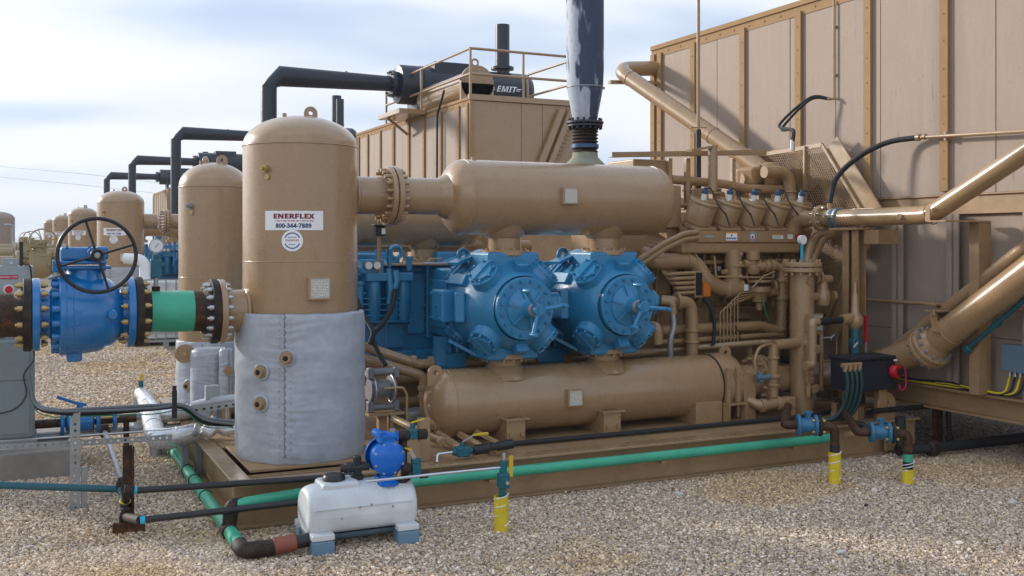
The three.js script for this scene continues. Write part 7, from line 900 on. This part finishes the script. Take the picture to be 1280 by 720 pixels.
// ---------- the same plant repeated down the row behind ----------
const D1 = -16.2, off = k => [-0.12 - 0.16 * (k - 1), groundY(D1 * k - 1), D1 * k];
{
  const toOlive = new Map([[MT.tan, MT.olive], [MT.valveBlue, MT.olive], [MT.black, MT.olive], [MT.brass, MT.olive], [MT.galv, MT.olive]]), farM = null;
  const ord = ['', 'first', 'second', 'third', 'fourth', 'fifth'];
  const sl = ['', 'tan signed scrubber seen through the black handwheel, beyond the rear scrubber', 'olive-tan scrubber far back, largest of the three left of the handwheel', 'olive-tan scrubber far back, middle of the three left of the handwheel', 'olive-tan scrubber far back, smallest and leftmost of the three'];
  for (const k of [1, 2, 3, 4]) dup(scrub, k === 1 ? [-0.25, off(1)[1], D1] : off(k), sl[k], null, k > 1 ? toOlive : null);
  dup(upper, off(1), 'tan pulsation bottle in the distance beside the signed far scrubber', null); dup(upper, off(2), 'tan pulsation bottle of the second unit in the distance', null);
  dup(comp, off(1), 'blue compressor in the distance below the far pulsation bottle', null); dup(lower, off(1), 'lower tan pulsation bottle in the distance under the far blue compressor', null);
  const cl = ['', 'pale sheet-metal air cooler housing behind the upper bottle, with a railing on its roof', 'air cooler housing of the second unit far back, mostly behind the front scrubber', 'air cooler housing of the third unit, small in the far distance', 'air cooler housing of the fourth unit, smallest in the far distance'];
  for (const k of [1, 2, 3, 4]) dup(cooler, k === 1 ? [0, 0.16, D1] : [off(k)[0], off(k)[1], off(k)[2]], cl[k], null, farM);
  const vl = ['', 'olive ball valve with handwheel beyond the grey control box, nearest of three', 'olive ball valve with handwheel farther back, middle of three', 'olive ball valve with handwheel farthest back of three'];
  for (const k of [1, 2, 3]) dup(valve, [k === 1 ? -0.15 : off(k)[0], off(k)[1] + 0.05, D1 * k], vl[k], null, toOlive);
  const pl = ['', 'pale olive pipe entering the nearest olive valve from the left', 'pale olive pipe behind it entering the middle olive valve', 'pale pipe entering the farthest olive valve'];
  for (const k of [1, 2, 3]) { const o = off(k), p = thing('far_inlet_pipe', pl[k], 'pipe', 'far inlet pipes'); part(p, 'pipe_run', cyl([-9 + o[0], PY + o[1] + 0.05, PZ + o[2]], [-1.6 + o[0], PY + o[1] + 0.05, PZ + o[2]], 0.19, 20), MT.olive); part(p, 'flange', disc([-1.52 + o[0], PY + o[1] + 0.05, PZ + o[2]], [1, 0, 0], 0.31, 0.08, 24), MT.olive); if (k === 2) part(p, 'green_band', cyl([-3.3 + o[0], PY + o[1] + 0.05, PZ + o[2]], [-2.9 + o[0], PY + o[1] + 0.05, PZ + o[2]], 0.194, 20), MT.green); part(p, 'flange', disc([-0.60 + o[0], PY + o[1] + 0.05, PZ + o[2]], [1, 0, 0], 0.30, 0.08, 24), MT.olive); part(p, 'pipe_run', cyl([-0.64 + o[0], PY + o[1] + 0.05, PZ + o[2]], [0.3 + o[0], PY + o[1] + 0.05, PZ + o[2]], 0.18, 20), MT.olive); part(p, 'support', bx(-4.1 + o[0], -3.9 + o[0], o[1] - 0.05, PY + o[1] - 0.1, PZ + o[2] - 0.1, PZ + o[2] + 0.1), MT.olive); fin(p); }

  // dark exhaust duct rising from the engine and running to the silencer on the cooler roof
  const z = -17.6, a = [4.039, 6.477, -17.6], b = [7.328, 6.493, -17.6], c = [11.346, 6.601, -17.6], Y = b[1];
  const d = thing('exhaust_duct', 'dark slate exhaust duct crossing above the front scrubber to the silencer', 'duct', 'dark exhaust ducts');
  part(d, 'riser', [sweep([[a[0], 2.6, z], [a[0], Y - 0.28, z], [a[0] + 0.28, Y, z], [b[0] - 0.04, Y, z]], 0.20, 20)], MT.duct);
  const f = part(d, 'flange', disc([b[0] - 0.05, Y, z], [1, 0, 0], 0.36, 0.10, 24), MT.duct); part(f, 'bolts', boltRing([b[0] - 0.05, Y, z], [1, 0, 0], 0.31, 12, 0.025, 0.22), MT.duct, { stuff: true }); part(d, 'lug', cb([a[0] + 2.0, Y + 0.21, z], 0.06, 0.07, 0.03), MT.duct); part(d, 'support', cyl([a[0], 1.2, z], [a[0], 2.62, z], 0.15, 16), MT.tanDull); fin(d);
  const s = thing('silencer', 'big dark exhaust silencer lettered EMIT on the roof of the pale cooler', 'silencer', 'exhaust silencers'), L = c[0] - b[0], R = 0.52;
  part(s, 'shell', lathe([b[0], Y, z], [1, 0, 0], [[0.25, 0], [0.27, 0.06], [R - 0.02, 0.10], [R, 0.14], [R, 0.7], [R + 0.015, 0.7], [R + 0.015, 0.75], [R, 0.75], [R, L - 0.2], [R * 0.85, L - 0.07], [R * 0.5, L], [0, L]], 40), MT.duct);
  part(s, 'catalyst_box', bx(b[0] + 1.0, b[0] + 2.1, Y + 0.05, Y + R + 0.10, z - 0.5, z + 0.42, 0.02), MT.duct);
  const sx = [10.502, 7.036, -17.6][0]; part(s, 'outlet_stack', [cyl([sx, Y + R - 0.05, z], [sx, Y + 1.85, z], 0.20, 24), disc([sx, Y + R + 0.12, z], [0, 1, 0], 0.32, 0.08, 24)], MT.duct);
  const et = canvasTex(256, 96, (x, w, h) => { x.fillStyle = '#28323f'; x.fillRect(0, 0, w, h); x.fillStyle = '#e8ebee'; x.font = 'italic bold 66px sans-serif'; x.textAlign = 'center'; x.fillText('EMIT', w / 2, 72); x.fillRect(4, 40, 34, 7); x.fillRect(10, 54, 30, 6); x.fillRect(214, 40, 38, 7); x.fillRect(210, 54, 30, 6); });
  { const t = [10.367, 6.45, -17.1], P = [], U = [], I = []; for (let j = 0; j <= 6; j++) for (let i = 0; i <= 1; i++) { const an = -0.02 + (j / 6 - 0.5) * 0.62; P.push(t[0] - 0.48 + i * 0.96, Y + (R + 0.004) * Math.sin(an), z + (R + 0.004) * Math.cos(an)); U.push(i, j / 6); } for (let j = 0; j < 6; j++) I.push(j * 2, j * 2 + 1, j * 2 + 2, j * 2 + 2, j * 2 + 1, j * 2 + 3); const g = new THREE.BufferGeometry(); g.setAttribute('position', new THREE.Float32BufferAttribute(P, 3)); g.setAttribute('uv', new THREE.Float32BufferAttribute(U, 2)); g.setIndex(I); g.computeVertexNormals(); part(s, 'lettering', g, print(et, 0.5), { uv: true, label: 'white EMIT lettering' }); }
  for (const x of [b[0] + 0.6, b[0] + L * 0.5, c[0] - 0.6]) part(s, 'cradle', bx(x - 0.08, x + 0.08, 5.57, Y - 0.3, z - 0.4, z + 0.4, 0.01), MT.duct); fin(s);
  const dl = ['', '', 'dark slate exhaust duct left of the front scrubber, above the rear scrubber', 'slim dark exhaust duct far back, above the signed far scrubber', 'slimmest dark exhaust duct, farthest left in the distance'], ql = ['', '', 'dark silencer behind the front scrubber in the far row', 'dark silencer far back above the rear scrubber lugs', 'small dark silencer at the far end of the row'];
  for (const k of [2, 3, 4]) { const o = [-0.16 * (k - 1), off(k)[1] - off(1)[1], D1 * (k - 1)]; dup(d, o, dl[k]); dup(s, o, ql[k]); }

  // roof railing, surge tank and kit on the pale cooler
  const r = thing('roof_railing', 'tan handrail round the roof of the pale cooler', 'railing', 'railings'), yb = 5.56, yt = 6.72, q = [[7.66, -19.2], [7.66, -16.4], [7.66, -13.2], [9.0, -13.2], [10.5, -13.2], [10.5, -16]];
  q.forEach(([x, zz]) => part(r, 'post', cyl([x, yb, zz], [x, yt, zz], 0.032, 8), MT.tan)); for (const y of [yt, yb + 0.58]) for (let i = 0; i < q.length - 1; i++) part(r, 'rail', cyl([q[i][0], y, q[i][1]], [q[i + 1][0], y, q[i + 1][1]], 0.032, 8), MT.tan); fin(r);
  const t = thing('surge_tank', 'tan surge tank with a rounded end plate and lifting eye on the pale cooler roof', 'tank'), p0 = [8.12, 6.017, -13.8]; part(t, 'end_plate', [bx(p0[0] - 0.42, p0[0] + 0.42, 5.55, 6.05, -13.95, -13.85, 0.01), cyl([p0[0], 6.05, -13.95], [p0[0], 6.05, -13.85], 0.42, 28)], MT.tan); part(t, 'shell', cyl([p0[0], 6.02, -17.0], [p0[0], 6.02, -13.92], 0.36, 28), MT.tan); part(t, 'lifting_eye', ring([p0[0] - 0.05, 6.53, -13.9], [0, 0, 1], 0.08, 0.025), MT.tan); part(t, 'cradle', bx(p0[0] - 0.3, p0[0] + 0.3, 5.55, 5.75, -16.8, -16.6), MT.tan); fin(t);
  const pf = thing('roof_platform', 'small tan platform bracket jutting from the pale cooler roof', 'platform'), pq = [7.2, 5.673, -16.971]; part(pf, 'deck', bx(6.85, 7.55, 5.5, 5.62, pq[2] - 0.5, pq[2] + 1.2, 0.01), MT.tan); part(pf, 'bracket', bar([7.5, 5.1, pq[2]], [6.95, 5.5, pq[2]], 0.06, 0.06), MT.tan); fin(pf);
  const ci = [7.45, 5.242, -14.764]; one('roof_cable', 'dark cable dropping down the face of the pale cooler', 'cable', hose([[7.48, 5.9, ci[2] + 0.4], [7.47, 5.5, ci[2] + 0.1], [7.46, 5.2, ci[2]], [7.46, 3.2, ci[2] - 0.02]], 0.03, 8), MT.black);
  const fs = thing('far_stack', 'short dark stack standing behind the front scrubber dome', 'stack'), fp = [10.262, 7.675, -33]; part(fs, 'pipe', cyl([fp[0], 4, -33], [fp[0], [10.262, 8.202, -33][1], -33], 0.16, 18), MT.duct); part(fs, 'base_pipe', cyl([fp[0], 0, -33], [fp[0], 4.02, -33], 0.14, 12), MT.duct); fin(fs);

  // caged liquid tote on the gravel
  const tq = [1.147, 0.1, -15.046], tt = thing('caged_tote', 'white plastic liquid tote in a galvanised cage behind the green pipe', 'tote'), gy = groundY(tq[2]), x0 = tq[0] - 0.5, x1 = tq[0] + 0.75, z0 = tq[2] - 1.0, z1 = tq[2];
  part(tt, 'bottle', bx(x0 + 0.03, x1 - 0.03, gy + 0.16, gy + 1.42, z0 + 0.03, z1 - 0.03, 0.06), MT.poly); for (let i = 0; i <= 6; i++) { const x = mix(x0, x1, i / 6); part(tt, 'cage_bar', cyl([x, gy + 0.1, z1], [x, gy + 1.45, z1], 0.014, 6), MT.galv); } for (let i = 0; i <= 4; i++) { const zz = mix(z0, z1, i / 4); part(tt, 'cage_bar', cyl([x0, gy + 0.1, zz], [x0, gy + 1.45, zz], 0.014, 6), MT.galv); } for (const y of [0.3, 0.7, 1.1, 1.45]) part(tt, 'cage_hoop', [bar([x0, gy + y, z1 + 0.01], [x1, gy + y, z1 + 0.01], 0.03, 0.02), bar([x0 - 0.01, gy + y, z0], [x0 - 0.01, gy + y, z1], 0.03, 0.02)], MT.galv); part(tt, 'pallet', [bx(x0, x1, gy + 0.1, gy + 0.15, z0, z1), bx(x0, x0 + 0.12, gy - 0.01, gy + 0.1, z0, z1), bx(x1 - 0.12, x1, gy - 0.01, gy + 0.1, z0, z1), bx((x0 + x1) / 2 - 0.06, (x0 + x1) / 2 + 0.06, gy - 0.01, gy + 0.1, z0, z1)], MT.galv); fin(tt);
  // far-left vessel and gooseneck, horizon plant
  const v = [-2.676, 2.907, -58.621]; one('pale_vessel', 'pale upright vessel cut by the left edge in the far distance', 'vessel', lathe([v[0] - 0.2, 0.2, v[2]], [0, 1, 0], [[0, 0], [0.9, 0], [0.9, 3.5], ...dome(0.9, 0.4, 6).map(([a2, b2]) => [a2, 3.5 + b2])], 28), MT.wall);
  const gn = [-2.271, 2.428, -52.894]; one('vent_gooseneck', 'thin grey gooseneck vent pipe at the far left', 'vent pipe', pipe([[gn[0] - 0.2, gn[1] + 0.8, gn[2]], [gn[0] + 0.25, gn[1] + 0.8, gn[2]], [gn[0] + 0.25, 0.2, gn[2]]], 0.07, 0.15), MT.galv);
  const py = groundY(-110); for (const [dy, l] of [[0, 'upper thin overhead power line low in the left sky'], [-1.6, 'lower thin overhead power line in the left sky']]) { const p1 = [-11.567, 15.115, -173.543], p2 = [13.295, 11.398, -150.668]; one('power_line', l, 'power line', hose([[p1[0] - 40, p1[1] + dy + 6, p1[2] + 10], [p1[0], p1[1] + dy, p1[2]], [p2[0], p2[1] + dy, p2[2]], [p2[0] + 60, p2[1] + dy - 3, p2[2] - 60]], 0.02, 5), MT.conduit, 'power lines'); }
  const hl = thing('white_elbow_pipe', 'white lagged elbow pipe in the distance right of the far scrubber', 'insulated pipe'), hp = [0.881, 1.475, -15.5]; part(hl, 'lagging', pipe([[hp[0], groundY(-15), -15.5], [hp[0], [0.881, 1.914, -15.5][1], -15.5], [hp[0] - 0.4, [0.881, 1.949, -15.5][1], -15.7]], 0.12, 0.2, 16), MT.white); fin(hl);
}

// ---------- deck piping and small equipment in front of and under the compressor ----------
{
  const T = MT.tan, D = MT.tanDull;
  const a = thing('deck_piping', 'two tan water pipes joining at elbows beside the lower bottle', 'pipe'); const e1 = [2.119, 1.059, -1.55], e2 = [2.142, 0.947, -1.45];
  part(a, 'upper_pipe', pipe([[1.564, 1.257, -1.7], e1, [3.755, 1.037, -1.55], [5.016, 1.049, -1.55]], 0.05, 0.1, 16), T); part(a, 'lower_pipe', pipe([[1.518, 1.153, -1.55], e2, [e2[0], H, e2[2]]], 0.048, 0.1, 16), T);
  for (const p of [[2.065, 1.084, -1.57], [2.249, 1.068, -1.55]]) part(a, 'pipe_joint', disc(p, [1, 0, 0], 0.066, 0.06, 16), T); part(a, 'pipe_joint', disc([e2[0], e2[1] - 0.12, e2[2]], [0, 1, 0], 0.066, 0.05, 16), T); part(a, 'pipe_joint', disc([e2[0], e2[1] - 0.20, e2[2]], [0, 1, 0], 0.062, 0.03, 16), T); fin(a);
  // grey air pump on a tan stand
  const p = thing('diaphragm_pump', 'grey cast diaphragm pump on a tan stand right of the front scrubber', 'pump', 'diaphragm pumps'), c = [1.628, 0.874, -1.25], G0 = MT.pumpGrey;
  part(p, 'chamber', [cyl([c[0] - 0.13, c[1], c[2]], [c[0] - 0.07, c[1], c[2]], 0.13, 24, 0.13, 0.02), cyl([c[0] + 0.07, c[1], c[2]], [c[0] + 0.13, c[1], c[2]], 0.13, 24, 0.13, 0.02), cyl([c[0] - 0.08, c[1], c[2]], [c[0] + 0.08, c[1], c[2]], 0.09, 20)], G0); part(p, 'clamp_ring', ring([c[0] - 0.095, c[1], c[2]], [1, 0, 0], 0.132, 0.010, 28), MT.zinc); part(p, 'clamp_ring', ring([c[0] + 0.095, c[1], c[2]], [1, 0, 0], 0.132, 0.010, 28), MT.zinc);
  for (const s of [-1, 1]) part(p, 'manifold', [cyl([c[0] - 0.15, c[1] + s * 0.17, c[2] + 0.04], [c[0] + 0.15, c[1] + s * 0.17, c[2] + 0.04], 0.035, 14), cb([c[0] - 0.13, c[1] + s * 0.16, c[2] + 0.04], 0.06, 0.11, 0.09, 0.015), cb([c[0] + 0.13, c[1] + s * 0.16, c[2] + 0.04], 0.06, 0.11, 0.09, 0.015)], G0);
  part(p, 'outlet_tube', pipe([[c[0] - 0.02, c[1] + 0.02, c[2] + 0.12], [c[0] + 0.17, c[1] + 0.02, c[2] + 0.14], [c[0] + 0.21, c[1] - 0.05, c[2] + 0.14], [c[0] + 0.21, c[1] - 0.3, c[2] + 0.14]], 0.014, 0.04, 8), T); part(p, 'stand', [bx(c[0] - 0.17, c[0] + 0.19, c[1] - 0.24, c[1] - 0.215, c[2] - 0.12, c[2] + 0.14), bx(c[0] - 0.04, c[0] + 0.04, H - 0.004, c[1] - 0.24, c[2] - 0.04, c[2] + 0.04), bx(c[0] + 0.07, c[0] + 0.11, H - 0.004, c[1] - 0.24, c[2] - 0.04, c[2] + 0.04)], D); fin(p);
  one('spiral_hose', 'black spiral-wrapped hose hanging from the compressor to the grey pump', 'hose', hose([[1.973, 1.809, -1.85], [1.904, 1.625, -1.75], [1.751, 1.476, -1.6], [1.618, 1.368, -1.5], [1.636, 1.218, -1.4], [1.685, 1.092, -1.3]], 0.026, 10), MT.rubber, 'black hoses');
  one('spiral_hose', 'black spiral-wrapped hose crossing it beside the front scrubber', 'hose', hose([[1.545, 1.721, -1.8], [1.564, 1.613, -1.7], [1.592, 1.505, -1.6], [1.612, 1.402, -1.48], [1.57, 1.295, -1.45]], 0.024, 10), MT.rubber, 'black hoses');
  const s = thing('limit_switch', 'black switch head on a thin post above the compressor frame', 'switch'), q = [1.848, 2.417, -2]; part(s, 'head', [cb(q, 0.11, 0.10, 0.10, 0.012), cb(add(q, [0, 0.06, 0]), 0.14, 0.02, 0.12, 0.004)], MT.black); part(s, 'label', rect(add(q, [0.03, 0, 0.052]), 0.04, 0.06), MT.white); part(s, 'post', cyl([q[0], 1.98, q[2]], add(q, [0, -0.05, 0]), 0.02, 10), D); fin(s);
  // small pipes running over the deck to the front edge
  const dr = thing('drain_manifold', 'bundle of small tan drain pipes under the lower bottle ending at the deck edge', 'pipe'); for (const [f, g, r] of [[[1.665, 0.622, -1], [1.853, 0.516, -0.25], 0.036], [[2.064, 0.47, -0.85], [2.105, 0.392, -0.22], 0.036], [[2.246, 0.465, -0.75], [2.342, 0.382, -0.2], 0.032], [[2.421, 0.474, -0.75], [2.487, 0.413, -0.2], 0.026]]) part(dr, 'drain_pipe', cyl(f, g, r, 14), T); part(dr, 'end_cap', disc([1.853, 0.516, -0.25], [0.1, -0.2, 1], 0.044, 0.04, 14), T); part(dr, 'slotted_rail', bx([1.342, 0.497, -0.9][0], [1.791, 0.499, -0.9][0], 0.46, 0.53, -0.9, -0.885), D); part(dr, 'rail_holes', G(Array.from({ length: 12 }, (_, i) => cb([1.68 + i * 0.038, 0.495, -0.883], 0.016, 0.016, 0.004, 0))), MT.dark, { stuff: true }); part(dr, 'rail_leg', bx(1.75, 1.79, H - 0.004, 0.46, -0.9, -0.885), D); fin(dr);
  const lv = thing('lever_valve', 'teal lever valve with yellow handle at the deck edge before the lower bottle', 'valve', 'teal lever valves'), v = [2.008, 0.44, -0.12]; part(lv, 'valve_body', [cb(v, 0.13, 0.09, 0.09, 0.015), cyl(add(v, [-0.09, 0, 0]), add(v, [0.09, 0, 0]), 0.032, 12), cyl(add(v, [0, 0.04, 0]), add(v, [0, 0.08, 0]), 0.022, 10)], MT.tealValve); part(lv, 'lever', [bar(add(v, [0, 0.085, 0]), add(v, [0.10, 0.14, 0.02]), 0.008, 0.035)], MT.zinc); part(lv, 'lever_grip', bar(add(v, [0.10, 0.14, 0.02]), add(v, [0.24, 0.145, 0.02]), 0.014, 0.04), MT.yellowCap); part(lv, 'black_union', [cyl(add(v, [0.10, 0, 0]), add(v, [0.26, 0.01, 0]), 0.046, 14, 0.046, 0.008), cyl(add(v, [0.26, 0.01, 0]), add(v, [0.34, 0.015, 0]), 0.032, 12), cyl(add(v, [0.34, 0.015, 0]), add(v, [0.50, 0.025, 0]), 0.044, 14, 0.044, 0.008)], MT.black); part(lv, 'outlet_tube', pipe([add(v, [-0.08, 0, 0]), add(v, [-0.24, -0.005, 0]), add(v, [-0.25, -0.07, 0.02])], 0.012, 0.03, 8), MT.chrome); fin(lv);
  const ld = thing('lagged_hose', 'silver corrugated hose lying on the deck behind the grey pump', 'hose'), h0 = [1.946, 0.532, -1.5], h1 = [2.204, 0.546, -1.5]; part(ld, 'hose', sweep(Array.from({ length: 60 }, (_, i) => [mix(h0[0], h1[0], i / 59), mix(h0[1], h1[1], i / 59), -1.5]), 0.085, 14, true, t => 1 + 0.10 * Math.sin(t * 90)), MT.galv); part(ld, 'bracket', bx(h0[0] + 0.1, h0[0] + 0.16, H - 0.004, h0[1] - 0.06, -1.53, -1.47), D); fin(ld);
  // plumbing between the pedestals
  const pg = thing('skid_piping', 'dark tan crossover pipes under the compressor frame', 'pipe'); part(pg, 'pipe_run', pipe([[1.5, 0.62, -1.9], [3.4, 0.62, -1.9], [3.6, 0.5, -1.6]], 0.06, 0.12), D); part(pg, 'pipe_run', pipe([[1.4, 0.86, -1.95], [5.0, 0.88, -1.75]], 0.05, 0.12), D); part(pg, 'pipe_support', bx(4.7, 4.78, H - 0.004, 0.83, -1.8, -1.72), D); part(pg, 'pipe_support', bx(2.3, 2.38, H - 0.004, 0.56, -1.94, -1.86), D); fin(pg);
}

// ---------- last small things ----------
{
  const T = MT.tan, D = MT.tanDull;
  const s = thing('slanted_frame', 'slanted tan channel frame on the near end of the pale cooler', 'frame'); for (const [a, b] of [[[9.345, 4.123, -12.98], [9.915, 5.439, -12.98]], [[9.597, 4.132, -12.98], [10.171, 5.453, -12.98]]]) part(s, 'channel', bar(a, b, 0.14, 0.08, [1, 0, 0]), T); const m0 = [9.723, 4.136, -12.98], m1 = [10.301, 5.46, -12.98]; part(s, 'perforated_strip', bar(m0, m1, 0.12, 0.02, [1, 0, 0]), D); for (let i = 0; i < 14; i++) part(s, 'slat', cb([mix(m0[0], m1[0], (i + 0.5) / 14), mix(m0[1], m1[1], (i + 0.5) / 14), -12.955], 0.15, 0.02, 0.03, 0), T); fin(s);
  const d = thing('diagonal_pipes', 'two slanted tan pipes behind the compressor between the bottles', 'pipe'); for (const [a, b] of [[[3.503, 1.982, -4.9], [3.81, 2.466, -4.9]], [[3.644, 1.98, -4.9], [3.954, 2.467, -4.9]]]) part(d, 'pipe_run', cyl(V(a).lerp(V(b), -1.6).toArray(), V(a).lerp(V(b), 1.6).toArray(), 0.07, 14), T); fin(d);
  const o = thing('rear_piping', 'dark tan upright pipes standing on the back of the skid behind the compressor', 'pipe'); for (const [x, h, r] of [[1.9, 2.3, 0.07], [3.3, 2.4, 0.09], [4.2, 2.5, 0.08], [4.7, 2.2, 0.06]]) part(o, 'pipe_run', cyl([x, H - 0.01, -4.6], [x, h, -4.6], r, 14), D); part(o, 'header', cyl([1.7, 2.25, -4.6], [4.9, 2.25, -4.6], 0.08, 14), D); fin(o);
  // clutter on the deck between the filter column and the engine
  const c = thing('deck_conduits', 'tan conduits and small fittings on the deck before the engine', 'conduit'); [[5.2, 0.46, -1.30, 6.9, 0.50, -1.25, 0.028], [5.1, 0.56, -1.62, 6.9, 0.6, -1.55, 0.035], [6.6, 0.45, -0.45, 7.2, 0.46, -0.40, 0.03]].forEach(([x0, y0, z0, x1, y1, z1, r]) => part(c, 'conduit', pipe([[x0, H - 0.01, z0], [x0 + 0.02, y0, z0], [x1, y1, z1], [x1 + 0.04, H - 0.01, z1]], r, 0.08, 12), T)); for (const [x, z, h] of [[6.62, -0.42, 0.16], [6.85, -0.3, 0.12], [5.95, -1.2, 0.2], [6.7, -1.1, 0.22]]) part(c, 'stub_post', bx(x - 0.035, x + 0.035, H - 0.01, H + h, z - 0.035, z + 0.035, 0.005), T); fin(c);
  const b = thing('cable_coil', 'loops of dark blue cable lying behind the filter column', 'cable'); for (let i = 0; i < 3; i++) part(b, 'cable', hose([[6.004, 0.829, -1.25], [6.056, 0.915, -1.2], [6.253, 0.933, -1.2], [6.607, 0.887, -1.2], [6.807, 0.805, -1.25]].map(p => [p[0], p[1] + i * 0.022, p[2] - i * 0.03]), 0.014, 8), MT.boxDark); part(b, 'hook', bx(6.1, 6.14, H - 0.01, 1.12, -1.32, -1.27), D); fin(b);
  const v = thing('tube_bundle', 'thin tan instrument tubes climbing the engine side to the valance', 'tubing'); for (let i = 0; i < 6; i++) part(v, 'tube', pipe([[5.75 + i * 0.05, 1.05, -1.36], [5.75 + i * 0.05, 1.5 + i * 0.04, -1.36], [6.1 + i * 0.12, 1.62 + i * 0.03, -1.4], [6.1 + i * 0.12, 2.1, -1.52]], 0.008, 0.05, 6), T); fin(v);
}

renderer.render(scene, camera);
